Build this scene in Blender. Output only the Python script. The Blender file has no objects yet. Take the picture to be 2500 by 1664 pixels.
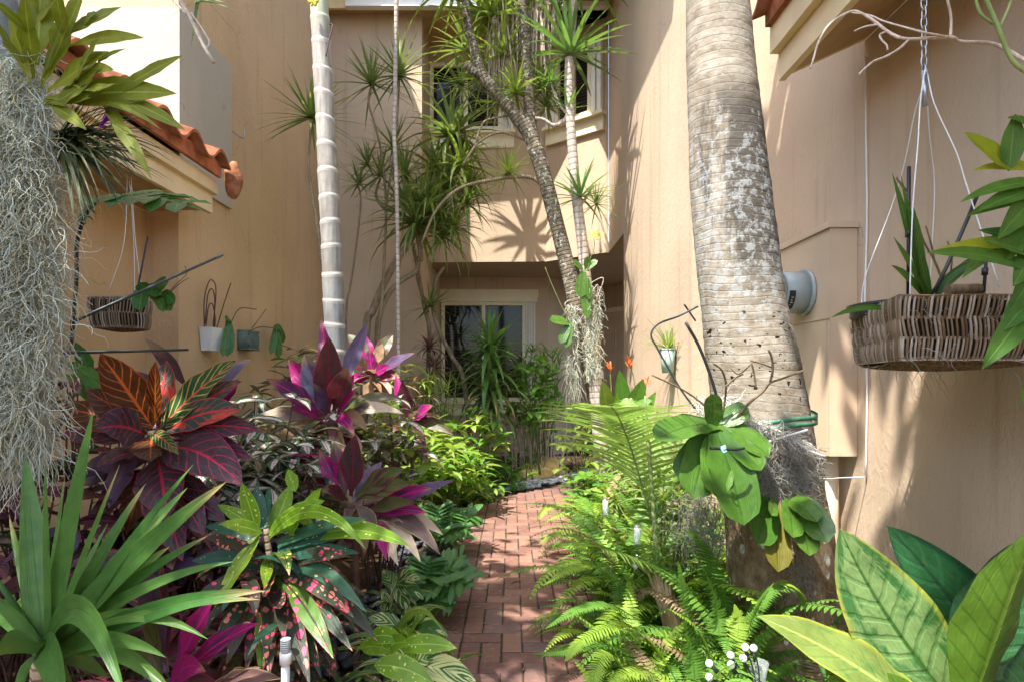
import bpy, math, random
import numpy as np
from mathutils import Vector, Matrix, noise as mnoise
RND = random.Random(7)
SC = bpy.context.scene
COL = SC.collection
F, CX, HY, CH = 1389.0, 1250.0, 920.0, 1.35
V = Vector
UP = V((0, 0, 1))

def P(u, v, d):
    return V(((u - CX) / F * d, d, CH + (HY - v) / F * d))
def PD(u, v, d):
    return P(u * 1.0611, v * 1.0611, d)
def G(u, d, z=0.0):                      # point on the ground in image column u (display px)
    return V(((u * 1.0611 - CX) / F * d, d, z))
def pxm(px, d):
    return px * 1.0611 / F * d
def rr(a, b, r=RND):
    return a + (b - a) * r.random()

# ------------------------------------------------------------------ mesh builder
class MB:
    def __init__(s):
        s.v = []; s.f = []; s.uv = []; s.c = []; s.m = []; s.sm = []
    def face(s, idx, uv=None, c=(0.5, 0.5, 0.5), m=0, smooth=True):
        s.f.append(idx); s.uv.append(uv or [(0, 0)] * len(idx)); s.c.append(c); s.m.append(m); s.sm.append(smooth)
    def add(s, p):
        s.v.append((p[0], p[1], p[2])); return len(s.v) - 1
    def join(s, o):
        k = len(s.v); s.v += o.v
        s.f += [tuple(i + k for i in f) for f in o.f]
        s.uv += o.uv; s.c += o.c; s.m += o.m; s.sm += o.sm
    def box(s, a, b, m=0, c=(.5, .5, .5)):
        x0, y0, z0 = a; x1, y1, z1 = b
        s.obox(V((x0, y0, z0)), V((x1 - x0, 0, 0)), V((0, y1 - y0, 0)), V((0, 0, z1 - z0)), m, c)
    def obox(s, o, ax, ay, az, m=0, c=(.5, .5, .5), ch=0.0):
        if ax.cross(ay).dot(az) < 0:
            o = o + ax; ax = -ax
        k = [s.add(o + ax * i + ay * j + az * l) for l in (0, 1) for j in (0, 1) for i in (0, 1)]
        for q in ((0, 2, 3, 1), (4, 5, 7, 6), (0, 1, 5, 4), (2, 6, 7, 3), (0, 4, 6, 2), (1, 3, 7, 5)):
            s.face(tuple(k[i] for i in q), None, c, m, False)
    def prism(s, pts, z0, z1, m=0, c=(.5, .5, .5)):
        n = len(pts)
        area = sum(pts[i][0] * pts[(i + 1) % n][1] - pts[(i + 1) % n][0] * pts[i][1] for i in range(n))
        if area < 0: pts = pts[::-1]
        lo = [s.add((p[0], p[1], z0)) for p in pts]; hi = [s.add((p[0], p[1], z1)) for p in pts]
        s.face(tuple(lo[::-1]), None, c, m, False); s.face(tuple(hi), None, c, m, False)
        for i in range(n):
            j = (i + 1) % n
            s.face((lo[i], lo[j], hi[j], hi[i]), None, c, m, False)
    def tube(s, pts, rad, sides=6, c=(.5, .5, .5), m=0, cap=True, smooth=True):
        n = len(pts)
        if not hasattr(rad, '__len__'): rad = [rad] * n
        rings = []; nrm = None
        L = 0.0
        for i in range(n):
            t = (pts[min(i + 1, n - 1)] - pts[max(i - 1, 0)])
            if t.length < 1e-9: t = V((0, 0, 1))
            t.normalize()
            if nrm is None:
                nrm = t.cross(V((0, 1, 0.01)))
                if nrm.length < 1e-4: nrm = t.cross(V((1, 0, 0)))
                nrm.normalize()
            else:
                nrm = nrm - t * nrm.dot(t)
                if nrm.length < 1e-6: nrm = t.orthogonal()
                nrm.normalize()
            b = t.cross(nrm)
            if i: L += (pts[i] - pts[i - 1]).length
            rings.append(([s.add(pts[i] + (nrm * math.cos(a) + b * math.sin(a)) * rad[i]) for a in (2 * math.pi * k / sides for k in range(sides))], L))
        for i in range(n - 1):
            (r0, l0), (r1, l1) = rings[i], rings[i + 1]
            for k in range(sides):
                k2 = (k + 1) % sides
                s.face((r0[k], r0[k2], r1[k2], r1[k]), [(k / sides, l0), ((k + 1) / sides, l0), ((k + 1) / sides, l1), (k / sides, l1)], c, m, smooth)
        if cap:
            s.face(tuple(rings[0][0][::-1]), None, c, m, False); s.face(tuple(rings[-1][0]), None, c, m, False)
    def ball(s, ctr, r, nu=10, nv=7, c=(.5, .5, .5), m=0, sc=(1, 1, 1), jit=0.0, seed=0):
        rows = []
        for j in range(nv + 1):
            th = math.pi * j / nv
            if j in (0, nv):
                rows.append([s.add(ctr + V((0, 0, r * math.cos(th) * sc[2])))])
                continue
            row = []
            for i in range(nu):
                ph = 2 * math.pi * i / nu
                d = V((math.sin(th) * math.cos(ph), math.sin(th) * math.sin(ph), math.cos(th)))
                k = r * (1 + (jit * mnoise.noise(d * 1.7 + V((seed, seed * .7, 0))) if jit else 0))
                row.append(s.add(ctr + V((d.x * k * sc[0], d.y * k * sc[1], d.z * k * sc[2]))))
            rows.append(row)
        for i in range(nu):
            i2 = (i + 1) % nu
            s.face((rows[0][0], rows[1][i], rows[1][i2]), None, c, m)
            s.face((rows[nv][0], rows[nv - 1][i2], rows[nv - 1][i]), None, c, m)
            for j in range(1, nv - 1):
                s.face((rows[j][i], rows[j + 1][i], rows[j + 1][i2], rows[j][i2]), None, c, m)
    def build(s, name, mats, parent=None):
        me = bpy.data.meshes.new(name)
        me.from_pydata(s.v, [], s.f)
        uv = me.uv_layers.new(name='UVMap')
        fl = [x for f in s.uv for p in f for x in p]
        uv.data.foreach_set('uv', fl)
        ca = me.color_attributes.new('rnd', 'FLOAT_COLOR', 'CORNER')
        cl = []
        for f, c in zip(s.f, s.c):
            cl += [c[0], c[1], c[2], 1.0] * len(f)
        ca.data.foreach_set('color', cl)
        me.polygons.foreach_set('material_index', s.m)
        me.polygons.foreach_set('use_smooth', s.sm)
        for mm in (mats if isinstance(mats, (list, tuple)) else [mats]):
            me.materials.append(mm)
        me.update()
        o = bpy.data.objects.new(name, me)
        COL.objects.link(o)
        if parent is not None:
            o.parent = parent
            o.matrix_parent_inverse = Matrix.Translation(-V(parent.location)) if parent.type == 'EMPTY' else Matrix()
        return o

def thing(name, label, cat, loc=(0, 0, 0), group=None):
    o = bpy.data.objects.new(name, None); COL.objects.link(o)
    o.location = loc; o.empty_display_size = .1
    return tag(o, label, cat, group)
def tag(o, label, cat, group=None, kind=None):
    o['label'] = label; o['category'] = cat
    if group: o['group'] = group
    if kind: o['kind'] = kind
    return o
def copy_tree(o, loc=None, rz=0.0, scale=1.0, label=None, parent=None):
    c = o.copy(); COL.objects.link(c)
    if parent is not None: c.parent = parent
    if loc is not None: c.location = loc
    if parent is None:
        c.rotation_euler = (0, 0, rz); c.scale = (scale, scale, scale)
        if label: c['label'] = label
    for ch in list(o.children):
        copy_tree(ch, parent=c)
    return c

# ------------------------------------------------------------------ leaf shapes
def pr_sword(t):  return min(1, .55 + t * 1.6) * (1 - t ** 2.2) ** .85 if t < 1 else 0
def pr_ell(t):    return max(0, math.sin(math.pi * min(1, t ** .85)) ** .8)
def pr_oblong(t): return (min(1, .42 + 1.5 * t) * (1 - max(0, (t - .72) / .28) ** 2.4) ** .6) if t < 1 else 0
def pr_strap(t):  return (min(1, .7 + t) * (1 - max(0, (t - .55) / .45) ** 1.7)) if t < 1 else 0
def pr_ti(t):     return (min(1, .16 + max(0, t - .1) * 2.6) * (1 - max(0, (t - .42) / .58) ** 1.9)) if t < 1 else 0
def pr_heart(t):  return max(0, (min(1, t * 5) ** .6) * (1 - t ** 1.4) ** .9)
def pr_grass(t):  return 1 - t ** 1.6

def spine_bez(a, c, b, n):
    return [a * (1 - t) ** 2 + c * 2 * t * (1 - t) + b * t * t for t in (i / n for i in range(n + 1))]

def leaf(mb, pts, width, prof=pr_ell, nrm=UP, fold=.18, cols=2, wave=0.0, wf=3.0, c=(.5, .5, .5), m=0, twist=0.0, tipcurl=0):
    n = len(pts) - 1
    rows = []
    ph = c[0] * 17.0
    nr = V(nrm)
    for i, p in enumerate(pts):
        t = i / n
        tan = pts[min(i + 1, n)] - pts[max(i - 1, 0)]
        if tan.length < 1e-9: tan = V((0, 0, 1))
        tan.normalize()
        nn = nr - tan * nr.dot(tan)
        if nn.length < 1e-4: nn = tan.orthogonal()
        nn.normalize()
        nr = nn * .7 + V(nrm) * .3
        if twist: nn = Matrix.Rotation(twist * t, 3, tan) @ nn
        sd = tan.cross(nn)
        w = width * .5 * prof(t)
        row = []
        for j in range(cols + 1):
            s = -1 + 2 * j / cols
            off = sd * (s * w) + nn * (fold * abs(s) * w)
            if wave: off += nn * (wave * w * abs(s) * math.sin(wf * 6.28 * t + ph + (2.0 if s > 0 else 0)))
            row.append(mb.add(p + off))
        rows.append(row)
    for i in range(n):
        for j in range(cols):
            u0, u1 = j / cols, (j + 1) / cols
            mb.face((rows[i][j], rows[i][j + 1], rows[i + 1][j + 1], rows[i + 1][j]),
                    [(u0, i / n), (u1, i / n), (u1, (i + 1) / n), (u0, (i + 1) / n)], c, m, True)

def hl(mb, b, t, d0, d1, wpx, prof=pr_ell, m=0, bulge=.12, nrm=None, n=8, cols=2, fold=.18, wave=0.0, r=None, g=None, side=0.0, twist=0.0, wf=3.0):
    """a leaf that runs from picture point b at depth d0 to picture point t at depth d1 (display px)"""
    a = PD(b[0], b[1], d0); e = PD(t[0], t[1], d1)
    L = (e - a).length
    rt = V((1, 0, 0))
    ctr = (a + e) * .5 + UP * (bulge * L) + rt * (side * L)
    if nrm is None:
        nrm = V((rr(-.25, .25), -.75, .6))
    leaf(mb, spine_bez(a, ctr, e, n), pxm(wpx, (d0 + d1) * .5), prof, nrm, fold, cols, wave, wf,
         (RND.random() if r is None else r, RND.random() if g is None else g, RND.random()), m, twist)

def arc_leaf(mb, base, az, el, L, width, droop, prof, m=0, n=7, cols=2, fold=.2, wave=0.0, c=None, rnd=RND, roll=0.0):
    """a leaf that leaves base at azimuth/elevation and bends down by droop radians over its length"""
    pts = [V(base)]; p = V(base); st = L / n
    for i in range(n):
        e = el - droop * (((i + .5) / n) ** 1.5)
        p = p + V((math.cos(az) * math.cos(e), math.sin(az) * math.cos(e), math.sin(e))) * st
        pts.append(p.copy())
    h = V((-math.cos(az) * math.sin(el), -math.sin(az) * math.sin(el), math.cos(el) + .05))
    if roll:
        h = Matrix.Rotation(roll, 3, V((math.cos(az) * math.cos(el), math.sin(az) * math.cos(el), math.sin(el)))) @ h
    leaf(mb, pts, width, prof, h, fold, cols, wave, 3.0, c or (rnd.random(), rnd.random(), rnd.random()), m)

def rosette(mb, ctr, n, L, width, el=(-.2, 1.4), droop=(.3, .9), prof=pr_grass, m=0, fold=.25, cols=2, nseg=6, az0=0.0, rnd=RND, axis=None, mats=None, wave=0.0):
    k0 = len(mb.v)
    for i in range(n):
        t = i / max(1, n - 1)
        e = el[0] + (el[1] - el[0]) * t + rnd.uniform(-.12, .12)
        a = az0 + i * 2.39996 + rnd.uniform(-.25, .25)
        l = L * rnd.uniform(.75, 1.1) * (1 - .25 * t * t)
        arc_leaf(mb, ctr, a, e, l, width * rnd.uniform(.8, 1.1), rnd.uniform(*droop) * (1 - .5 * t), prof, m if mats is None else rnd.choice(mats), nseg, cols, fold, wave, rnd=rnd)
    if axis is not None:
        q = UP.rotation_difference(axis.normalized()).to_matrix()
        for k in range(k0, len(mb.v)):
            p = ctr + q @ (V(mb.v[k]) - ctr)
            mb.v[k] = (p.x, p.y, p.z)

def smooth_path(ctrl, n=6):
    """Catmull-Rom through control points"""
    out = []
    c = [ctrl[0] * 2 - ctrl[1]] + list(ctrl) + [ctrl[-1] * 2 - ctrl[-2]]
    for i in range(1, len(c) - 2):
        p0, p1, p2, p3 = c[i - 1], c[i], c[i + 1], c[i + 2]
        for k in range(n):
            t = k / n
            out.append((p1 * 2 + (p2 - p0) * t + (p0 * 2 - p1 * 5 + p2 * 4 - p3) * t * t + (p1 * 3 - p0 - p2 * 3 + p3) * t ** 3) * .5)
    out.append(V(ctrl[-1]))
    return out
def lerp_list(a, n):
    out = []
    for i in range(n):
        x = i / (n - 1) * (len(a) - 1); k = min(int(x), len(a) - 2)
        out.append(a[k] + (a[k + 1] - a[k]) * (x - k))
    return out

# ------------------------------------------------------------------ node helper
class NB:
    def __init__(s, name):
        s.mat = bpy.data.materials.new(name); s.mat.use_nodes = True
        s.t = s.mat.node_tree; s.t.nodes.clear()
    def n(s, ty, **k):
        x = s.t.nodes.new(ty)
        for a, b in k.items(): setattr(x, a, b)
        return x
    def put(s, sock, val):
        if isinstance(val, bpy.types.NodeSocket): s.t.links.new(val, sock)
        elif val is not None:
            if sock.type == 'RGBA' and len(val) == 3: val = (*val, 1)
            sock.default_value = val
    def m(s, op, a, b=None, c=None):
        x = s.n('ShaderNodeMath', operation=op); s.put(x.inputs[0], a)
        if b is not None: s.put(x.inputs[1], b)
        if c is not None: s.put(x.inputs[2], c)
        return x.outputs[0]
    def mix(s, f, a, b, bl='MIX'):
        x = s.n('ShaderNodeMix', data_type='RGBA', blend_type=bl); x.clamp_factor = True
        s.put(x.inputs[0], f); s.put(x.inputs[6], a); s.put(x.inputs[7], b)
        return x.outputs[2]
    def ss(s, x, a, b):
        q = s.n('ShaderNodeMapRange', interpolation_type='SMOOTHSTEP')
        s.put(q.inputs[0], x)
        if a <= b:
            s.put(q.inputs[1], a); s.put(q.inputs[2], b); s.put(q.inputs[3], 0.0); s.put(q.inputs[4], 1.0)
        else:
            s.put(q.inputs[1], b); s.put(q.inputs[2], a); s.put(q.inputs[3], 1.0); s.put(q.inputs[4], 0.0)
        return q.outputs[0]
    def obj(s): return s.n('ShaderNodeTexCoord').outputs['Object']
    def uv(s):
        x = s.n('ShaderNodeSeparateXYZ'); s.put(x.inputs[0], s.n('ShaderNodeTexCoord').outputs['UV'])
        return x.outputs[0], x.outputs[1]
    def rnd(s):
        a = s.n('ShaderNodeAttribute', attribute_name='rnd')
        x = s.n('ShaderNodeSeparateColor'); s.put(x.inputs[0], a.outputs['Color'])
        return x.outputs[0], x.outputs[1], x.outputs[2]
    def xyz(s, v=None):
        x = s.n('ShaderNodeSeparateXYZ'); s.put(x.inputs[0], v if v is not None else s.obj()); return x.outputs
    def cmb(s, x, y, z):
        q = s.n('ShaderNodeCombineXYZ'); s.put(q.inputs[0], x); s.put(q.inputs[1], y); s.put(q.inputs[2], z); return q.outputs[0]
    def mapg(s, v, sc, loc=(0, 0, 0)):
        q = s.n('ShaderNodeMapping'); s.put(q.inputs[0], v); q.inputs[3].default_value = sc; q.inputs[1].default_value = loc
        return q.outputs[0]
    def noise(s, v, scale, det=4.0, ro=.55, dist=0.0):
        q = s.n('ShaderNodeTexNoise'); s.put(q.inputs['Vector'], v); s.put(q.inputs['Scale'], scale)
        q.inputs['Detail'].default_value = det; q.inputs['Roughness'].default_value = ro; q.inputs['Distortion'].default_value = dist
        return q.outputs[0]
    def vor(s, v, scale, feat='F1', rnd=1.0, out='Distance'):
        q = s.n('ShaderNodeTexVoronoi', feature=feat); s.put(q.inputs['Vector'], v); s.put(q.inputs['Scale'], scale)
        q.inputs['Randomness'].default_value = rnd
        return q.outputs[out]
    def ramp(s, f, stops):
        q = s.n('ShaderNodeValToRGB'); s.put(q.inputs[0], f)
        e = q.color_ramp.elements
        while len(e) < len(stops): e.new(.5)
        for k, (p, c) in enumerate(stops):
            e[k].position = p; e[k].color = (*c, 1)
        return q.outputs[0]
    def bump(s, h, strength=.5, dist=.01):
        q = s.n('ShaderNodeBump'); s.put(q.inputs['Height'], h); q.inputs['Strength'].default_value = strength; q.inputs['Distance'].default_value = dist
        return q.outputs[0]
    def pbr(s, col, rough=.6, spec=.4, nrm=None, metal=0.0, alpha=None):
        q = s.n('ShaderNodeBsdfPrincipled'); s.put(q.inputs['Base Color'], col); s.put(q.inputs['Roughness'], rough)
        s.put(q.inputs['Specular IOR Level'], spec); s.put(q.inputs['Metallic'], metal)
        if nrm is not None: s.put(q.inputs['Normal'], nrm)
        return q.outputs[0]
    def out(s, sh):
        o = s.n('ShaderNodeOutputMaterial'); s.t.links.new(sh, o.inputs[0]); return s.mat

def simple(name, col, rough=.6, spec=.4, var=.12, scale=8.0, bump=0.0, bscale=40.0, metal=0.0):
    b = NB(name); o = b.obj()
    k = b.noise(o, scale, 4)
    c = b.mix(b.ss(k, .3, .7), tuple(x * (1 - var) for x in col), tuple(min(1, x * (1 + var)) for x in col))
    nr = b.bump(b.noise(o, bscale, 3), bump, .01) if bump else None
    return b.out(b.pbr(c, rough, spec, nr, metal))

def stucco(name, col, streak=.5, bump=.5, fine=1.0):
    b = NB(name); o = b.obj()
    big = b.noise(o, .9, 4, .6)
    c = b.mix(b.ss(big, .3, .75), tuple(x * .90 for x in col), tuple(min(1, x * 1.07) for x in col))
    st = b.noise(b.mapg(o, (7, 7, .35)), 1.0, 5, .65)
    c = b.mix(b.m('MULTIPLY', b.ss(st, .53, .8), streak), c, tuple(x * f for x, f in zip(col, (.62, .57, .52))))
    dirt = b.noise(b.mapg(o, (1, 1, .6), (3, 1, 7)), 2.2, 6, .7)
    c = b.mix(b.m('MULTIPLY', b.ss(dirt, .62, .8), .35), c, tuple(x * f for x, f in zip(col, (.72, .66, .6))))
    ce = b.vor(b.mapg(b.n('ShaderNodeVectorMath', operation='ADD').outputs[0], (1, 1, 1)), 1.3, 'DISTANCE_TO_EDGE') if False else b.vor(b.cmb(b.m('ADD', b.xyz(o)[0], b.m('MULTIPLY', b.noise(o, 6, 3), .22)), b.m('ADD', b.xyz(o)[1], b.m('MULTIPLY', b.noise(o, 7, 3), .22)), b.xyz(o)[2]), 1.1, 'DISTANCE_TO_EDGE')
    ck = b.m('MULTIPLY', b.ss(ce, .006, .001), b.ss(b.noise(b.mapg(o, (1, 1, 1), (7, 3, 1)), 1.4, 3), .56, .66))
    c = b.mix(b.m('MULTIPLY', ck, .55), c, tuple(x * .35 for x in col))
    rs = b.noise(b.mapg(o, (16, 16, .5), (2, 5, 0)), 1.0, 4, .7)
    c = b.mix(b.m('MULTIPLY', b.m('MULTIPLY', b.ss(rs, .60, .74), b.ss(b.noise(o, .8, 3), .45, .65)), streak), c, tuple(x * f for x, f in zip(col, (.55, .47, .40))))
    h1 = b.noise(b.mapg(o, (1.6, 1.6, .8)), 26 * fine, 4, .6, .6)
    h2 = b.noise(o, 150 * fine, 2, .5)
    h = b.m('ADD', b.m('MULTIPLY', b.ss(h1, .42, .66), 1.0), b.m('MULTIPLY', h2, .35))
    return b.out(b.pbr(c, .88, .2, b.bump(h, bump, .012)))

def leafmat(name, A, B, mid=None, midw=.07, vein=None, veinw=.16, vfreq=9.0, vslant=2.0, vstr=.8, edge=None, edgew=.1,
            spots=None, spd=(5, 14), spr=.3, spm=.5, spots2=None, blotch=None, bl=(.25, .75), stripe=None, stn=9.0, sts=1.2, stp=.5,
            dry=None, dryamt=.5, back=None, trans=.35, rough=.38, spec=.45, patch=None, patchamt=.5, tcol=None):
    b = NB(name); u, v = b.uv(); r, g, h = b.rnd()
    x = b.m('MULTIPLY', b.m('ABSOLUTE', b.m('SUBTRACT', u, .5)), 2.0)
    o = b.obj()
    off = b.m('MULTIPLY', r, 37.0)
    luv = b.cmb(b.m('ADD', u, off), v, b.m('MULTIPLY', g, 11.0))
    c = b.mix(r, A, B)
    nz = b.noise(o, 22.0, 3, .6)
    c = b.mix(b.m('MULTIPLY', b.ss(nz, .35, .75), .55), c, tuple(k * .62 for k in A))
    if patch:
        pn = b.noise(b.mapg(luv, (3.0, 3.2, 1)), 1.0, 4, .65, .4)
        c = b.mix(b.ss(pn, 1 - patchamt - .06, 1 - patchamt + .05), c, patch)
    if stripe:
        sv = b.m('ADD', b.m('MULTIPLY', x, stn * .55), b.m('MULTIPLY', v, -stn * sts))
        sn = b.noise(b.cmb(sv, b.m('MULTIPLY', off, 1.0), b.m('MULTIPLY', v, .6)), 1.0, 3, .6)
        c = b.mix(b.ss(sn, 1 - stp - .05, 1 - stp + .04), c, stripe)
    if blotch:
        bn = b.noise(b.mapg(luv, (3.6, 5.0, 1)), 1.0, 4, .7, .8)
        k = b.m('SUBTRACT', b.m('ADD', b.m('MULTIPLY', bn, 1.1), .12), b.m('MULTIPLY', x, .95))
        c = b.mix(b.ss(k, bl[0], bl[0] + .06), c, blotch)
    vh = None
    if vein:
        t = b.m('FRACT', b.m('ADD', b.m('SUBTRACT', b.m('MULTIPLY', v, vfreq), b.m('MULTIPLY', x, vslant)), b.m('MULTIPLY', b.noise(luv, 4.0, 2), .5)))
        ln = b.m('MULTIPLY', b.m('ABSOLUTE', b.m('SUBTRACT', t, .5)), 2.0)
        wv = b.ss(ln, 1 - veinw * 1.6, 1 - veinw * .5); vh = wv
        c = b.mix(b.m('MULTIPLY', b.m('MULTIPLY', wv, vstr), b.ss(x, 1.0, .82)), c, vein)
    if spots:
        sc = b.cmb(b.m('ADD', b.m('MULTIPLY', u, spd[0]), off), b.m('MULTIPLY', v, spd[1]), b.m('MULTIPLY', g, 9.0))
        q = b.n('ShaderNodeTexVoronoi', feature='F1'); b.put(q.inputs['Vector'], sc); q.inputs['Scale'].default_value = 1.0
        cc = b.n('ShaderNodeSeparateColor'); b.put(cc.inputs[0], q.outputs['Color'])
        rad = b.m('MULTIPLY', b.m('SUBTRACT', cc.outputs[0], 1 - spm), spr / spm)
        mk = b.ss(b.m('SUBTRACT', rad, q.outputs['Distance']), 0.0, .05)
        sp = b.mix(b.ss(cc.outputs[1], .45, .55), spots, spots2 or spots)
        c = b.mix(mk, c, sp)
    if mid:
        c = b.mix(b.ss(x, midw * 1.4, midw * .5), c, mid)
    if edge:
        c = b.mix(b.ss(b.m('ADD', x, b.m('MULTIPLY', b.m('SUBTRACT', nz, .5), .12)), 1 - edgew * 1.5, 1 - edgew * .4), c, edge)
    if dry:
        dn = b.m('ADD', b.m('ADD', v, b.m('MULTIPLY', b.noise(luv, 5.0, 4, .7), .5)), b.m('MULTIPLY', g, dryamt))
        c = b.mix(b.ss(dn, 1.28, 1.5), c, dry)
    fine = b.m('MULTIPLY', b.noise(b.mapg(luv, (42, 2.0, 1)), 1.0, 2), 1.0)
    c = b.mix(b.m('MULTIPLY', b.ss(fine, .4, .7), .22), c, tuple(k * .6 for k in A))
    geo = b.n('ShaderNodeNewGeometry')
    cb = b.mix(.38, c, back if back else tuple(min(1, k * 1.5 + .02) for k in B))
    c = b.mix(geo.outputs['Backfacing'], c, cb)
    hh = b.m('ADD', fine, b.m('MULTIPLY', b.ss(x, .0, .12), .8))
    hh = b.m('ADD', hh, b.m('MULTIPLY', b.noise(b.mapg(luv, (5, 9, 1)), 1.0, 3), 2.2))
    if vh is not None: hh = b.m('SUBTRACT', hh, b.m('MULTIPLY', vh, 1.2))
    nr = b.bump(hh, .30, .004)
    rg = b.m('ADD', rough, b.m('MULTIPLY', b.m('SUBTRACT', b.noise(luv, 7.0, 3), .5), .35))
    blem = b.noise(b.mapg(luv, (7, 16, 1)), 1.0, 3, .6)
    c = b.mix(b.m('MULTIPLY', b.ss(blem, .68, .74), .55), c, (.16, .10, .045))
    p = b.pbr(c, rg, spec, nr)
    tr = b.n('ShaderNodeBsdfTranslucent')
    b.put(tr.inputs[0], b.mix(.55, c, b.mix(1.0, c, tcol or (1.0, 1.15, .35), 'MULTIPLY')))
    ms = b.n('ShaderNodeMixShader'); ms.inputs[0].default_value = trans
    b.t.links.new(p, ms.inputs[1]); b.t.links.new(tr.outputs[0], ms.inputs[2])
    return b.out(ms.outputs[0])

def barkmat(name, A, B, ring=0.0, ringcol=None, lich=None, lichamt=.4, rough=.85, bump=.6, scale=18.0, ringw=.25):
    b = NB(name); o = b.obj(); u, v = b.uv()
    k = b.noise(b.mapg(o, (1, 1, .45)), scale, 5, .65)
    c = b.mix(b.ss(k, .32, .7), A, B)
    h = b.m('MULTIPLY', k, .6)
    if ring:
        t = b.m('FRACT', b.m('ADD', b.m('MULTIPLY', v, ring), b.m('MULTIPLY', b.noise(o, 6.0, 2), .5)))
        w = b.ss(b.m('ABSOLUTE', b.m('SUBTRACT', t, .5)), .5 - ringw, .5)
        c = b.mix(b.m('MULTIPLY', w, .85), c, ringcol or A)
        h = b.m('SUBTRACT', h, b.m('MULTIPLY', w, .6))
    if lich:
        l = b.noise(o, scale * 1.3, 5, .7, .5)
        c = b.mix(b.ss(l, 1 - lichamt - .04, 1 - lichamt + .05), c, lich)
    return b.out(b.pbr(c, rough, .25, b.bump(h, bump, .012)))
# ================================================================== camera, light
cam = bpy.data.cameras.new('camera'); camo = bpy.data.objects.new('camera', cam); COL.objects.link(camo)
camo.location = (0, 0, CH); camo.rotation_euler = (math.radians(90), 0, 0)
cam.sensor_width = 36; cam.lens = F / 2500 * 36; cam.shift_y = 88 / 2500; cam.clip_start = .05; cam.clip_end = 500
SC.camera = camo
LDIR = V((.36, .42, -1.0)).normalized()
sun = bpy.data.lights.new('sun', 'SUN'); sun.energy = 2.6; sun.angle = math.radians(.5); sun.color = (1.0, .96, .90)
suno = bpy.data.objects.new('sun', sun); COL.objects.link(suno)
suno.rotation_euler = LDIR.to_track_quat('-Z', 'Y').to_euler(); suno.location = (-6, -8, 16)
W = bpy.data.worlds.new('World'); SC.world = W; W.use_nodes = True
wn = W.node_tree.nodes; bg = wn['Background']
sky = wn.new('ShaderNodeTexSky'); sky.sky_type = 'NISHITA'; sky.sun_disc = False
sky.sun_elevation = math.asin(-LDIR.z); sky.sun_rotation = math.atan2(-LDIR.x, -LDIR.y) % (2 * math.pi)
sky.dust_density = 1.6
W.node_tree.links.new(sky.outputs[0], bg.inputs[0]); bg.inputs[1].default_value = .15
vs = SC.view_settings; vs.view_transform = 'Standard'; vs.look = 'None'; vs.gamma = 1; vs.exposure = 2.32
SC.cycles.max_bounces = 9; SC.cycles.diffuse_bounces = 6; SC.cycles.transparent_max_bounces = 8
SC.cycles.sample_clamp_indirect = 6

# ================================================================== building materials
M_ST = stucco('peach_stucco', (.63, .425, .235), .7, .3)
M_ST2 = stucco('grey_peach_stucco', (.545, .41, .285), .7, .19)
M_SM = stucco('smooth_cream_paint', (.48, .41, .31), .12, .12)
M_TRIM = simple('cream_trim_paint', (.80, .63, .38), .5, .3, .06, 6, .05, 120)
M_SOF = simple('brown_soffit_paint', (.46, .29, .15), .8, .2, .12, 5, .2, 60)
M_TILE = simple('terracotta_tile', (.40, .135, .06), .7, .3, .45, 7, .4, 50)
M_WFR = simple('cream_window_frame', (.78, .69, .47), .45, .4, .05, 5)
M_SHUT = simple('pale_shutter_metal', (.78, .74, .64), .4, .4, .05, 5)
M_GUT = simple('pale_gutter_metal', (.78, .75, .68), .35, .5, .05, 5)
M_DOOR = simple('tan_door_paint', (.60, .45, .31), .5, .4, .05, 5)
M_GREYMETER = simple('grey_meter_can', (.36, .40, .40), .4, .5, .08, 9)
M_BLK = simple('black_plastic', (.02, .022, .026), .45, .5, .1, 9)
M_STICK = simple('dark_green_stake', (.035, .045, .05), .5, .5, .25, 20)
M_WIRE = simple('white_wire', (.72, .73, .72), .5, .4, .05, 9)
M_STEEL = simple('galvanised_steel', (.42, .45, .48), .35, .5, .15, 30, 0, 40, .8)
M_WHITE = simple('white_plastic', (.80, .80, .77), .45, .4, .05, 9)
M_SAGE = simple('sage_plastic', (.16, .21, .17), .5, .4, .15, 15)
M_MINT = simple('mint_ceramic', (.34, .46, .38), .35, .5, .1, 15)

def glassmat():
    b = NB('dark_window_glass'); o = b.obj(); z = b.xyz(o)[2]
    t = b.m('FRACT', b.m('MULTIPLY', z, 22.0))
    k = b.ss(b.m('ABSOLUTE', b.m('SUBTRACT', t, .5)), .33, .48)
    c = b.mix(k, (.012, .011, .010), (.055, .045, .034))
    return b.out(b.pbr(c, .04, .16))
M_GLASS = glassmat()
def screenmat():
    b = NB('window_screen'); 
    return b.out(b.pbr((.10, .10, .085), .5, .3))
M_SCREEN = screenmat()

# ================================================================== left house
LH = thing('townhouse', 'peach stucco townhouse with terracotta eave along the left side of the garden', 'house', (-3.5, 4, 0))
w = MB()
w.prism([(-2.55, 4.35), (-2.55, 7.76), (-9, 7.76), (-9, 4.35)], 0, 7.0)
w.prism([(-2.8, -3.5), (-2.8, 4.349), (-9, 4.349), (-9, -3.5)], 0, 2.62)
w.build('wall', M_ST, LH)
w = MB(); w.box((-7, 4.315, 2.86), (-2.522, 5.13, 4.15)); w.build('raised_band', M_SM, LH)
w = MB(); w.box((-2.799, -3.5, 2.621), (-2.325, 4.349, 2.66)); w.build('soffit', M_SOF, LH)
w = MB()
w.box((-2.33, -3.5, 2.60), (-2.295, 4.36, 2.775)); w.build('fascia', M_TRIM, LH)
w = MB(); w.box((-2.294, -3.5, 2.745), (-2.255, 4.37, 2.845)); w.build('fascia', M_TRIM, LH)
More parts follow.
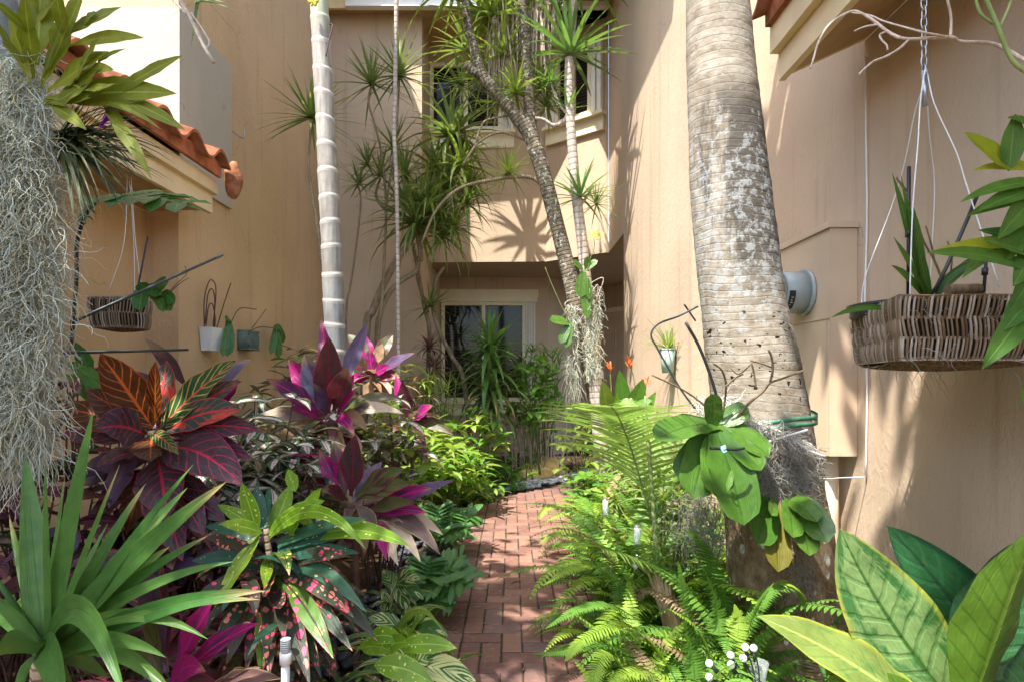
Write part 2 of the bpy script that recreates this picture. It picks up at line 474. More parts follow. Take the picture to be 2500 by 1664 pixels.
def tile_roof(name, xe, ze, slope, length, y0, y1, sgn, parent, pitch=.34, amp=.075, thick=.022):
    """S-tiles: barrels run up the slope, their ends make the scalloped eave; sgn = direction of the rise in X"""
    b = MB(); ny = int((y1 - y0) / pitch * 12); nx = 14
    def prof(y):
        t = (y / pitch) % 1.0
        return amp * (math.sin(math.pi * t / .62) if t < .62 else -.45 * math.sin(math.pi * (t - .62) / .38))
    top = []; bot = []
    course = length / nx
    for i in range(nx + 1):
        for k in (0, 1):
            if i == nx and k: break
            rt, rb = [], []
            for j in range(ny + 1):
                y = y0 + (y1 - y0) * j / ny
                x = xe + sgn * course * (i + (.985 if k else 0)) * math.cos(slope)
                z = ze + course * (i + (.985 if k else 0)) * math.sin(slope) + prof(y) + (0 if k else .016) * (1 if i else 1)
                rt.append(b.add((x, y, z))); rb.append(b.add((x, y, z - thick)))
            top.append(rt); bot.append(rb)
    c = (.5, .5, .5)
    for i in range(len(top) - 1):
        for j in range(ny):
            b.face((top[i][j], top[i + 1][j], top[i + 1][j + 1], top[i][j + 1]), None, c, 0)
            b.face((bot[i][j], bot[i][j + 1], bot[i + 1][j + 1], bot[i + 1][j]), None, c, 0)
    for j in range(ny):
        b.face((top[0][j], top[0][j + 1], bot[0][j + 1], bot[0][j]), None, c, 0, False)
    for (J) in (0, ny):
        for i in range(len(top) - 1):
            b.face((top[i][J], top[i + 1][J], bot[i + 1][J], bot[i][J]), None, c, 0, False)
    # mortar bed / eave closure under the barrels
    b.obox(V((xe + sgn * .07, y0, ze - .075)), V((sgn * .03, 0, 0)), V((0, y1 - y0, 0)), V((0, 0, .11)))
    return b.build(name, M_TILE, parent)
tile_roof('tile_roof', -2.13, 2.93, math.radians(20), 4.5, -3.5, 4.31, -1, LH)
b = MB()                                                           # deck that carries the tiles
b.obox(V((-2.26, -3.5, 2.80)), V((-4.2, 0, 4.2 * math.tan(math.radians(20)))), V((0, 7.80, 0)), V((0, 0, .04)))
b.build('roof_deck', M_SOF, LH)
b = MB(); b.ball(V((-2.14, 4.37, 2.86)), .10, 16, 10, sc=(.66, .45, 1.45), jit=.25, seed=3); b.build('end_tile', simple('weathered_tile_end', (.34, .13, .055), .8, .2, .35, 14, .6, 40), LH)
# upper roof: slab with overhang
b = MB(); b.box((-9.3, 3.75, 7.0), (-2.1, 8.2, 7.12)); b.build('soffit', M_SOF, LH)
b = MB(); b.obox(V((-2.08, 3.7, 7.12)), V((-6, 0, 2.0)), V((0, 5, 0)), V((0, 0, .12))); b.build('upper_roof', M_TILE, LH)
b = MB(); pts = [P(565, 318, 5.2), P(578, 330, 5.15), P(592, 338, 5.12), P(597, 330, 5.12), P(597, 314, 5.12)]
b.tube(smooth_path(pts, 3), .005, 5); b.build('wall_hook', M_STEEL, LH)

# ================================================================== back house
BH = thing('townhouse', 'peach two storey townhouse end with upper bay windows facing down the garden path', 'house', (0, 9.5, 0))
w = MB()
w.prism([(-2.549, 7.77), (-1.23, 7.77), (-1.23, 9.73), (-1.23, 12), (-2.549, 12)], 0, 6.3)
w.prism([(-1.229, 8.5), (.5, 8.44), (1.29, 7.83), (1.329, 7.83), (1.329, 12), (-1.229, 12)], 3.06, 6.3)
w.prism([(-1.229, 9.73), (.62, 9.77), (1.62, 10.9), (2.25, 10.0), (3.2, 10), (3.2, 12), (-1.229, 12)], 0, 3.059)
w.build('wall', M_ST2, BH)
w = MB(); w.prism([(1.33, 7.82), (3.2, 7.82), (3.2, 12), (1.331, 12)], 3.06, 3.2); w.build('porch_ceiling', M_ST2, BH)
w = MB(); w.prism([(-2.54, 7.60), (1.30, 7.60), (1.30, 12), (-2.54, 12)], 6.301, 6.36); w.build('soffit', M_SOF, BH)
w = MB()
w.box((-2.20, 7.50, 6.24), (1.28, 7.595, 6.40)); w.box((-2.20, 7.44, 6.395), (1.28, 7.595, 6.42)); w.build('gutter', M_GUT, BH)
w = MB(); w.box((-2.54, 7.56, 6.25), (-2.205, 7.6, 6.42)); w.build('fascia', M_TRIM, BH)
w = MB(); w.obox(V((-2.5, 7.45, 6.44)), V((3.8, 0, 0)), V((0, 4, 1.5)), V((0, 0, .12))); w.build('roof', M_TILE, BH)

def window(parent, a, b2, z0, z1, glass=2, sill=True, shut=(0, 1), reveal=.06, frame=.055, header=True, sillh=.2):
    """window between wall points a and b2 (XY, left to right as seen from the garden)"""
    a = V((a[0], a[1], 0)); e = V((b2[0], b2[1], 0)); ax = (e - a); L = ax.length; ax.normalize()
    out = V((ax.y, -ax.x, 0))
    def bx(mb, s0, s1, za, zb, d0, d1):
        mb.obox(a + ax * s0 + UP * za + out * d0, ax * (s1 - s0), out * (d1 - d0), UP * (zb - za))
    sw = .17
    s0 = sw if shut[0] else 0; s1 = L - (sw if shut[1] else 0)
    f = MB()
    bx(f, s0, s1, z1 - frame, z1, .004, .07); bx(f, s0, s1, z0, z0 + frame, .004, .07)
    bx(f, s0, s0 + frame, z0 + frame, z1 - frame, .004, .07); bx(f, s1 - frame, s1, z0 + frame, z1 - frame, .004, .07)
    mid = s0 + (s1 - s0) * .5
    bx(f, mid - frame * .55, mid + frame * .55, z0 + frame, z1 - frame, .004, .062)
    fo = f.build('window_frame', M_WFR, parent)
    for (p, q) in ((s0 + frame, mid - frame * .55), (mid + frame * .55, s1 - frame)):
        g = MB(); bx(g, p, q, z0 + frame, z1 - frame, .004, .022); g.build('window_pane', M_GLASS, fo)
    for k in (0, 1):
        if shut[k]:
            g = MB(); o0 = 0 if k == 0 else L - sw
            for i in range(4):
                bx(g, o0 + i * sw / 4 + .004, o0 + (i + 1) * sw / 4 - .004, z0 - .02, z1, .01, .07 + (.025 if i % 2 else 0))
            g.build('accordion_shutter', M_SHUT, fo)
    if header:
        g = MB(); bx(g, -.03, L + .03, z1 + .002, z1 + .09, .004, .11); bx(g, -.05, L + .05, z1 + .092, z1 + .22, .004, .05); g.build('window_header', M_WFR, fo)
    if sill:
        g = MB(); bx(g, -.03, L + .03, z0 - .05, z0 - .002, .004, .12); bx(g, -.01, L + .01, z0 - .05 - sillh, z0 - .052, .004, .05); g.build('window_sill', M_WFR, fo)
    return fo
window(BH, (-1.22, 8.5), (.02, 8.4825), 5.0, 6.0, shut=(0, 1), header=False)
window(BH, (.53, 8.417), (1.27, 7.846), 5.0, 6.02, shut=(1, 1), header=False)
window(BH, (-1.20, 9.731), (.40, 9.765), .95, 2.62, shut=(0, 1))
# entry door in the porch
dv = V((2.25 - 1.62, 10.0 - 10.9, 0)).normalized(); dn = V((dv.y, -dv.x, 0)); do = V((1.62, 10.9, 0)) + dn * .004 + dv * .07
def dbx(mb, s0, s1, z0, z1, d0, d1): mb.obox(do + dv * s0 + UP * z0 + dn * d0, dv * (s1 - s0), dn * (d1 - d0), UP * (z1 - z0))
f = MB(); dbx(f, 0, .08, 0, 2.62, 0, .07); dbx(f, .98, 1.05, 0, 2.62, 0, .07); dbx(f, .08, .98, 2.54, 2.62, 0, .07)
f.build('door_frame', M_WFR, BH)
f = MB(); dbx(f, .082, .978, .02, 2.538, 0, .03)
DO = f.build('door', M_DOOR, BH)
for i in range(2):
    for (z0, z1) in ((.2, .85), (1.0, 1.75), (1.9, 2.38)):
        f = MB(); s = .15 + i * .42; dbx(f, s, s + .33, z0, z1, .031, .045); dbx(f, s + .04, s + .29, z0 + .04, z1 - .04, .046, .056); f.build('door_panel', M_DOOR, DO)

# ================================================================== right house
RH = thing('townhouse', 'pale peach stucco townhouse with steep sloped eave along the right side of the garden', 'house', (2.5, 4, 0))
w = MB()
w.prism([(1.33, 4.2), (1.33, 6.78), (5, 6.78), (5, 4.2)], 0, 6.3)
w.prism([(1.33, 6.781), (1.33, 7.82), (5, 7.82), (5, 6.781)], 3.06, 6.3)
w.prism([(1.86, 3.0), (1.86, 4.199), (5, 4.199), (5, 3.0)], 0, 6.3)
w.prism([(1.86, -3.5), (1.86, 2.999), (5, 2.999), (5, -3.5)], 0, 3.12)
w.build('wall', M_ST2, RH)
tn = .46
w = MB(); w.obox(V((1.44, -3.5, 2.93)), V((.418, 0, .418 * tn)), V((0, 6.498, 0)), V((0, 0, .03))); w.build('soffit', M_SOF, RH)
w = MB(); w.obox(V((1.405, -3.5, 2.91)), V((.035, 0, 0)), V((0, 6.5, 0)), V((0, 0, .16))); w.build('fascia', M_TRIM, RH)
w = MB(); w.obox(V((1.36, -3.5, 3.05)), V((.044, 0, 0)), V((0, 6.5, 0)), V((0, 0, .14))); w.build('fascia', M_TRIM, RH)
w = MB(); w.obox(V((1.441, 2.97, 2.93)), V((.418, 0, .418 * tn)), V((0, .03, 0)), V((0, 0, .09))); w.build('end_board', M_TRIM, RH)
tile_roof('tile_roof', 1.26, 3.26, math.radians(25), 3.5, -3.5, 2.99, 1, RH)
w = MB(); w.obox(V((1.36, -3.5, 3.19)), V((3.4, 0, 3.4 * tn)), V((0, 6.48, 0)), V((0, 0, .04))); w.build('roof_deck', M_SOF, RH)
w = MB(); w.box((.66, 3.9, 6.301), (5, 8.0, 6.36)); w.build('soffit', M_SOF, RH)
w = MB(); w.box((.62, 3.9, 6.27), (.659, 7.43, 6.42)); w.build('fascia', M_TRIM, RH)
w = MB(); w.obox(V((.6, 3.85, 6.44)), V((4.5, 0, 1.9)), V((0, 4.2, 0)), V((0, 0, .12))); w.build('upper_roof', M_TILE, RH)

# meter enclosure with the round meter
ME = thing('electric_meter', 'round grey electric meter on a tan metal enclosure beside the big palm trunk', 'meter', (1.78, 3.3, 1.0))
w = MB(); w.box((1.71, 3.06, .925), (1.858, 3.62, 2.15)); w.box((1.695, 3.045, 2.151), (1.858, 3.635, 2.185))
eo = w.build('enclosure', M_DOOR, ME)
w = MB(); w.box((1.708, 3.09, .95), (1.7095, 3.60, 1.66)); w.box((1.704, 3.06, 1.665), (1.7095, 3.62, 1.68)); w.build('cover_plate', M_DOOR, eo)
mc = P(1985, 712, 3.30); mc = V((1.708, 3.32, 1.35 + 205 / F * 3.32))
def cyl(mb, c, axis, r0, r1, L, n=32, m=0):
    q = UP.rotation_difference(axis).to_matrix()
    lo = [mb.add(c + q @ V((r0 * math.cos(a), r0 * math.sin(a), 0))) for a in (2 * math.pi * k / n for k in range(n))]
    hi = [mb.add(c + q @ V((r1 * math.cos(a), r1 * math.sin(a), L))) for a in (2 * math.pi * k / n for k in range(n))]
    mb.face(tuple(lo[::-1]), None, (.5,) * 3, m, False); mb.face(tuple(hi), None, (.5,) * 3, m, False)
    for k in range(n): mb.face((lo[k], lo[(k + 1) % n], hi[(k + 1) % n], hi[k]), None, (.5,) * 3, m)
AX = V((-1, 0, 0))
w = MB(); cyl(w, mc, AX, .135, .135, .02); cyl(w, mc + AX * .02, AX, .122, .118, .13); mo = w.build('meter_can', M_GREYMETER, ME)
w = MB(); cyl(w, mc + AX * .15, AX, .108, .104, .06)
def clearplastic():
    b = NB('clear_cover'); q = b.n('ShaderNodeBsdfGlass'); q.inputs['Roughness'].default_value = .05; q.inputs['IOR'].default_value = 1.3
    t = b.n('ShaderNodeBsdfTransparent'); ms = b.n('ShaderNodeMixShader'); ms.inputs[0].default_value = .28
    p = b.n('ShaderNodeBsdfPrincipled'); p.inputs['Base Color'].default_value = (.6, .64, .64, 1); p.inputs['Roughness'].default_value = .1
    b.t.links.new(t.outputs[0], ms.inputs[1]); b.t.links.new(p.outputs[0], ms.inputs[2])
    return b.out(ms.outputs[0])
M_CLEAR = clearplastic()
w.build('glass_cover', M_CLEAR, mo)
M_BLUE = simple('blue_label', (.05, .13, .5), .4, .4, .2, 60)
w = MB(); w.obox(mc + AX * .152 + V((0, -.07, -.07)), V((-.003, 0, 0)), V((0, .14, 0)), V((0, 0, .09))); w.build('dial_label', M_BLUE, mo)
w = MB()                                                            # curved black number strip round the can
for k in range(8):
    a0 = math.radians(-58 + k * 7); a1 = a0 + math.radians(6.9)
    ids = []
    for aa in (a0, a1):
        for xx in (.11, .145):
            rad = .1225 - (xx - .02) / .13 * .004 + .0015
            ids.append(w.add(mc + V((-xx, -rad * math.cos(aa), rad * math.sin(aa)))))
    w.face((ids[0], ids[1], ids[3], ids[2]))
w.build('number_strip', M_BLK, mo)
w = MB()
for k, n in enumerate((3, 2, 3, 1)):                                # the pale figures of the strip, too small to read
    a = math.radians(-20 - k * 7); rad = .1255
    base = mc + V((-.128, -rad * math.cos(a), rad * math.sin(a)))
    for j in range(n):
        w.obox(base + V((-.006 + j * .0045, -.001, -.003)), V((.002, 0, 0)), V((0, -.001, 0)), V((0, 0, .006)))
w.build('meter_number', M_WHITE, mo)
w = MB(); w.tube([V((1.80, 3.2, .926)), V((1.80, 3.2, -.02))], .035, 12); w.tube([V((1.80, 3.42, .926)), V((1.80, 3.42, -.02))], .03, 12)
w.build('conduit', M_DOOR, ME)
# white cable run down the wall
CB = MB()
cpts = [V((1.852, 2.98, 3.02)), V((1.845, 2.965, 2.6)), V((1.85, 2.965, 2.2)), V((1.842, 2.97, 1.7)), V((1.85, 2.965, 1.3)), V((1.846, 2.97, .83))]
CB.tube(smooth_path(cpts, 5), .005, 6)
CB.tube(smooth_path([V((1.846, 2.97, .83)), V((1.70, 2.92, .835)), V((1.5, 2.75, .86)), V((1.28, 2.62, .90))], 4), .003, 5)
tag(CB.build('cable', M_WIRE), 'thin white cable running down the right wall beside the meter enclosure', 'cable')

# ================================================================== ground, path
def groundmat():
    b = NB('mulch_soil'); o = b.obj()
    k = b.noise(o, 3.0, 6, .7); k2 = b.noise(b.mapg(o, (1, 1, 1)), 45, 4, .7); v = b.vor(o, 38)
    c = b.ramp(k2, [(.25, (.025, .016, .010)), (.5, (.075, .045, .026)), (.72, (.17, .105, .06)), (.9, (.28, .19, .11))])
    c = b.mix(b.m('MULTIPLY', b.ss(k, .35, .7), .6), c, (.05, .03, .018))
    return b.out(b.pbr(c, .95, .15, b.bump(b.m('ADD', k2, b.m('MULTIPLY', v, .8)), .9, .03)))
g = MB(); 
ids = [g.add(p) for p in ((-60, -60, 0), (60, -60, 0), (60, 60, 0), (-60, 60, 0))]; g.face(tuple(ids), None, (.5,) * 3, 0, False)
go = g.build('ground', groundmat()); go['kind'] = 'structure'
def brickmat():
    b = NB('clay_paver'); r, gg, h = b.rnd(); o = b.obj()
    c = b.ramp(r, [(0, (.15, .078, .062)), (.4, (.21, .105, .077)), (.75, (.26, .138, .096)), (1, (.17, .10, .088))])
    k = b.noise(o, 30, 5, .7); k2 = b.noise(o, 2.6, 4, .6)
    c = b.mix(b.m('MULTIPLY', b.ss(k, .45, .8), .5), c, (.40, .23, .16))
    c = b.mix(b.m('MULTIPLY', b.ss(k2, .5, .75), .45), c, (.15, .08, .066))
    st = b.noise(o, 9.0, 6, .75)
    c = b.mix(b.m('MULTIPLY', b.ss(st, .6, .68), .5), c, (.10, .065, .05))
    return b.out(b.pbr(c, .85, .2, b.bump(k, .35, .006)))
M_BRICK = brickmat()
pb = MB()
def inpath(x, y):
    if y < 5.85: return -.47 < x < .66
    le = -.47 + (y - 5.85) * .98
    return le < x < min(1.30 if y < 6.8 else 2.3, 3) and y < 9.4
def brick(x0, y0, x1, y1):
    cx, cy = (x0 + x1) / 2, (y0 + y1) / 2
    if not inpath(cx, cy): return
    g2 = .003; ch = .0055; z = .05 + rr(-.0035, .0035); c = (RND.random(), RND.random(), RND.random())
    x0 += g2; x1 -= g2; y0 += g2; y1 -= g2
    a = [pb.add(p) for p in ((x0, y0, 0), (x1, y0, 0), (x1, y1, 0), (x0, y1, 0))]
    q = [pb.add(p) for p in ((x0, y0, z - ch), (x1, y0, z - ch), (x1, y1, z - ch), (x0, y1, z - ch))]
    t = [pb.add(p) for p in ((x0 + ch, y0 + ch, z + rr(-.0015, .0015)), (x1 - ch, y0 + ch, z + rr(-.0015, .0015)), (x1 - ch, y1 - ch, z), (x0 + ch, y1 - ch, z))]
    pb.face(tuple(t), None, c, 0, False)
    for i in range(4):
        j = (i + 1) % 4
        pb.face((a[i], a[j], q[j], q[i]), None, c, 0, False); pb.face((q[i], q[j], t[j], t[i]), None, c, 0, False)
bw = .1
y = -2.0
while y < 6.3:                                                     # soldier borders
    brick(-.46, y, -.25, y + bw); 
    if y < 6.6: brick(.45, y, .65, y + bw)
    y += bw
xl = -.25
def hb():                                                          # herringbone field
    n = 120
    for r in range(0, n):
        for k in range(-40, 60):
            # horizontal brick at column 4k + r ; vertical brick follows it
            x = xl + (4 * k + r) * bw; y = -2 + r * bw
            for (x0, y0, x1, y1) in ((x, y, x + 2 * bw, y + bw), (x + 2 * bw, y - bw, x + 3 * bw, y + bw)):
                cx, cy = (x0 + x1) / 2, (y0 + y1) / 2
                if cy < 6.3 and (x0 < -.251 or x1 > .451):
                    if x0 < -.251 and x1 > -.249 and cx < 0: x0 = -.25
                    elif x1 > .451 and x0 < .449 and cx > 0: x1 = .45
                    else: continue
                    if x1 - x0 < .05: continue
                brick(x0, y0, x1, y1)
hb()
po = pb.build('brick_path', M_BRICK); po['kind'] = 'structure'
M_JOINT = simple('joint_sand', (.055, .05, .032), .95, .1, .3, 60, .3, 120)
g = MB(); g.prism([(-.462, -2.0), (.652, -2.0), (.652, 5.85), (1.3, 5.85), (1.3, 6.82), (2.3, 6.82), (2.3, 9.4), (2.2, 8.6), (-.462, 5.85)], .004, .0445)
jo = g.build('path_bed', M_JOINT); jo['kind'] = 'structure'

# pebbles: uncountable -> stuff
def pebblemat(name, A, B):
    b = NB(name); r, gg, h = b.rnd(); o = b.obj()
    c = b.mix(r, A, B); c = b.mix(b.m('MULTIPLY', b.noise(o, 60, 3), .4), c, tuple(x * 1.6 for x in B))
    return b.out(b.pbr(c, .55, .45))
def pebbles(name, spots, mat, s0, s1):
    b = MB()
    for (x, y, z) in spots:
        r = rr(s0, s1); n0 = len(b.v)
        b.ball(V((0, 0, 0)), r, 9, 6, (RND.random(),) * 3, 0, (1, rr(.6, .85), rr(.42, .6)), .35, RND.random() * 50)
        q = Matrix.Rotation(rr(0, 6.28), 3, 'Z') @ Matrix.Rotation(rr(-.35, .35), 3, 'X')
        for k in range(n0, len(b.v)):
            p = q @ V(b.v[k]) + V((x, y, z)); b.v[k] = (p.x, p.y, p.z)
    o = b.build(name, mat); return o
sp = []
for k in range(620):
    y = rr(1.9, 6.0); x = rr(-.92, -.49); sp.append((x, y, rr(.012, .045)))
tag(pebbles('pebble_strip', sp, pebblemat('dark_river_stone', (.022, .025, .032), (.07, .078, .09)), .022, .042), 'smooth dark river pebbles lining the left edge of the brick path', 'pebbles', None, 'stuff')
sp = []
for k in range(420):
    s = rr(0, 1); x = -.6 + s * 2.1; y = 5.95 + (x + .6) * .93 + rr(.12, .5); sp.append((x, y, rr(.015, .06)))
tag(pebbles('pebble_strip', sp, pebblemat('grey_river_stone', (.16, .17, .18), (.46, .46, .44)), .03, .055), 'pale grey river pebbles edging the far end of the brick path', 'pebbles', None, 'stuff')
# limestone rocks
M_ROCK = simple('yellow_limestone', (.62, .43, .16), .9, .2, .3, 9, .7, 16)
for (u, v, d, r, sc, lab) in ((1222, 1106, 7.35, .19, (1.25, .7, .6), 'low yellow limestone rock on pebbles at the path end, left of its twin'),
                              (1258, 1100, 7.55, .2, (1.0, .7, .78), 'taller yellow limestone rock on the pebbles at the end of the path')):
    b = MB(); c = PD(u, v, d); c.z = .1; b.ball(c, r, 16, 12, sc=sc, jit=.75, seed=u)
    tag(b.build('rock', M_ROCK), lab, 'rock')
# planter kerb behind the pebbles
# ================================================================== plant materials
L_SWORD = leafmat('sword_leaf', (.055, .165, .035), (.14, .27, .05), back=(.26, .38, .12), trans=.32, rough=.36, dry=(.34, .25, .11), dryamt=.29)
L_DRAC = leafmat('dracaena_leaf', (.085, .145, .034), (.21, .27, .07), mid=(.14, .21, .06), trans=.35, dry=(.38, .28, .11), dryamt=.42)
L_DRACB = leafmat('bright_dracaena_leaf', (.14, .21, .035), (.27, .33, .06), trans=.42, dry=(.40, .30, .11), dryamt=.4)
L_CO = leafmat('orange_croton_leaf', (.085, .030, .008), (.15, .048, .010), mid=(.82, .18, .03), midw=.075, vein=(.78, .22, .04), vfreq=8, vslant=2.1, veinw=.14, patch=(.10, .055, .012), patchamt=.4, edge=(.55, .10, .02), edgew=.05, back=(.16, .05, .02), trans=.3, tcol=(1.2, .6, .2))
L_CG = leafmat('green_croton_leaf', (.045, .125, .045), (.035, .10, .05), mid=(.80, .14, .07), vein=(.85, .62, .14), vfreq=9, vslant=2.0, veinw=.17, patch=(.55, .16, .10), patchamt=.30, edge=(.7, .28, .10), edgew=.06, trans=.25)
L_CR = leafmat('red_patched_croton_leaf', (.045, .095, .075), (.055, .10, .06), mid=(.80, .05, .06), midw=.08, vein=(.62, .07, .07), vfreq=8, vslant=2.0, veinw=.13, patch=(.72, .085, .06), patchamt=.43, edge=(.6, .07, .07), edgew=.07, trans=.22, tcol=(1, .6, .4))
L_CP = leafmat('purple_croton_leaf', (.058, .034, .050), (.10, .048, .058), mid=(.58, .03, .07), midw=.06, vein=(.50, .035, .075), vfreq=8, vslant=2.0, veinw=.12, patch=(.05, .075, .06), patchamt=.42, edge=(.35, .03, .07), edgew=.05, back=(.10, .05, .08), trans=.12, tcol=(1, .5, .5), rough=.3)
L_CB = leafmat('bronze_croton_leaf', (.075, .032, .013), (.11, .048, .018), mid=(.50, .10, .03), vein=(.42, .10, .03), vfreq=8, vslant=2.0, veinw=.12, edge=(.3, .06, .03), edgew=.05, back=(.11, .06, .07), trans=.15, tcol=(1, .6, .4))
L_TM = leafmat('magenta_ti_leaf', (.50, .018, .20), (.34, .012, .14), stripe=(.10, .03, .10), stn=5, sts=1.0, stp=.46, mid=(.60, .04, .25), dry=(.32, .16, .10), dryamt=.4, trans=.38, rough=.33, tcol=(1.2, .35, .8), back=(.52, .05, .24))
L_TD = leafmat('maroon_ti_leaf', (.15, .032, .036), (.10, .042, .045), stripe=(.05, .045, .04), stn=4, stp=.45, mid=(.22, .02, .05), edge=(.42, .02, .12), edgew=.07, dry=(.30, .19, .10), dryamt=.45, trans=.28, rough=.33, tcol=(1.3, .4, .5), back=(.16, .05, .05))
L_TB = leafmat('slate_ti_leaf', (.085, .088, .155), (.12, .078, .14), stripe=(.10, .05, .10), stn=4, stp=.45, mid=(.2, .04, .12), edge=(.30, .03, .12), edgew=.07, dry=(.28, .18, .11), dryamt=.42, trans=.2, rough=.34, tcol=(1, .6, .8), back=(.12, .09, .14))
L_TG = leafmat('olive_ti_leaf', (.09, .13, .035), (.14, .11, .045), stripe=(.09, .03, .035), stn=4, stp=.42, edge=(.35, .03, .08), edgew=.06, trans=.3, tcol=(1, .9, .4))
L_DRY = leafmat('dry_leaf', (.27, .165, .080), (.42, .29, .16), stripe=(.16, .07, .04), stn=6, stp=.35, trans=.35, rough=.8, tcol=(1.2, .8, .4), back=(.45, .33, .2))
L_TDRY = leafmat('withered_ti_leaf', (.12, .085, .075), (.18, .08, .07), stripe=(.20, .11, .06), stn=4, stp=.40, dry=(.52, .40, .27), dryamt=.75, edge=(.35, .22, .10), edgew=.12, trans=.2, rough=.6, tcol=(1, .7, .4))
L_LIME = leafmat('lime_croton_leaf', (.17, .34, .022), (.27, .42, .035), mid=(.42, .55, .10), midw=.06, spots=(.85, .85, .25), spd=(5, 20), spr=.40, spm=.55, trans=.42, rough=.35, edge=(.33, .45, .05))
L_TEAL = leafmat('dark_speckled_croton_leaf', (.028, .10, .07), (.05, .14, .07), mid=(.06, .12, .05), spots=(.72, .70, .22), spots2=(.75, .38, .22), spd=(4, 15), spr=.36, spm=.45, trans=.2, rough=.33)
L_SPOT = leafmat('pink_spotted_croton_leaf', (.026, .080, .034), (.070, .045, .042), mid=(.10, .03, .03), midw=.07, spots=(.85, .085, .19), spots2=(.85, .28, .20), spd=(2.4, 15), spr=.66, spm=.75, edge=(.28, .05, .05), edgew=.06, trans=.2, rough=.32, tcol=(1, .8, .5), back=(.05, .06, .06))
L_SPOTG = leafmat('green_spotted_croton_leaf', (.075, .17, .022), (.10, .20, .03), mid=(.05, .03, .03), midw=.10, spots=(.85, .12, .24), spots2=(.85, .70, .12), spd=(3, 17), spr=.62, spm=.75, edge=(.30, .08, .05), edgew=.05, trans=.25, rough=.32)
L_CARI = leafmat('caricature_leaf', (.05, .15, .065), (.085, .20, .085), blotch=(.82, .62, .55), bl=(.19, .25), mid=(.20, .03, .06), midw=.05, trans=.22, rough=.33, back=(.10, .09, .09))
L_XAN = leafmat('lobed_leaf', (.05, .155, .03), (.09, .21, .038), mid=(.12, .24, .07), trans=.25, rough=.33)
L_GING = leafmat('striped_ginger_leaf', (.055, .165, .035), (.09, .21, .045), stripe=(.78, .76, .34), stn=7, sts=1.25, stp=.45, trans=.36, rough=.36)
L_BRI = leafmat('yellow_green_leaf', (.20, .33, .04), (.36, .44, .085), mid=(.42, .46, .14), patch=(.55, .55, .20), patchamt=.3, trans=.42)
L_MID = leafmat('fresh_green_leaf', (.10, .26, .03), (.20, .37, .05), mid=(.15, .30, .07), trans=.4)
L_PHAL = leafmat('orchid_leaf', (.058, .145, .018), (.10, .20, .026), mid=(.035, .09, .012), midw=.045, trans=.22, rough=.30, spec=.55, back=(.09, .14, .03), patch=(.15, .20, .02), patchamt=.3)
L_PHALO = leafmat('olive_orchid_leaf', (.12, .12, .015), (.15, .13, .02), mid=(.06, .07, .01), midw=.05, trans=.2, rough=.35)
L_AGLA = leafmat('yellowing_aglaonema_leaf', (.20, .37, .11), (.30, .46, .16), mid=(.055, .15, .03), midw=.045, vein=(.08, .22, .05), vfreq=11, vslant=1.7, veinw=.24, vstr=.28, patch=(.055, .19, .05), patchamt=.46, edge=(.38, .43, .07), edgew=.10, trans=.3, rough=.28, spec=.55)
L_AGLY = leafmat('pale_yellow_aglaonema_leaf', (.20, .29, .06), (.27, .34, .09), mid=(.40, .48, .12), vein=(.18, .30, .07), vfreq=10, vslant=1.8, veinw=.2, vstr=.4, patch=(.10, .24, .06), patchamt=.35, edge=(.36, .39, .06), edgew=.12, trans=.28, rough=.3)
L_AGLD = leafmat('dark_aglaonema_leaf', (.03, .125, .042), (.05, .16, .05), mid=(.02, .07, .03), vein=(.05, .16, .07), vfreq=9, vslant=1.6, veinw=.25, vstr=.5, edge=(.015, .06, .028), edgew=.22, trans=.16, rough=.27, spec=.55)
L_AGLU = leafmat('yellow_green_aglaonema_leaf', (.085, .17, .014), (.11, .20, .018), mid=(.17, .27, .04), vein=(.06, .13, .012), vfreq=10, vslant=1.6, trans=.4, rough=.4)  # plain yellow-green leaf colour with a paler midrib
L_FERN = leafmat('fern_leaf', (.19, .34, .03), (.33, .47, .06), trans=.48, rough=.45)
L_FERND = leafmat('deep_green_fern_leaf', (.08, .21, .028), (.15, .30, .04), trans=.4, rough=.45)
L_PALM = leafmat('young_palm_leaflet', (.17, .31, .06), (.28, .41, .10), trans=.42, rough=.4, dry=(.5, .36, .16), dryamt=.35)
L_CROWN = leafmat('palm_leaflet', (.05, .13, .03), (.09, .18, .04), trans=.3)
L_BAMB = leafmat('reed_orchid_leaf', (.060, .160, .030), (.13, .25, .030), mid=(.15, .28, .05), trans=.4, rough=.35)
L_YEL = leafmat('yellow_reed_leaf', (.30, .36, .02), (.45, .40, .03), trans=.45, rough=.35)
L_STAG = leafmat('staghorn_frond', (.20, .24, .015), (.33, .34, .028), mid=(.36, .40, .06), trans=.45, rough=.5, back=(.16, .18, .06))
L_GRASS = leafmat('dark_grass_leaf', (.030, .055, .015), (.07, .085, .02), trans=.25)
L_BIGLOBE = leafmat('big_lobed_leaf', (.06, .17, .03), (.08, .20, .035), mid=(.16, .28, .07), trans=.35, rough=.4)
L_PURP = leafmat('violet_petal', (.42, .03, .62), (.52, .05, .70), trans=.4, tcol=(.9, .4, 1))
L_YFL = leafmat('yellow_petal', (.72, .62, .05), (.80, .70, .10), trans=.4)
L_OFL = leafmat('orange_bract', (.80, .18, .03), (.85, .26, .05), trans=.4, tcol=(1.2, .6, .3))

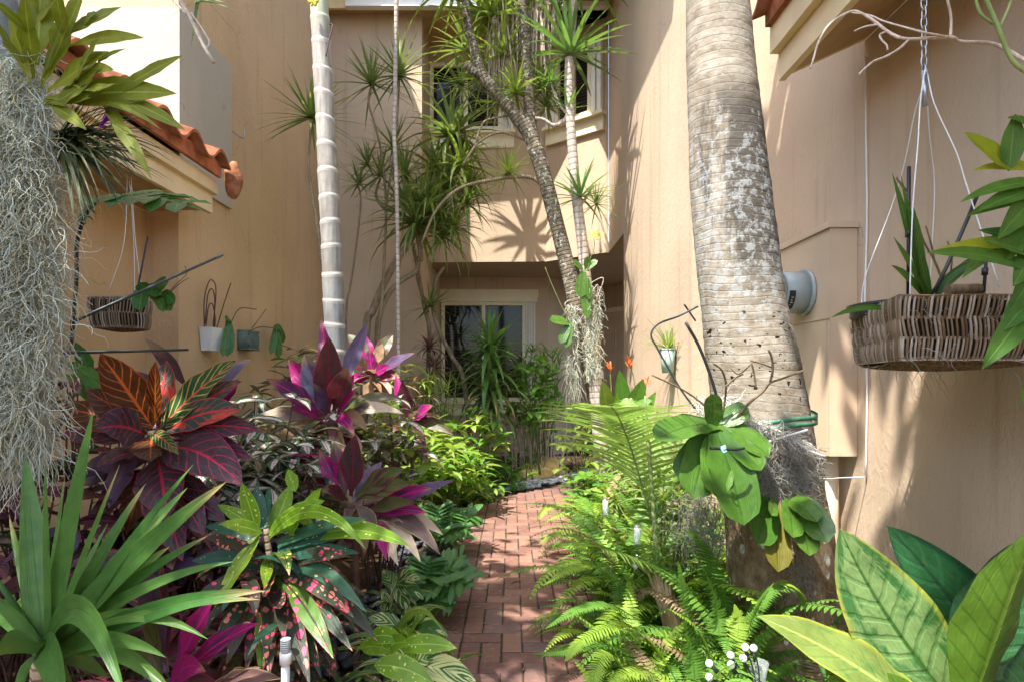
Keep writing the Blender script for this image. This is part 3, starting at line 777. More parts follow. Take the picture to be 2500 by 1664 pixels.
def mossmat(name, A, B, C):
    b = NB(name); r, g, h = b.rnd(); o = b.obj()
    c = b.ramp(r, [(0, A), (.5, B), (.85, tuple((x + y) / 2 for x, y in zip(B, C))), (1, C)])
    p = b.pbr(c, .9, .15); t = b.n('ShaderNodeBsdfTranslucent'); b.put(t.inputs[0], c)
    ms = b.n('ShaderNodeMixShader'); ms.inputs[0].default_value = .3
    b.t.links.new(p, ms.inputs[1]); b.t.links.new(t.outputs[0], ms.inputs[2]); return b.out(ms.outputs[0])
M_MOSS = mossmat('spanish_moss', (.42, .43, .33), (.74, .79, .68), (.66, .55, .30))
M_MOSSG = mossmat('grey_root_moss', (.24, .23, .20), (.46, .45, .40), (.34, .26, .17))
M_MOSSW = mossmat('pale_moss', (.62, .60, .54), (.86, .84, .77), (.60, .52, .36))
B_STEM = barkmat('dracaena_stem', (.20, .145, .085), (.36, .28, .18), ring=42, ringcol=(.14, .10, .06), bump=.5)
B_GREEN = barkmat('green_stem', (.10, .14, .04), (.20, .20, .08), bump=.2)
B_SCALE = barkmat('scaly_trunk_bark', (.075, .06, .042), (.21, .165, .105), ring=26, ringcol=(.035, .028, .02), lich=(.40, .40, .32), lichamt=.42, bump=.7, scale=16, ringw=.2)
B_YUC = barkmat('grey_yucca_bark', (.34, .28, .23), (.52, .45, .38), ring=16, ringcol=(.28, .22, .18), lich=(.58, .55, .50), lichamt=.3, bump=.4)
B_DARK = barkmat('dark_stem', (.07, .035, .035), (.15, .08, .06), bump=.3)
B_TWIG = barkmat('pale_twig', (.44, .33, .24), (.66, .56, .46), bump=.5, scale=60)
B_BROWN = barkmat('brown_twig', (.11, .075, .045), (.22, .16, .09), bump=.5, scale=60)
B_SHEATH = barkmat('dry_palm_sheath', (.30, .19, .10), (.52, .37, .22), bump=.8, scale=22)
B_TRUNK = barkmat('grey_tree_bark', (.14, .15, .15), (.30, .31, .30), lich=(.5, .52, .48), lichamt=.4, bump=.6)

# ================================================================== slim ringed palm
def ringpalm_mat():
    b = NB('ringed_palm_trunk'); u, v = b.uv(); o = b.obj(); z = b.xyz(o)[2]
    k = b.noise(b.mapg(o, (30, 30, 4)), 1.0, 5, .65); k2 = b.noise(o, 3.5, 4)
    lo = b.mix(b.ss(k, .3, .72), (.15, .16, .165), (.27, .28, .275)); hi = b.mix(b.ss(k, .3, .72), (.22, .195, .16), (.37, .34, .285))
    c = b.mix(b.ss(z, 1.6, 2.9), lo, hi)  # upper trunk painted in its warm sunlit tone, lower trunk bluish grey
    c = b.mix(b.m('MULTIPLY', b.ss(k2, .46, .66), .6), c, (.15, .12, .085)); k3 = b.noise(b.mapg(o, (24, 24, 2.0)), 1.0, 4, .7); c = b.mix(b.m('MULTIPLY', b.ss(k3, .54, .7), .5), c, (.10, .085, .065))
    r, g, h = b.rnd()
    c = b.mix(b.m('MULTIPLY', r, b.m('ADD', -.12, b.m('MULTIPLY', k2, 1.35))), c, (.47, .44, .38)); c = b.mix(b.m('MULTIPLY', g, .55), c, (.13, .11, .085))
    c = b.mix(b.m('MULTIPLY', b.ss(z, 4.05, 4.5), .7), c, (.42, .50, .30))
    return b.out(b.pbr(c, .6, .35, b.bump(k, .25, .006)))
M_RING = ringpalm_mat()
d = 4.6
ax = [PD(786, 1251, d), PD(780, 1000, d), PD(775, 860, d), PD(768, 700, d), PD(757, 450, d), PD(745, 200, d), PD(734, 0, d), PD(722, -230, d), PD(712, -520, d)]
pth = smooth_path(ax, 14)
ringv = [1160, 1075, 1000, 930, 870, 805, 745, 690, 630, 565, 510, 455, 395, 335, 275, 215, 160, 95, 40, -30, -110, -200]
mb = MB(); sides = 20; prev = None
N = 260; z0, z1 = ax[0].z, ax[-1].z
ringz = [PD(0, q, d).z for q in ringv]
def at_z(z):
    for i in range(len(pth) - 1):
        if pth[i].z <= z <= pth[i + 1].z:
            return pth[i].lerp(pth[i + 1], (z - pth[i].z) / (pth[i + 1].z - pth[i].z))
    return pth[-1]
zs = sorted(set([z0 + (z1 - z0) * i / 90 for i in range(91)] + [rz + e for rz in ringz for e in (-.028, -.012, -.002, .004, .012, .03)]))
for z in zs:
    c = at_z(min(z, z1 - .001)); t = (z - z0) / (z1 - z0)
    r = .084 - .017 * t + .002 * math.sin(z * 7) + (.03 * max(0, 1 - (z - z0) / .5))
    ph = 0; gl = 0
    for rz in ringz:
        dz = z - rz
        if -.016 < dz < .016: r += .0022; ph = 1
        if .016 <= dz < .035: gl = .6
        if -.2 < dz < 0: r += .004 * (1 + dz / .2)
    ring = [mb.add((c.x + r * math.cos(a), c.y + r * math.sin(a), z + .012 * math.sin(a * 1.0 + z * 3))) for a in (2 * math.pi * k / sides for k in range(sides))]
    if prev:
        for k in range(sides):
            k2 = (k + 1) % sides
            mb.face((prev[k], prev[k2], ring[k2], ring[k]), [(k / sides, z)] * 4, (ph, gl, .5), 0)
    prev = ring
def pinnate(mb, base, az, el, L, droop, ll, n=40, lw=.035, m=0, stem=None, hang=.5, rnd=RND, seg=3, petiole=.15, vsh=.5):
    """pinnate palm frond: an arched rachis with two rows of leaflets"""
    pts = [V(base)]; p = V(base); ns = 18
    for i in range(ns):
        e = el - droop * ((i + .5) / ns) ** 1.3
        p = p + V((math.cos(az) * math.cos(e), math.sin(az) * math.cos(e), math.sin(e))) * (L / ns); pts.append(p.copy())
    pinn_on(mb, pts, ll, n, lw, m, stem, hang, rnd, seg, petiole, vsh)
def pinn_on(mb, pts, ll, n, lw, m, stem, hang, rnd, seg=3, petiole=.15, vsh=.5, srad=.012, lprof=None):
    ns = len(pts) - 1
    (stem or mb).tube(pts, [srad * (1 - .8 * i / ns) for i in range(ns + 1)], 6, (.5, .5, .5), 0 if stem else m)
    for k in range(n):
        t = petiole + (1 - petiole) * (k + .5) / n
        x = t * ns; i = min(int(x), ns - 1)
        q = pts[i].lerp(pts[i + 1], x - i); tan = (pts[i + 1] - pts[i]).normalized()
        sd = tan.cross(UP)
        if sd.length < .05: sd = V((1, 0, 0))
        sd.normalize(); nn = sd.cross(tan)
        tt = (t - petiole) / (1 - petiole)
        l = ll * (math.sin(math.pi * (tt * .86 + .12)) ** .6) * rnd.uniform(.88, 1.08)
        for s in (-1, 1):
            dr = (sd * s * rnd.uniform(.85, 1.0) + tan * (.35 + .45 * tt) + nn * vsh * .5).normalized()
            a = q; c1 = q + dr * l * .55; e = q + dr * l * rnd.uniform(.92, 1.0) - UP * (hang * l * rnd.uniform(.6, 1.2))
            leaf(mb, spine_bez(a, c1, e, seg), lw, lprof or pr_grass, nn, .25, 2, 0, 3, (rnd.random(), rnd.random(), rnd.random()), m)
SP = thing('slim_palm', 'slim pale palm trunk with even white leaf-scar rings rising from the pink foliage', 'palm tree', tuple(G(786, d)))
mb.build('trunk', M_RING, SP)
top = ax[-1]; fr = MB()
for k in range(7):
    pinnate(fr, top, k * .9 + .3, 1.35 - .3 * (k % 3), 1.7, 1.1, .45, 30, .035, 0)
fr.build('crown', [L_CROWN], SP)
tw = MB(); tw.tube(smooth_path([PD(757, 55, 4.5), PD(765, 60, 4.5), PD(757, 95, 4.48), PD(750, 130, 4.48)], 4), .006, 5); tw.build('dry_stalk', B_DARK, SP)

# ================================================================== big palm on the right
def bigpalm_mat():
    b = NB('big_palm_trunk'); o = b.obj(); x, y, z = b.xyz(o); u, v = b.uv()
    n1 = b.noise(b.mapg(o, (1, 1, 2.2)), 9, 6, .68); n2 = b.noise(o, 28, 4, .7); n3 = b.noise(b.mapg(o, (9, 9, 1.6)), 1.0, 5, .7)
    c = b.ramp(n1, [(.25, (.12, .095, .068)), (.42, (.24, .20, .145)), (.60, (.34, .30, .235)), (.8, (.44, .405, .335))])
    wob = b.m('ADD', b.m('ADD', b.m('MULTIPLY', z, 30.0), b.m('MULTIPLY', u, 2.0)), b.m('MULTIPLY', b.noise(o, 2.2, 3), 3.0))
    t = b.m('FRACT', wob)
    rg = b.ss(b.m('ABSOLUTE', b.m('SUBTRACT', t, .5)), .36, .5)
    up = b.ss(z, 1.05, 1.35)
    c = b.mix(b.m('MULTIPLY', b.m('MULTIPLY', b.m('MULTIPLY', rg, b.ss(n1, .35, .7)), .40), up), c, (.20, .14, .08))
    mot = b.noise(b.mapg(o, (1, 1, 1.4), (4, 2, 1)), 21, 6, .75)
    c = b.mix(b.m('MULTIPLY', b.ss(mot, .50, .66), .55), c, (.13, .095, .062))
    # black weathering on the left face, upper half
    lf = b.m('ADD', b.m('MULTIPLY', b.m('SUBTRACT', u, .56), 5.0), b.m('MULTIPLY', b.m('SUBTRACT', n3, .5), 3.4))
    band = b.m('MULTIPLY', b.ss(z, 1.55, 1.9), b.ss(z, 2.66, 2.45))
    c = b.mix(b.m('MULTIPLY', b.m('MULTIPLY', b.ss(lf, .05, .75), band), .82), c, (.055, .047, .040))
    # pale lichen
    ln = b.noise(b.mapg(o, (1, 1, .7)), 19, 6, .75, .3)
    zm = b.m('MULTIPLY', b.ss(z, 1.35, 1.7), b.ss(z, 2.6, 2.25))
    ln2 = b.noise(o, 34, 5, .7, .4)
    lmix = b.m('ADD', b.m('MULTIPLY', ln, .42), b.m('MULTIPLY', ln2, .58))
    c = b.mix(b.m('MULTIPLY', b.ss(b.m('ADD', lmix, b.m('MULTIPLY', zm, .085)), .565, .64), .6), c, (.37, .385, .375))
    # brown, blotched lower trunk
    low = b.ss(z, .98, .80)
    c2 = b.ramp(b.noise(b.mapg(o, (1, 1, .5)), 14, 6, .75), [(.3, (.055, .042, .028)), (.45, (.15, .095, .05)), (.6, (.27, .19, .11)), (.7, (.50, .47, .40))])
    spot = b.ss(b.vor(b.mapg(o, (1, 1, .6)), 17), .24, .17)
    c2 = b.mix(b.m('MULTIPLY', spot, b.ss(n2, .35, .6)), c2, (.58, .57, .50))
    c = b.mix(low, c, c2)
    # borer holes in one patch
    hz = b.m('MULTIPLY', b.ss(z, 1.16, 1.30), b.ss(z, 1.78, 1.55))
    hn = b.noise(b.mapg(o, (1, 1, 1.5)), 30, 3, .5)
    hh = b.ss(b.m('ADD', hn, b.m('MULTIPLY', hz, .085)), .715, .735)
    hh = b.m('MULTIPLY', hh, hz)
    c = b.mix(hh, c, (.012, .008, .006))
    h = b.m('SUBTRACT', b.m('ADD', b.m('MULTIPLY', n2, .5), b.m('MULTIPLY', n1, .5)), b.m('ADD', b.m('MULTIPLY', b.m('MULTIPLY', rg, up), .13), hh))
    return b.out(b.pbr(c, .9, .15, b.bump(h, .6, .010)))
M_BIGP = bigpalm_mat()
D_BP = 2.5
prof = [(-1600, 1440, 58), (-900, 1520, 58), (-500, 1565, 62), (-260, 1602, 64), (-100, 1634, 68), (0, 1650, 72), (100, 1656, 77), (200, 1661, 82), (300, 1667, 86), (400, 1673, 90), (500, 1684, 93), (600, 1696, 95), (700, 1709, 99), (800, 1725, 105),
        (900, 1743, 108), (1000, 1757, 112), (1100, 1772, 116), (1200, 1785, 121), (1300, 1797, 125), (1400, 1808, 128), (1500, 1817, 132), (1590, 1823, 138)]
mb = MB(); prev = None; S = 44
vs_ = [1590 - i * 9.0 for i in range(int((1590 + 500) / 9) + 1)] + [-520 - i * 60.0 for i in range(18)]
for v in vs_:
    for (a, b_) in zip(prof[:-1], prof[1:]):
        if a[0] <= v <= b_[0]:
            t = (v - a[0]) / (b_[0] - a[0]); t2 = t; cu = a[1] + (b_[1] - a[1]) * t; rw = a[2] + (b_[2] - a[2]) * t; break
    c = PD(cu, v, D_BP); r = pxm(rw, D_BP) * .95
    if v < -60: c.y -= 1.3 * ((-60 - v) / 1540) ** 1.3
    ring = []
    for k in range(S):
        a = 2 * math.pi * k / S
        dn = V((math.cos(a), math.sin(a), 0))
        q = 1 + .05 * mnoise.noise(V((dn.x * 1.3, dn.y * 1.3, c.z * 2.0))) + .02 * mnoise.noise(V((dn.x * 5, dn.y * 5, c.z * 9))) + (.004 * math.sin(c.z * 95 + 3 * mnoise.noise(V((dn.x, dn.y, c.z * 2)))) if c.z > 1.0 else .03 * mnoise.noise(V((dn.x * 3, dn.y * 3, c.z * 5))))
        ring.append(mb.add(c + dn * (r * q)))
    if prev:
        for k in range(S):
            k2 = (k + 1) % S
            mb.face((prev[k], prev[k2], ring[k2], ring[k]), [(k / S, c.z), ((k + 1) / S, c.z), ((k + 1) / S, c.z), (k / S, c.z)], (.5,) * 3, 0)
    prev = ring
BP = thing('coconut_palm', 'big leaning palm with thick grey ringed trunk at the right of the path', 'palm tree', tuple(G(1823, D_BP)))
mb.build('trunk', M_BIGP, BP)
top = PD(1440, -1580, D_BP) + V((0, -1.27, 0)); fr = MB()
for k in range(14):
    if math.cos(k * 2.4 + .1) < -.2: continue                     # fronds stay clear of the sunlit trunk front
    pinnate(fr, top, k * 2.4 + .1, 1.35 - .22 * (k % 6), 1.75, 1.2, .55, 42, .045, 0)
fr.build('crown', [L_CROWN], BP)
# green ties round the trunk
M_TIE = simple('green_tie_tape', (.055, .17, .10), .5, .4, .2, 30)
for (v0, lab) in ((962, 'tie'), (975, 'tie')):
    mb = MB(); c = PD(1752, v0, D_BP); R = pxm(113, D_BP)
    n = 40; rows = []
    for k in range(n + 1):
        a = 2 * math.pi * k / n
        z = c.z + .03 * math.cos(a) + (.008 * math.sin(3 * a))
        rows.append([mb.add((c.x + (R + e) * math.cos(a), c.y + (R + e) * math.sin(a), z + zz)) for (e, zz) in ((0.0, -.009), (.003, -.009), (.003, .009), (0.0, .009))])
    for k in range(n):
        for j in range(3): mb.face((rows[k][j], rows[k + 1][j], rows[k + 1][j + 1], rows[k][j + 1]))
    mb.build(lab, M_TIE, BP)

# ================================================================== moss strands
def strands(mb, n, src, L, r, curl=.5, down=.8, seg=9, rnd=RND, fuzz=0):
    for i in range(n):
        p, nr = src(rnd); l = L * rnd.uniform(.45, 1.25); st = l / seg
        pts = [p]; d = (nr * .7 + V((rnd.uniform(-1, 1), rnd.uniform(-1, 1), rnd.uniform(-1, .6)))).normalized()
        for k in range(seg):
            d = (d + V((rnd.uniform(-1, 1), rnd.uniform(-1, 1), rnd.uniform(-1, 1))) * curl + V((0, 0, -1)) * down * .5).normalized()
            p = p + d * st; pts.append(p)
        mb.tube(pts, [r * (1 - .6 * k / seg) for k in range(seg + 1)], 3, (rnd.random(), rnd.random(), 0), 0, False)

# far-left tree: trunk, hanging moss, staghorn
d = 1.5
LT = thing('garden_tree', 'grey tree trunk at the left edge of the photo, wrapped in hanging moss', 'tree', tuple(G(-25, d)))
mb = MB(); tp = smooth_path([PD(-150, 1900, d), PD(-110, 1300, d), PD(-40, 800, d), PD(-20, 300, d), PD(-50, -200, d), PD(-140, -700, d), PD(-260, -1300, d), PD(-420, -2000, d)], 6)
mb.tube(tp, [.085 - .03 * i / (len(tp) - 1) for i in range(len(tp))], 18); mb.build('trunk', B_TRUNK, LT)
mb = MB()
rl = random.Random(3)
cx0 = (-120 + 0) ; crownc = PD(-430, -2050, d)
for k in range(620):
    q = V((max(-1.5, min(1.3, rl.gauss(0, .7))), rl.gauss(-.3, .6), max(-.7, rl.gauss(.1, .4))))
    p = crownc + q
    arc_leaf(mb, p, rl.uniform(0, 6.28), rl.uniform(-.6, .5), rl.uniform(.14, .24), rl.uniform(.05, .09), .5, pr_ell, 0, 3, 2, rnd=rl)
mb.build('crown', [L_MID], LT)
mb = MB(); rm = random.Random(11)
def mossdens(v): 
    return 1.0
def src_left(r):
    while True:
        v = r.uniform(125, 1010); 
        right = 118 if v < 160 else (105 + (v - 160) * .25 if v < 360 else (155 if v < 760 else 155 - (v - 760) * .22))
        u = r.uniform(-75, right - 14 - 10 * r.random())
        dep = d - .09 + .13 * r.random() + .10 * max(0, (u - 40) / 120) * r.random()
        return PD(u, v, dep), V((.4, -1, 0))
strands(mb, 4300, src_left, .13, .0011, .80, .34, 10, rm); strands(mb, 2400, src_left, .15, .0018, .62, .5, 10, rm)
def src_tail(r):
    u = r.uniform(-50, 118); return PD(u, r.uniform(900, 1040), d - .05 + .1 * r.random()), V((.1, -1, -.4))
strands(mb, 420, src_tail, .17, .0013, .5, .8, 9, rm)
tag(mb.build('spanish_moss', M_MOSS), 'thick grey green curtain of moss hanging down the tree at the left edge', 'moss')

# staghorn fern on the tree
def lobed_strap(mb, b, mid, t, d0, d1, wpx, m=0, forks=(), **k):
    hl(mb, b, t, d0, d1, wpx, k.get('prof', pr_strap), m, k.get('bulge', .1), k.get('nrm'), 9, 2, .15, .12)
mb = MB()
def S_(b, t, w, bu=.06, d0=1.42, d1=1.3, m=0, pf=pr_ti, nr=None):
    S0(b, t, w, bu, d0, d1, m, pf, nr)
    if w >= 40:                                                    # antler forks near the tip
        for s in (-1, 1):
            dx, dy = t[0] - b[0], t[1] - b[1]
            q = (b[0] + dx * .52, b[1] + dy * .52 - 4); e = (b[0] + dx * rr(.86, 1.08) - s * dy * rr(.24, .40), b[1] + dy * rr(.86, 1.08) + s * dx * rr(.24, .40))
            S0(q, e, w * .42, bu, (d0 + d1) / 2, d1 - .02, m, pr_strap, nr)
S0 = lambda b, t, w, bu=.06, d0=1.42, d1=1.3, m=0, pf=pr_ti, nr=None: hl(mb, b, t, d0, d1, w * 1.35, pf, m, bu, nr or V((rr(-.3, .3), -1, .2)), 9, 4, .12, .10, twist=rr(-.25, .25))
S_((95, 205), (196, -30), 62, .02); S_((150, 110), (333, 88), 26, .10, 1.36, 1.3); S_((185, 60), (222, 28), 20, .05, 1.34, 1.3)
S_((110, 210), (250, 118), 52, .02); S_((225, 140), (292, 112), 16, .05, 1.34, 1.3, 0, pr_grass)
S_((100, 232), (408, 216), 56, .05, 1.42, 1.28); S_((105, 238), (232, 150), 44, -.14); S_((110, 240), (200, 300), 24, .05)
S_((230, 232), (300, 330), 20, .10); S_((70, 190), (20, 30), 34, .0, 1.4, 1.36); S_((78, 180), (55, -20), 40, .0); S_((85, 150), (95, -40), 46, .0, 1.42, 1.4)
S_((60, 170), (-10, 40), 36, .02); S_((95, 190), (150, 40), 30, .05); S_((240, 260), (350, 415), 24, .12, 1.36, 1.25)
S_((250, 235), (372, 300), 16, .1, 1.33, 1.28, 0, pr_grass); S_((105, 225), (255, 200), 34, -.05)
tag(mb.build('staghorn_fern', [L_STAG]), 'olive yellow staghorn fern with antler fronds fixed to the mossy left tree', 'fern')
mb = MB()
rg = random.Random(21)
gc = PD(150, 335, 1.47)
for k in range(95):
    a = rg.uniform(-1.5, 1.3); hl(mb, (140 + rg.uniform(-18, 22), 335 + rg.uniform(-35, 40)), (150 + rg.uniform(150, 300) * math.cos(a) * .95, 340 - rg.uniform(120, 215) * math.sin(a) * .95), 1.47, 1.33 + rg.uniform(-.1, .1), 8, pr_grass, 0, rg.uniform(.05, .3), None, 7, 2, .3)
go_ = mb.build('air_plant', [L_GRASS]); tag(go_, 'dark wiry grass-leaved air plant below the staghorn fern on the mossy tree', 'plant')
mb = MB()
for (b_, t) in (((228, 300), (282, 232)), ((236, 290), (272, 262)), ((232, 282), (262, 240)), ((226, 302), (252, 276))):
    hl(mb, b_, t, 1.40, 1.38, 20, pr_ell, 0, .05)
tag(mb.build('violet_flower', [L_PURP], None), 'small violet flower spike among the wiry air plant leaves', 'flower')
# big lobed leaf under it
mb = MB()
def lobed(mb, base, tip, d0, d1, wpx, n=6, nrm=None, m=0, bulge=.08, lobe=.3, lw=.22, rnd=RND):
    a = PD(*base, d0); e = PD(*tip, d1); L = (e - a).length
    lobed3(mb, a, e, pxm(wpx, (d0 + d1) / 2), n, nrm, m, bulge, lobe, lw, rnd)
def lobed3(mb, a, e, W_, n=6, nrm=None, m=0, bulge=.08, lobe=.3, lw=.22, rnd=RND):
    L = (e - a).length
    sp = spine_bez(a, (a + e) * .5 + UP * bulge * L, e, 14)
    nr = nrm or V((0, -.5, .85))
    c = (rnd.random(), rnd.random(), rnd.random())
    leaf(mb, sp, W_ * .20, pr_ell, nr, .12, 2, 0, 3, c, m)
    for k in range(n):
        t = .10 + .78 * k / (n - 1); i = int(t * 13)
        q = sp[i]; tan = (sp[i + 1] - sp[i]).normalized(); sd = tan.cross(nr).normalized()
        l = W_ * .5 * (math.sin(math.pi * (.16 + .74 * (1 - t))) ** .6)
        for s in (-1, 1):
            dr = (sd * s + tan * (.05 + .75 * t)).normalized()
            dr = (dr + V((rnd.uniform(-.12, .12),) * 3)).normalized()
            e2 = q + dr * l - UP * l * rnd.uniform(.05, .28)
            leaf(mb, spine_bez(q, q + dr * l * .5 + UP * l * .05, e2, 5), W_ * lw * .5, pr_oblong, nr, .15, 2, .06, 3, c, m)
lobed(mb, (215, 462), (470, 488), 1.75, 1.62, 165, 8, V((0, -.45, .9)), 0, .14, .3, .5)
lobed(mb, (205, 470), (175, 520), 1.75, 1.68, 60, 4, None, 0, .1)
mb2 = MB(); mb2.tube(smooth_path([PD(218, 465, 1.75), PD(195, 500, 1.78), PD(177, 560, 1.8), PD(176, 640, 1.8), PD(168, 730, 1.8), PD(160, 800, 1.8), PD(100, 900, 1.6)], 5), .006, 7)
BL = thing('climbing_philodendron', 'large dark green lobed leaf on a black stem beside the moss curtain', 'plant', tuple(PD(168, 730, 1.8)))
mb.build('leaf', [L_BIGLOBE], BL); mb2.build('stem', M_BLK, BL)
# ================================================================== left bed, front
def plant(name, label, cat, loc, group=None):
    return thing(name, label, cat, (loc.x, loc.y, 0), group)
def stem(path, r0, r1, mat, parent, name='stem', n=5, sides=7):
    mb = MB(); p = smooth_path(path, n)
    mb.tube(p, [r0 + (r1 - r0) * i / (len(p) - 1) for i in range(len(p))], sides); return mb.build(name, mat, parent)

# sword-leaved yucca at the lower left corner
d = 1.25
Y = plant('spineless_yucca', 'big sword-leaved yucca rosette in the lower left corner, bright green', 'plant', PD(110, 1500, d))
mb = MB(); B0 = (108, 1500)
for (t, w, bu, d1) in (((215, 942), 70, .02, 1.24), ((104, 1048), 24, .0, 1.2), ((58, 1045), 78, .0, 1.33), ((276, 1066), 24, .02, 1.2), ((336, 1110), 52, .05, 1.34), ((446, 1066), 46, .05, 1.22),
                       ((432, 1120), 58, .06, 1.36), ((522, 1106), 76, .07, 1.2), ((392, 1255), 62, .08, 1.34), ((350, 1340), 60, .08, 1.4), ((614, 1358), 62, .12, 1.12), ((600, 1378), 46, .14, 1.2), ((384, 1512), 56, .22, 1.1),
                       ((-40, 1290), 24, .05, 1.25), ((28, 1400), 60, .45, 1.4), ((-50, 1560), 76, .45, 1.05), ((292, 1620), 88, .55, .98), ((150, 1660), 90, .25, 1.0), ((30, 1640), 70, .35, 1.1), ((250, 1560), 52, .2, 1.35),
                       ((180, 1600), 44, .2, 1.4), ((-30, 1420), 60, .2, 1.4), ((420, 1620), 60, .28, 1.1), ((60, 1230), 40, .0, 1.45), ((160, 1180), 50, .02, 1.42), ((250, 1200), 40, .05, 1.45), ((480, 1230), 44, .08, 1.25), ((300, 1260), 40, .05, 1.4), ((540, 1290), 40, .14, 1.2), ((150, 1090), 30, .0, 1.28), ((380, 1180), 40, .03, 1.3), ((-60, 1350), 40, .2, 1.2), ((480, 1470), 46, .3, 1.15), ((20, 1180), 44, .0, 1.4)):
    b0 = (B0[0] + rr(-10, 14), B0[1] + rr(-14, 24))
    hl(mb, b0, t, d, d1, w * .84, pr_sword, 0, bu, V((rr(-.3, .3), -.8, .5)), 12, 4, .34, .02, twist=rr(-.35, .35))
mb.build('leaf', [L_SWORD], Y)
stem([PD(108, 1510, d), PD(110, 1640, d), PD(112, 1800, d), PD(112, 1996, d)], .03, .04, B_STEM, Y)

# large-leaved croton
d = 2.0
CR = plant('croton', 'tall croton with broad orange veined and purple leaves beside the moss curtain', 'shrub', PD(350, 1010, d))
mb = MB(); mats = [L_CO, L_CB, L_CG, L_CR, L_CP, L_TB, L_TM, L_XAN]
CL = [((352, 985), (230, 812), 92, 0, .04, 1.9), ((338, 990), (196, 895), 78, 1, .05, 1.92), ((356, 975), (358, 830), 48, 0, 0, 1.9), ((362, 975), (384, 828), 72, 3, 0, 2.08), ((368, 985), (548, 828), 82, 2, .08, 1.95),
      ((420, 940), (578, 826), 60, 5, .06, 2.12), ((380, 990), (556, 942), 74, 3, .12, 1.85), ((378, 985), (558, 876), 76, 3, .08, 2.0), ((500, 945), (550, 870), 40, 6, .05, 2.05), ((380, 1000), (598, 990), 66, 4, .12, 1.88),
      ((388, 1010), (580, 1056), 62, 4, .10, 1.9), ((372, 1030), (560, 1118), 112, 4, .18, 1.75), ((340, 990), (130, 938), 76, 1, .07, 2.05), ((335, 1000), (222, 985), 96, 4, .22, 1.85), ((345, 1030), (222, 1072), 60, 4, .12, 1.85),
      ((362, 1050), (385, 1195), 118, 4, .12, 1.8), ((330, 1005), (140, 1000), 80, 4, .10, 2.1), ((310, 1030), (250, 1168), 64, 5, .05, 1.9), ((345, 995), (412, 1044), 34, 2, .08, 1.8), ((350, 1000), (345, 1060), 80, 1, .05, 1.85),
      ((330, 980), (150, 860), 60, 7, .05, 2.25), ((300, 960), (165, 835), 50, 7, .05, 2.3), ((345, 1010), (420, 905), 60, 4, 0, 2.15), ((330, 1010), (270, 900), 66, 4, 0, 2.2), ((360, 1080), (470, 1230), 90, 4, .1, 1.9), ((340, 1080), (290, 1230), 90, 1, .1, 1.95),
      ((350, 1090), (420, 1290), 90, 4, .1, 1.85), ((350, 1100), (520, 1200), 80, 4, .12, 1.95), ((340, 1060), (160, 1110), 80, 5, .1, 2.1), ((330, 1100), (190, 1220), 80, 4, .1, 2.15)]
for (b_, t, w, mi, bu, d1) in CL:
    hl(mb, b_, t, d, d1, w, pr_ell, mi, bu, V((rr(-.3, .3), -.85, .5)), 10, 4, .16, .10, twist=rr(-.3, .3))
rc = random.Random(5)
for k in range(60):
    a = rc.uniform(0, 6.28)
    arc_leaf(mb, PD(345 + rc.uniform(-60, 60), rc.uniform(1040, 1400), d + rc.uniform(-.1, .25)), a, rc.uniform(-.3, .7), rc.uniform(.18, .28), rc.uniform(.06, .10), .9, pr_ell, rc.choice([1, 4, 4, 4, 5, 3]), 7, 4, .16, .1, rnd=rc)
mb.build('leaf', mats, CR)
stem([PD(350, 990, d), PD(352, 1100, d + .02), PD(345, 1300, d + .05), V((PD(345, 1300, d).x, d + .05, -.02))], .014, .022, B_STEM, CR)
# tall dark blades behind it
TB = plant('ti_plant', 'maroon ti blades rising behind the broad-leaved croton near the house wall', 'plant', PD(400, 1000, 2.7), 'ti plants')
mb = MB()
for (b_, t, w, mi) in (((436, 900), (333, 778), 34, 0), ((420, 950), (300, 850), 36, 0), ((215, 880), (172, 786), 34, 1), ((240, 900), (150, 830), 36, 1), ((430, 930), (520, 870), 34, 0), ((250, 930), (160, 880), 34, 1), ((425, 940), (470, 860), 30, 0)):
    hl(mb, b_, t, 2.7, 2.6, w, pr_ti, mi, .12, None, 9, 2, .2)
mb.build('leaf', [L_TD, L_XAN], TB)
stem([PD(425, 930, 2.7), PD(415, 1100, 2.7), V((PD(415, 1100, 2.7).x, 2.7, -.02))], .014, .018, B_DARK, TB)

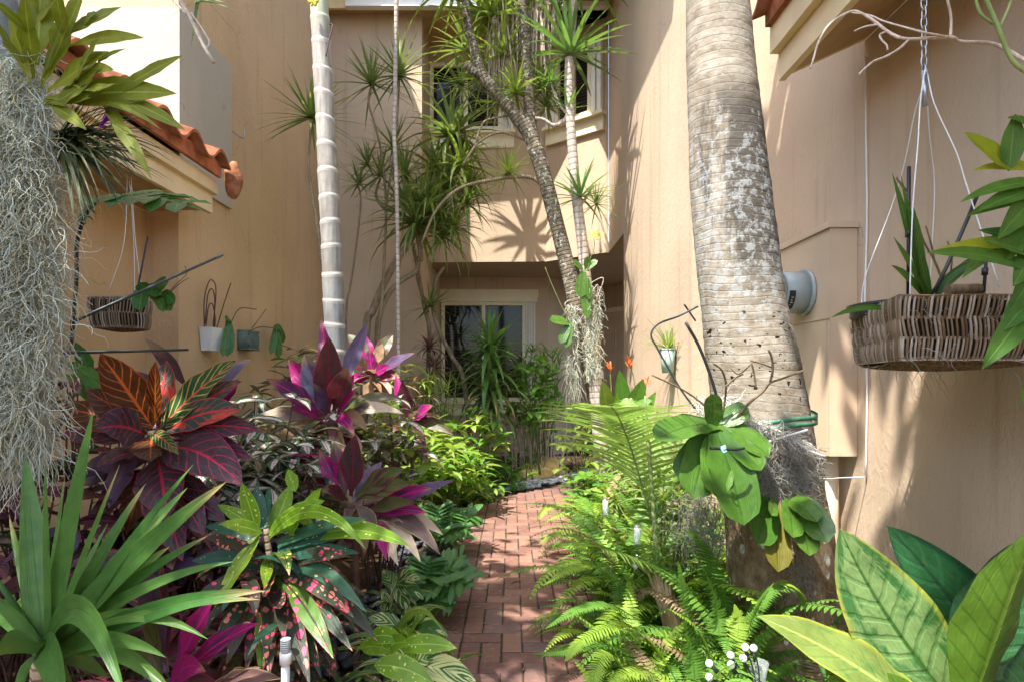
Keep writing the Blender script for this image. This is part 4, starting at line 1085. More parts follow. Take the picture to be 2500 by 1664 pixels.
# gold-dust croton: lime crown over pink-spotted drooping leaves
d = 1.75
GD = plant('gold_dust_croton', 'narrow-leaved croton, lime leaves on top and dark pink-spotted leaves drooping below', 'shrub', PD(635, 1330, d))
mb = MB(); mats = [L_LIME, L_TEAL, L_SPOT, L_SPOTG]
GL = [((597, 1228), (492, 1400), 58, 0, .06, 1.6, 0), ((592, 1222), (556, 1108), 46, 0, .03, 1.72, 0), ((600, 1215), (590, 1115), 40, 1, .02, 1.85, 0), ((605, 1215), (622, 1118), 36, 1, .02, 1.86, 0), ((615, 1232), (748, 1150), 60, 0, .10, 1.7, 0), ((690, 1200), (740, 1122), 48, 0, .05, 1.72, 0),
      ((605, 1225), (505, 1205), 46, 0, .10, 1.65, 0), ((620, 1240), (672, 1110), 50, 0, .02, 1.9, 0), ((680, 1130), (662, 1078), 34, 0, .02, 1.9, 0), ((618, 1240), (842, 1262), 40, 0, .42, 1.5, 0), ((700, 1240), (944, 1256), 62, 0, .18, 1.55, 0), ((640, 1250), (846, 1192), 40, 1, .08, 1.62, 0),
      ((600, 1225), (500, 1160), 40, 0, .08, 1.8, 0), ((595, 1240), (470, 1210), 44, 1, .12, 1.8, 0), ((720, 1200), (665, 1180), 44, 0, .1, 1.68, 0), ((660, 1235), (700, 1170), 42, 0, .05, 1.66, 0),
      ((640, 1262), (830, 1230), 40, 1, .1, 1.66, 0), ((640, 1285), (828, 1272), 42, 1, .1, 1.62, 0), ((645, 1300), (845, 1410), 46, 1, .24, 1.55, 0), ((650, 1315), (815, 1420), 54, 2, .16, 1.52, 0), ((655, 1300), (800, 1278), 44, 2, .12, 1.6, 0),
      ((640, 1325), (768, 1515), 58, 3, .14, 1.5, 0), ((655, 1335), (812, 1498), 48, 2, .14, 1.52, 0), ((640, 1335), (714, 1580), 50, 2, .10, 1.45, 0), ((630, 1345), (690, 1556), 44, 2, .08, 1.5, 0), ((622, 1345), (620, 1560), 44, 2, .04, 1.48, 0), ((612, 1345), (600, 1560), 46, 3, .02, 1.5, 0), ((605, 1345), (566, 1545), 42, 2, .0, 1.5, 0),
      ((600, 1335), (520, 1530), 46, 2, .04, 1.48, 0), ((598, 1330), (485, 1500), 42, 2, .08, 1.5, 0), ((595, 1325), (455, 1462), 44, 2, .14, 1.52, 0), ((600, 1310), (430, 1390), 40, 2, .16, 1.58, 0), ((600, 1300), (440, 1290), 44, 1, .16, 1.62, 0), ((605, 1290), (468, 1230), 42, 2, .12, 1.66, 0),
      ((625, 1310), (612, 1370), 40, 2, -.1, 1.52, 0), ((632, 1335), (645, 1400), 46, 2, -.1, 1.5, 0), ((618, 1275), (608, 1350), 34, 0, .0, 1.6, 0), ((645, 1340), (655, 1480), 40, 2, .1, 1.5, 0), ((665, 1320), (870, 1475), 42, 2, .2, 1.6, 0), ((650, 1345), (740, 1560), 44, 2, .14, 1.55, 0)]
for (b_, t, w, mi, bu, d1, z) in GL:
    hl(mb, b_, t, d, d1, w * .80, pr_strap if mi else pr_ell, mi, bu, V((rr(-.35, .35), -.75, .6)), 11, 4, .14, .08, twist=rr(-.3, .3))
for k in range(110):
    a = rc.uniform(0, 6.28)
    arc_leaf(mb, PD(630 + rc.uniform(-70, 90), rc.uniform(1280, 1560), d + rc.uniform(-.05, .3)), a, rc.uniform(-.2, .9), rc.uniform(.18, .28), rc.uniform(.028, .045), 1.5, pr_strap, rc.choice([1, 2, 2, 2, 3]), 8, 2, .16, .06, rnd=rc)
mb.build('leaf', mats, GD)
stem([PD(612, 1215, d), PD(622, 1300, d), PD(630, 1450, d + .03), V((PD(630, 1450, d).x, d + .04, -.02))], .008, .016, B_STEM, GD)

# dark ti with big upright leaf behind the gold-dust croton
def ti(name, label, ctr, d, leaves, mats, wilt=0, stemd=None, extra=0, elr=(-.3, .8), L=.3, Wd=.06, em=(1, 2), seed=1):
    p = plant(name, label, 'plant', PD(ctr[0], ctr[1], d), 'ti plants')
    mb = MB(); rt = random.Random(seed)
    for (b_, t, w, mi, bu, d1) in leaves:
        hl(mb, b_, t, d, d1, w * .88, pr_ti, mi, bu, V((rr(-.35, .35), -.8, .5)), 14, 4, .26, .10, twist=rr(-.4, .4))
    for k in range(extra):
        arc_leaf(mb, PD(ctr[0] + rt.uniform(-10, 10), ctr[1] + rt.uniform(0, 60), d + rt.uniform(0, .15)), rt.uniform(0, 6.28), rt.uniform(*elr), L * rt.uniform(.7, 1.1), Wd * rt.uniform(.8, 1.2), rt.uniform(.8, 1.8), pr_ti, rt.choice(em), 8, 2, .2, .06, rnd=rt)
    mb.build('leaf', mats, p)
    c = PD(ctr[0], ctr[1] + 10, d)
    stem([c, V((c.x + .01, d + .03, c.z * .5)), V((c.x, d + .05, -.02))], .012, .016, B_DARK, p)
    return p
TM = [L_TM, L_TD, L_TB, L_TG, L_TDRY, L_DRY]
ti('ti_plant', 'magenta and maroon ti plant in front of the slim ringed palm', (755, 960), 3.1,
   [((755, 950), (756, 772), 78, 1, .0, 2.95), ((745, 945), (700, 812), 66, 2, .02, 3.1), ((735, 930), (664, 825), 56, 0, .03, 3.15), ((768, 945), (800, 842), 66, 1, .02, 2.9), ((765, 900), (738, 732), 40, 0, .0, 3.3), ((780, 900), (846, 742), 42, 2, .02, 3.2),
    ((742, 955), (612, 870), 50, 0, .10, 2.95), ((740, 965), (664, 938), 34, 0, .12, 2.9), ((772, 960), (822, 898), 38, 0, .06, 2.9), ((776, 950), (815, 860), 44, 0, .05, 3.15), ((766, 975), (816, 1006), 34, 0, .35, 2.85), ((745, 970), (690, 1012), 34, 3, .35, 2.9),
    ((775, 960), (930, 952), 40, 4, .20, 3.0), ((775, 955), (926, 916), 36, 3, .22, 3.1), ((772, 968), (846, 992), 40, 5, .34, 2.9), ((738, 965), (560, 975), 42, 4, .20, 3.0), ((742, 972), (556, 1010), 38, 5, .22, 3.1), ((745, 975), (600, 1060), 40, 5, .30, 2.95), ((760, 985), (790, 1070), 36, 5, .3, 2.9),
    ((750, 955), (720, 880), 44, 2, .02, 2.9), ((770, 950), (850, 920), 40, 3, .1, 3.05)], TM, extra=30, em=(1, 3, 4, 4, 5), seed=2)
ti('ti_plant', 'pink and purple ti plant with withered lower leaves, just right of the slim palm', (860, 862), 4.3,
   [((862, 862), (955, 812), 36, 2, .06, 4.2), ((858, 862), (895, 842), 34, 0, .06, 4.2), ((855, 860), (850, 800), 36, 0, .02, 4.3), ((850, 862), (800, 815), 36, 5, .12, 4.2), ((866, 866), (920, 868), 36, 1, .10, 4.2), ((858, 855), (830, 760), 40, 0, .02, 4.4), ((860, 850), (905, 770), 40, 3, .2, 4.4),
    ((855, 850), (800, 770), 40, 3, .2, 4.4), ((850, 870), (790, 880), 36, 0, .12, 4.2), ((862, 872), (840, 930), 36, 5, .3, 4.2), ((864, 872), (905, 940), 36, 5, .3, 4.2), ((858, 866), (815, 850), 30, 1, .1, 4.1), ((862, 850), (880, 790), 34, 5, .1, 4.35)], TM, extra=16, em=(3, 4, 5), seed=3)
ti('ti_plant', 'small maroon ti plant with one magenta leaf near the yellow-green shrubs', (945, 972), 4.0,
   [((942, 965), (925, 876), 44, 1, .0, 3.95), ((936, 960), (910, 862), 34, 0, .0, 4.1), ((950, 968), (996, 932), 44, 0, .05, 3.9), ((948, 975), (1044, 1000), 34, 3, .25, 3.9), ((946, 980), (984, 1064), 40, 1, .1, 3.85), ((940, 975), (880, 990), 34, 1, .15, 3.9), ((950, 970), (1010, 965), 34, 1, .1, 4.0), ((940, 975), (900, 1040), 34, 3, .2, 3.9)], TM, extra=6, em=(1, 3), seed=4)
ti('ti_plant', 'dark ti plant with one tall broad maroon leaf and brown drooping tips near the path', (812, 1150), 2.4,
   [((808, 1140), (818, 998), 78, 1, .0, 2.3), ((795, 1135), (768, 1014), 52, 1, .0, 2.45), ((780, 1120), (735, 1032), 46, 0, .02, 2.4), ((818, 1140), (930, 1078), 62, 3, .06, 2.3), ((820, 1150), (945, 1112), 58, 3, .10, 2.25), ((860, 1170), (994, 1122), 48, 0, .08, 2.25), ((880, 1175), (1046, 1104), 42, 2, .06, 2.3), ((850, 1185), (985, 1180), 40, 0, .12, 2.2),
    ((870, 1190), (1014, 1276), 50, 4, .28, 2.15), ((860, 1195), (968, 1292), 46, 4, .26, 2.15), ((850, 1200), (915, 1300), 50, 4, .22, 2.1), ((880, 1185), (1020, 1230), 40, 4, .22, 2.25), ((800, 1150), (740, 1130), 50, 1, .1, 2.2), ((860, 1200), (890, 1290), 40, 0, .2, 2.1), ((812, 1150), (880, 1060), 54, 2, .0, 2.5), ((840, 1180), (955, 1155), 40, 3, .1, 2.2)], TM, extra=28, em=(1, 3, 4, 4, 5), seed=5)
ti('ti_plant', 'low ti plant with two vivid magenta leaves between the yucca and spotted croton', (385, 1555), 1.38,
   [((378, 1545), (328, 1262), 66, 2, .0, 1.4), ((386, 1545), (372, 1278), 46, 1, .0, 1.45), ((400, 1545), (492, 1378), 76, 0, .05, 1.36), ((405, 1560), (598, 1432), 60, 0, .10, 1.3), ((372, 1550), (338, 1370), 52, 3, .03, 1.34), ((400, 1560), (540, 1470), 50, 3, .08, 1.4), ((385, 1590), (475, 1545), 66, 0, .3, 1.25), ((380, 1570), (300, 1480), 50, 3, .1, 1.4), ((395, 1580), (520, 1600), 50, 1, .2, 1.3)], TM, extra=10, em=(1, 2, 3), L=.24, seed=6)
# dry curled leaf
mb = MB(); hl(mb, (470, 1600), (648, 1560), 1.32, 1.22, 40, pr_ti, 0, .16, V((.1, -.35, .95)), 16, 6, .5, .3, twist=.9); hl(mb, (462, 1605), (600, 1535), 1.34, 1.26, 30, pr_ti, 0, .12, V((-.2, -.5, .8)), 14, 4, .5, .3, twist=-.6); tag(mb.build('dry_leaf', [L_TDRY]), 'curled brown dry leaf pair lying low in front of the spotted croton', 'dry leaf')
# white riser pipe
mb = MB(); p0 = PD(657, 1525, 1.5)
mb.tube([V((p0.x, 1.5, -.05)), V((p0.x, 1.5, p0.z))], pxm(9.5, 1.5), 14); mb.tube([V((p0.x, 1.5, p0.z)), V((p0.x, 1.5, p0.z + .03))], pxm(13, 1.5), 14)
RP = thing('sprinkler_riser', 'white plastic sprinkler riser pipe standing among the spotted croton leaves', 'pipe', (p0.x, 1.5, 0))
mb.build('pipe', M_WHITE, RP)
mb = MB(); pt = V((p0.x, 1.5, p0.z + .03)); mb.tube([pt, pt + UP * .035], pxm(10, 1.5), 14)
for k in range(6): mb.tube([pt + UP * (.004 + k * .0055), pt + UP * (.007 + k * .0055)], pxm(11.5, 1.5), 14)
mb.build('nozzle', M_GREYMETER, RP)

# ---- caricature shrubs (dark leaves with pale pink hearts)
def bush(name, label, cat, ctr, rad, n, L, Wd, mats, prof=pr_ell, seed=1, group=None, stems=5, stemmat=None, el=(-.4, .6), droop=.7, whorl=4, fold=.15, wave=.06, parent_loc=None, cols=2, nseg=5, shell=.35, low=True):
    """leafy shrub: branches fill an ellipsoid, leaves in whorls at the twig ends"""
    rb = random.Random(seed)
    p = thing(name, label, cat, (ctr.x, ctr.y, 0), group)
    mb = MB(); sb = MB()
    for k in range(n // whorl):
        while True:
            q = V((rb.uniform(-1, 1), rb.uniform(-1, 1), rb.uniform(-1, 1)))
            if shell < q.length < 1: break
        c = ctr + V((q.x * rad[0], q.y * rad[1], q.z * rad[2]))
        if c.z < .04: c.z = .04 + rb.random() * .1
        a0 = rb.uniform(0, 6.28); mi = rb.randrange(len(mats))
        for j in range(whorl):
            a = a0 + j * 6.283 / whorl + rb.uniform(-.4, .4)
            arc_leaf(mb, c, a, rb.uniform(*el), L * rb.uniform(.6, 1.15), Wd * rb.uniform(.7, 1.15), droop * rb.uniform(.5, 1.4), prof, mi, nseg, cols, fold, wave, rnd=rb, roll=rb.uniform(-.4, .4))
        if k % max(1, (n // whorl) // 14) == 0:
            b0 = V((ctr.x + rb.uniform(-.3, .3) * rad[0], ctr.y + rb.uniform(-.3, .3) * rad[1], -.02))
            sb.tube(smooth_path([b0, b0.lerp(c, .5) + V((rb.uniform(-.04, .04), rb.uniform(-.04, .04), .03)), c], 4), [.007, .0065, .006, .0055, .005, .0045, .004, .0035, .003], 5)
    mb.build('leaf', mats, p); sb.build('stem', stemmat or B_DARK, p)
    return p
CA = [L_CARI]
bush('caricature_plant', 'dark-leaved shrub with pale pink leaf centres beside the broad croton leaves', 'shrub', PD(610, 985, 2.75) - V((0, 0, .12)), (.26, .25, .34), 280, .15, .062, CA, seed=31, shell=.1, group='pink-hearted shrubs', el=(-.5, .5))
bush('caricature_plant', 'dark-leaved shrub with pale pink leaf centres below the magenta ti plant', 'shrub', PD(690, 1110, 2.75) - V((0, 0, .1)), (.30, .25, .34), 300, .15, .062, [L_CARI, L_CARI, L_CARI, L_TM], seed=32, group='pink-hearted shrubs', el=(-.5, .5))
bush('caricature_plant', 'dark-leaved shrub with pale pink leaf centres at the foot of the slim palm', 'shrub', PD(880, 985, 3.5) - V((0, 0, .15)), (.28, .28, .40), 300, .14, .06, [L_CARI, L_CARI, L_TG, L_BRI], seed=33, group='pink-hearted shrubs', el=(-.5, .5))
bush('caricature_plant', 'dark-leaved shrub with pale pink leaf centres below the two wall planters', 'shrub', PD(610, 1010, 3.5) - V((0, 0, .12)), (.40, .28, .42), 320, .15, .062, CA, seed=34, group='pink-hearted shrubs', el=(-.5, .5))
for (u, v, dd, sd, lab) in ((520, 1290, 2.2, 35, 'low purple foliage under the lime croton crown'), (300, 1330, 1.9, 36, 'dark purple low foliage behind the corner yucca')):
    bush('purple_shrub', lab, 'shrub', PD(u, v, dd), (.28, .22, .28), 90, .18, .07, [L_CP, L_TD, L_TB], seed=sd, el=(-.4, .6))
bush('purple_shrub', 'dark maroon and green low foliage between yucca and pipe', 'shrub', PD(480, 1500, 1.75), (.35, .15, .22), 90, .16, .06, [L_CP, L_TD, L_TG], seed=37, el=(-.4, .6))
bush('green_shrub', 'dark green filler foliage behind the moss curtain', 'shrub', PD(140, 1080, 2.3), (.36, .3, .5), 150, .18, .06, [L_TB, L_XAN, L_CP], seed=38, el=(-.4, .5))
bush('dark_shrub', 'dark slate-leaved low shrub under the moss curtain at the left edge', 'shrub', PD(10, 1270, 2.0), (.30, .3, .42), 150, .19, .065, [L_TB, L_CP, L_XAN], seed=40, el=(-.4, .6))
bush('dark_shrub', 'dark mixed low shrub between the broad croton and the spotted croton', 'shrub', PD(470, 1200, 2.35), (.34, .2, .34), 170, .17, .055, [L_CP, L_TG, L_TD, L_CARI], seed=41, el=(-.5, .6))
bush('caricature_plant', 'dark-leaved shrub with pale pink leaf centres left of the tall maroon ti leaf', 'shrub', PD(640, 1190, 2.45), (.26, .2, .30), 190, .14, .058, CA, seed=42, group='pink-hearted shrubs', el=(-.5, .5))
bush('lime_croton', 'low lime speckled croton at the bottom edge beside the brick path', 'shrub', PD(880, 1570, 2.05), (.28, .2, .16), 60, .22, .042, [L_LIME, L_TEAL, L_SPOTG], prof=pr_strap, seed=39, el=(-.2, .8), droop=1.2)

# ---- striped ginger by the pebbles
def ginger(label, ctr, d, leaves, seed):
    p = plant('striped_ginger', label, 'plant', PD(ctr[0], ctr[1], d), 'striped ginger plants'); mb = MB()
    for (b_, t, w, bu, d1) in leaves:
        hl(mb, b_, t, d, d1, w, pr_ell, 0, bu, V((rr(-.3, .3), -.6, .75)), 10, 4, .2, .05, twist=rr(-.3, .3))
    r2 = random.Random(seed)
    for k in range(14):
        arc_leaf(mb, PD(ctr[0] + r2.uniform(-50, 40), ctr[1] + r2.uniform(0, 70), d + r2.uniform(0, .2)), r2.uniform(0, 6.28), r2.uniform(-.1, .8), r2.uniform(.16, .26), r2.uniform(.035, .055), 1.2, pr_ell, 0, 7, 2, .2, rnd=r2)
    mb.build('leaf', [L_GING], p)
    c = PD(ctr[0], ctr[1], d); stem([c, V((c.x - .05, d + .03, -.02))], .006, .009, B_GREEN, p)
ginger('yellow striped ginger with arching leaves over the dark pebbles', (935, 1452), 2.2,
       [((938, 1450), (1030, 1462), 46, .22, 2.1), ((938, 1452), (1040, 1500), 34, .3, 2.1), ((935, 1448), (945, 1392), 40, .0, 2.2), ((940, 1448), (985, 1405), 44, .05, 2.2), ((930, 1450), (846, 1420), 40, .15, 2.2), ((930, 1455), (850, 1470), 40, .2, 2.2), ((932, 1455), (870, 1490), 36, .2, 2.15), ((938, 1455), (1000, 1545), 42, .22, 2.05), ((936, 1455), (930, 1530), 50, .1, 2.1), ((938, 1455), (968, 1540), 50, .15, 2.1)], 51)
ginger('yellow striped ginger at the bottom edge beside the brick path', (960, 1525), 1.95,
       [((955, 1528), (1098, 1572), 62, .12, 1.85), ((955, 1530), (1050, 1600), 50, .12, 1.85), ((950, 1525), (860, 1500), 44, .15, 1.95), ((955, 1525), (1005, 1505), 40, .1, 1.95), ((950, 1530), (985, 1620), 50, .1, 1.85), ((950, 1530), (900, 1600), 46, .1, 1.85)], 52)
ginger('small striped ginger clump between pink-spotted croton and lobed philodendron', (915, 1350), 2.5,
       [((912, 1350), (968, 1330), 34, .2, 2.45), ((912, 1355), (975, 1380), 36, .3, 2.4), ((910, 1352), (940, 1410), 34, .25, 2.4), ((905, 1350), (880, 1310), 34, .1, 2.5), ((912, 1345), (945, 1310), 34, .1, 2.5)], 53)
mb = MB()
hl(mb, (880, 1500), (940, 1480), 1.9, 1.8, 44, pr_ell, 0, .2); hl(mb, (915, 1488), (1052, 1490), 1.85, 1.8, 44, pr_ell, 0, .12); hl(mb, (930, 1500), (962, 1560), 1.85, 1.8, 34, pr_ell, 0, .15); hl(mb, (860, 1530), (1000, 1575), 1.8, 1.75, 56, pr_ell, 0, .2); hl(mb, (830, 1490), (905, 1500), 1.9, 1.85, 40, pr_ell, 0, .2)
hl(mb, (845, 1470), (930, 1480), 1.9, 1.85, 40, pr_ell, 0, .3)
tag(mb.build('lime_croton', [L_LIME]), 'few bright lime croton leaves with yellow specks above the striped ginger', 'shrub')
mb = MB()
hl(mb, (905, 1470), (1030, 1470), 2.2, 2.05, 16, pr_grass, 0, .75); hl(mb, (905, 1470), (1012, 1440), 2.2, 2.1, 14, pr_grass, 0, .8)
tag(mb.build('bent_leaf', [L_BRI]), 'thin yellow-green leaf blade bent over the dark pebbles', 'leaf')

# ---- lobed philodendrons on the left edge of the path
def xan(label, ctr, d, tips, seed):
    p = plant('lobed_philodendron', label, 'plant', G(ctr[0], d), 'lobed philodendrons'); mb = MB(); sb = MB(); r2 = random.Random(seed)
    base = G(ctr[0], d, .06)
    for (t, w, d1) in tips:
        tp_ = PD(t[0], t[1], d1)
        m0 = base.lerp(tp_, .16) + UP * .10 + V((r2.uniform(-.03, .03), r2.uniform(-.03, .03), 0))
        sb.tube(smooth_path([base, base.lerp(m0, .6) + UP * .03, m0], 3), .0045, 5)
        lobed3(mb, m0, tp_, pxm(w, d), 6, V((r2.uniform(-.3, .3), -.45, .85)), 0, .10, .3, .19, r2)
    mb.build('leaf', [L_XAN], p); sb.build('stalk', B_GREEN, p)
xan('dark green deeply lobed philodendron spilling onto the bricks, nearer of the two', (985, 0), 3.2,
    [((1078, 1340), 150, 3.0), ((1062, 1372), 130, 2.95), ((1040, 1300), 130, 3.15), ((990, 1285), 120, 3.2), ((1060, 1310), 130, 3.1), ((1010, 1395), 120, 2.9), ((960, 1350), 120, 3.0), ((940, 1300), 120, 3.2), ((1030, 1345), 130, 2.95), ((985, 1330), 110, 2.95), ((1075, 1275), 110, 3.3)], 61)
xan('dark green deeply lobed philodendron where the path turns, farther of the two', (1020, 0), 4.3,
    [((1100, 1180), 110, 4.2), ((1085, 1215), 110, 4.1), ((1050, 1165), 100, 4.3), ((1010, 1160), 100, 4.3), ((1040, 1215), 100, 4.1), ((990, 1200), 110, 4.2), ((1065, 1240), 100, 4.0), ((1020, 1245), 100, 4.0), ((960, 1170), 100, 4.3), ((970, 1230), 100, 4.1)], 62)
# ================================================================== background bed
def dr_head(mb, u, v, d, rpx, n=42, w=.02, axis=None, el=(-.45, 1.45), droop=(.15, .75), m=0, seed=1, prof=pr_grass):
    rosette(mb, PD(u, v, d), n, pxm(rpx, d), w, el, droop, prof, m, .25, 2, 5, seed * 1.3, random.Random(seed), axis)
def dstem(mb, pts, d, r0, r1, dd=0.0):
    p = smooth_path([PD(u, v, d + dd * i) for i, (u, v) in enumerate(pts)], 5)
    mb.tube(p, [r0 + (r1 - r0) * i / (len(p) - 1) for i in range(len(p))], 8)
def dracaena(name, label, base, stems, heads, mats=None, w=.02, bark=None, group='dracaenas'):
    p = thing(name, label, 'tree', tuple(base), group)
    for (pts, d, r0, r1) in stems:
        sb = MB(); dstem(sb, pts, d, r0, r1); sb.build('stem', bark or B_STEM, p)
    for h in heads:
        hb_ = MB(); dr_head(hb_, h[0], h[1], h[2], h[3] * 1.34, n=int((h[4] if len(h) > 4 else 42) * 1.05), w=(h[5] if len(h) > 5 else w) * 1.6, m=h[6] if len(h) > 6 else 0, seed=int(h[0]) % 97 + 1, axis=h[7] if len(h) > 7 else V((rr(-.25, .25), -.15, 1)), droop=h[8] if len(h) > 8 else (.1, .6), el=(-.55, 1.5))
        hb_.build('leaf_head', mats or [L_DRAC], p)
    return p
def gz(u, d): return G(u, d)
dracaena('dracaena', 'thin dracaena with one dark spiky head behind the slim palm', gz(760, 5.4),
         [([(716, 285), (710, 380), (722, 470), (735, 560), (750, 700), (756, 860), (758, 1215)], 5.4, .012, .02)], [(715, 272, 5.4, 104, 54, .026)])
dracaena('dracaena', 'thin-stemmed dracaena with two bright spiky heads against the shaded house wall', gz(800, 6.6),
         [([(855, 195), (848, 235), (866, 300), (880, 370), (888, 470), (885, 580), (878, 700), (870, 780), (860, 1140)], 6.6, .011, .02), ([(918, 180), (915, 260), (905, 360), (893, 440), (888, 500)], 6.6, .011, .012),
          ([(825, 430), (830, 470), (818, 580), (806, 660), (796, 740), (790, 1140)], 6.6, .011, .014)],
         [(855, 195, 6.6, 92, 40, .022, 1), (918, 175, 6.6, 96, 46, .024, 1), (826, 425, 6.6, 66, 30, .018)])
dracaena('dracaena', 'large many-headed dracaena in the middle of the bed with curved grey stems', gz(855, 6.7),
         [([(960, 520), (940, 560), (912, 600), (880, 660), (858, 715), (842, 770), (835, 1140)], 6.7, .038, .05), ([(968, 590), (955, 625), (925, 645), (895, 675), (876, 720), (868, 790), (865, 1140)], 6.75, .03, .036),
          ([(905, 345), (910, 420), (935, 470), (958, 520)], 6.7, .013, .03), ([(875, 410), (865, 450), (885, 480), (920, 490), (955, 530)], 6.7, .013, .026), ([(935, 400), (945, 450), (960, 520)], 6.7, .013, .026),
          ([(1040, 320), (1050, 400), (1020, 450), (985, 500), (962, 540)], 6.7, .018, .03), ([(1060, 200), (1062, 270), (1070, 330), (1040, 400)], 6.7, .013, .018), ([(1030, 420), (1000, 470), (965, 530)], 6.7, .014, .026),
          ([(1072, 470), (1030, 500), (985, 530), (965, 560)], 6.7, .014, .026), ([(955, 515), (965, 560), (968, 600)], 6.7, .034, .03)],
         [(905, 340, 6.7, 84, 40, .02), (875, 405, 6.7, 80, 40, .02), (935, 400, 6.6, 86, 42, .022), (958, 515, 6.55, 130, 64, .034, 0, None, (.5, 1.5)), (1040, 315, 6.6, 118, 50, .045, 0, None, (.8, 1.9)), (1060, 195, 6.7, 78, 40, .02),
          (1030, 420, 6.6, 100, 46, .028, 0, None, (.4, 1.3)), (1075, 470, 6.6, 92, 50, .024, 0, None, (.5, 1.5)), (1010, 500, 6.6, 96, 50, .024, 0, None, (.5, 1.5)), (845, 380, 6.75, 60, 34, .018), (1000, 390, 6.75, 90, 44, .03, 0, None, (.6, 1.5)),
          (1020, 545, 6.6, 92, 46, .022, 0, None, (.7, 1.7)), (1060, 380, 6.55, 96, 40, .036, 1, None, (.8, 1.8)), (985, 455, 6.5, 90, 46, .026, 1, None, (.5, 1.4)), (1045, 520, 6.55, 84, 44, .022, 1, None, (.7, 1.6)), (930, 470, 6.5, 90, 40, .024, 0, None, (.4, 1.2)), (1085, 430, 6.65, 70, 34, .022, 1, None, (.5, 1.4))], [L_DRAC, L_DRACB])
dracaena('dracaena', 'dracaena with speckled stems and brown leaf skirts beside the lower window', gz(990, 7.2),
         [([(950, 560), (965, 640), (975, 700), (988, 760), (985, 860), (985, 1100)], 7.2, .022, .03), ([(1022, 615), (1003, 645), (995, 700), (1010, 760), (1040, 820), (1068, 880), (1090, 1090)], 7.2, .018, .034), ([(962, 590), (960, 640), (985, 720)], 7.2, .016, .02)],
         [(990, 705, 7.1, 62, 34, .022), (988, 800, 7.1, 56, 34, .024, 1, None, (.9, 1.9)), (1000, 850, 7.1, 58, 34, .026, 1, None, (1.0, 2.0)), (985, 900, 7.0, 56, 30, .024, 0, None, (.5, 1.3))], [L_DRAC, L_TDRY])
dracaena('dracaena', 'very thin pale straight stem rising through the middle dracaena heads', gz(915, 6.0),
         [([(913, -160), (912, 0), (910, 120), (909, 220), (907, 310), (912, 420), (915, 600), (918, 1160)], 6.0, .024, .02)], [(913, -170, 6.0, 120, 40, .03)], bark=B_YUC)
# ---- scaly-barked tree with the moss
d = 6.0
TC = thing('dragon_tree', 'forked tree with dark scaly ringed bark leaning over the garden bed', 'tree', tuple(G(1392, d)), 'dracaenas')
mb = MB()
p = smooth_path([PD(u, v, d) for (u, v) in ((1400, 1130), (1386, 960), (1362, 850), (1338, 755), (1312, 640), (1282, 520), (1252, 405), (1230, 335))], 7)
mb.tube(p, lerp_list([.135, .115, .10, .09, .083, .078, .08, .088], len(p)), 14); mb.build('trunk', B_SCALE, TC)
mb = MB()
p = smooth_path([PD(u, v, d) for (u, v) in ((1236, 345), (1215, 308), (1180, 258), (1135, 205), (1108, 170), (1090, 110), (1076, 50), (1066, -60), (1058, -180))], 6)
mb.tube(p, lerp_list([.078, .07, .064, .062, .06, .05, .046, .044, .04], len(p)), 12)
p = smooth_path([PD(u, v, d) for (u, v) in ((1112, 178), (1092, 165), (1074, 150))], 4); mb.tube(p, lerp_list([.055, .05, .045], len(p)), 10)
mb.build('branch', B_SCALE, TC)
mb = MB()
p = smooth_path([PD(u, v, d) for (u, v) in ((1234, 345), (1222, 290), (1217, 220), (1212, 120), (1203, 30), (1196, -60), (1190, -180))], 6)
mb.tube(p, lerp_list([.075, .062, .058, .056, .055, .05, .045], len(p)), 12); mb.build('branch', B_SCALE, TC)
sb = MB(); dstem(sb, [(1262, 440), (1225, 410), (1180, 408), (1130, 415), (1080, 425), (1040, 445), (1000, 490), (970, 560)], 6.1, .024, .012)
dstem(sb, [(1168, 398), (1172, 408), (1178, 412)], 6.1, .01, .012)
dstem(sb, [(1232, 335), (1200, 320), (1150, 305), (1100, 330), (1065, 380)], 6.1, .014, .012)
dstem(sb, [(1185, 265), (1150, 270), (1115, 280), (1100, 310), (1092, 340)], 6.1, .01, .012)
sb.build('twig', B_STEM, TC)
for h in ((1170, 398, 6.1, 70, 34, .02), (1186, 215, 6.0, 78, 40, .022), (1248, 205, 6.1, 76, 40, .022), (1150, 240, 6.2, 70, 36, .02), (1110, 185, 6.3, 78, 40, .022), (1050, -40, 6.1, 120, 44, .04), (1130, 40, 6.2, 130, 50, .045), (1160, 130, 6.2, 100, 44, .034), (1260, 250, 6.2, 70, 34, .02), (1220, 40, 6.3, 120, 44, .034), (1078, 118, 7.5, 96, 30, .042)):
    hb_ = MB(); dr_head(hb_, h[0], h[1], h[2], h[3] * 1.3, n=int(h[4] * 1.3), w=h[5] * 1.35, m=RND.choice([0, 1]), seed=int(h[0] + h[1]) % 89, droop=(.2, 1.1)); hb_.build('leaf_head', [L_DRAC, L_DRACB], TC)
for k, (u, v) in enumerate(((1060, -220), (1120, -260), (1190, -230), (1240, -180))):
    crown = MB(); dr_head(crown, u, v, 6.0, 190, 60, .05, m=k % 2, seed=k + 4, droop=(.6, 1.7)); crown.build('leaf_head', [L_DRAC, L_DRACB], TC)
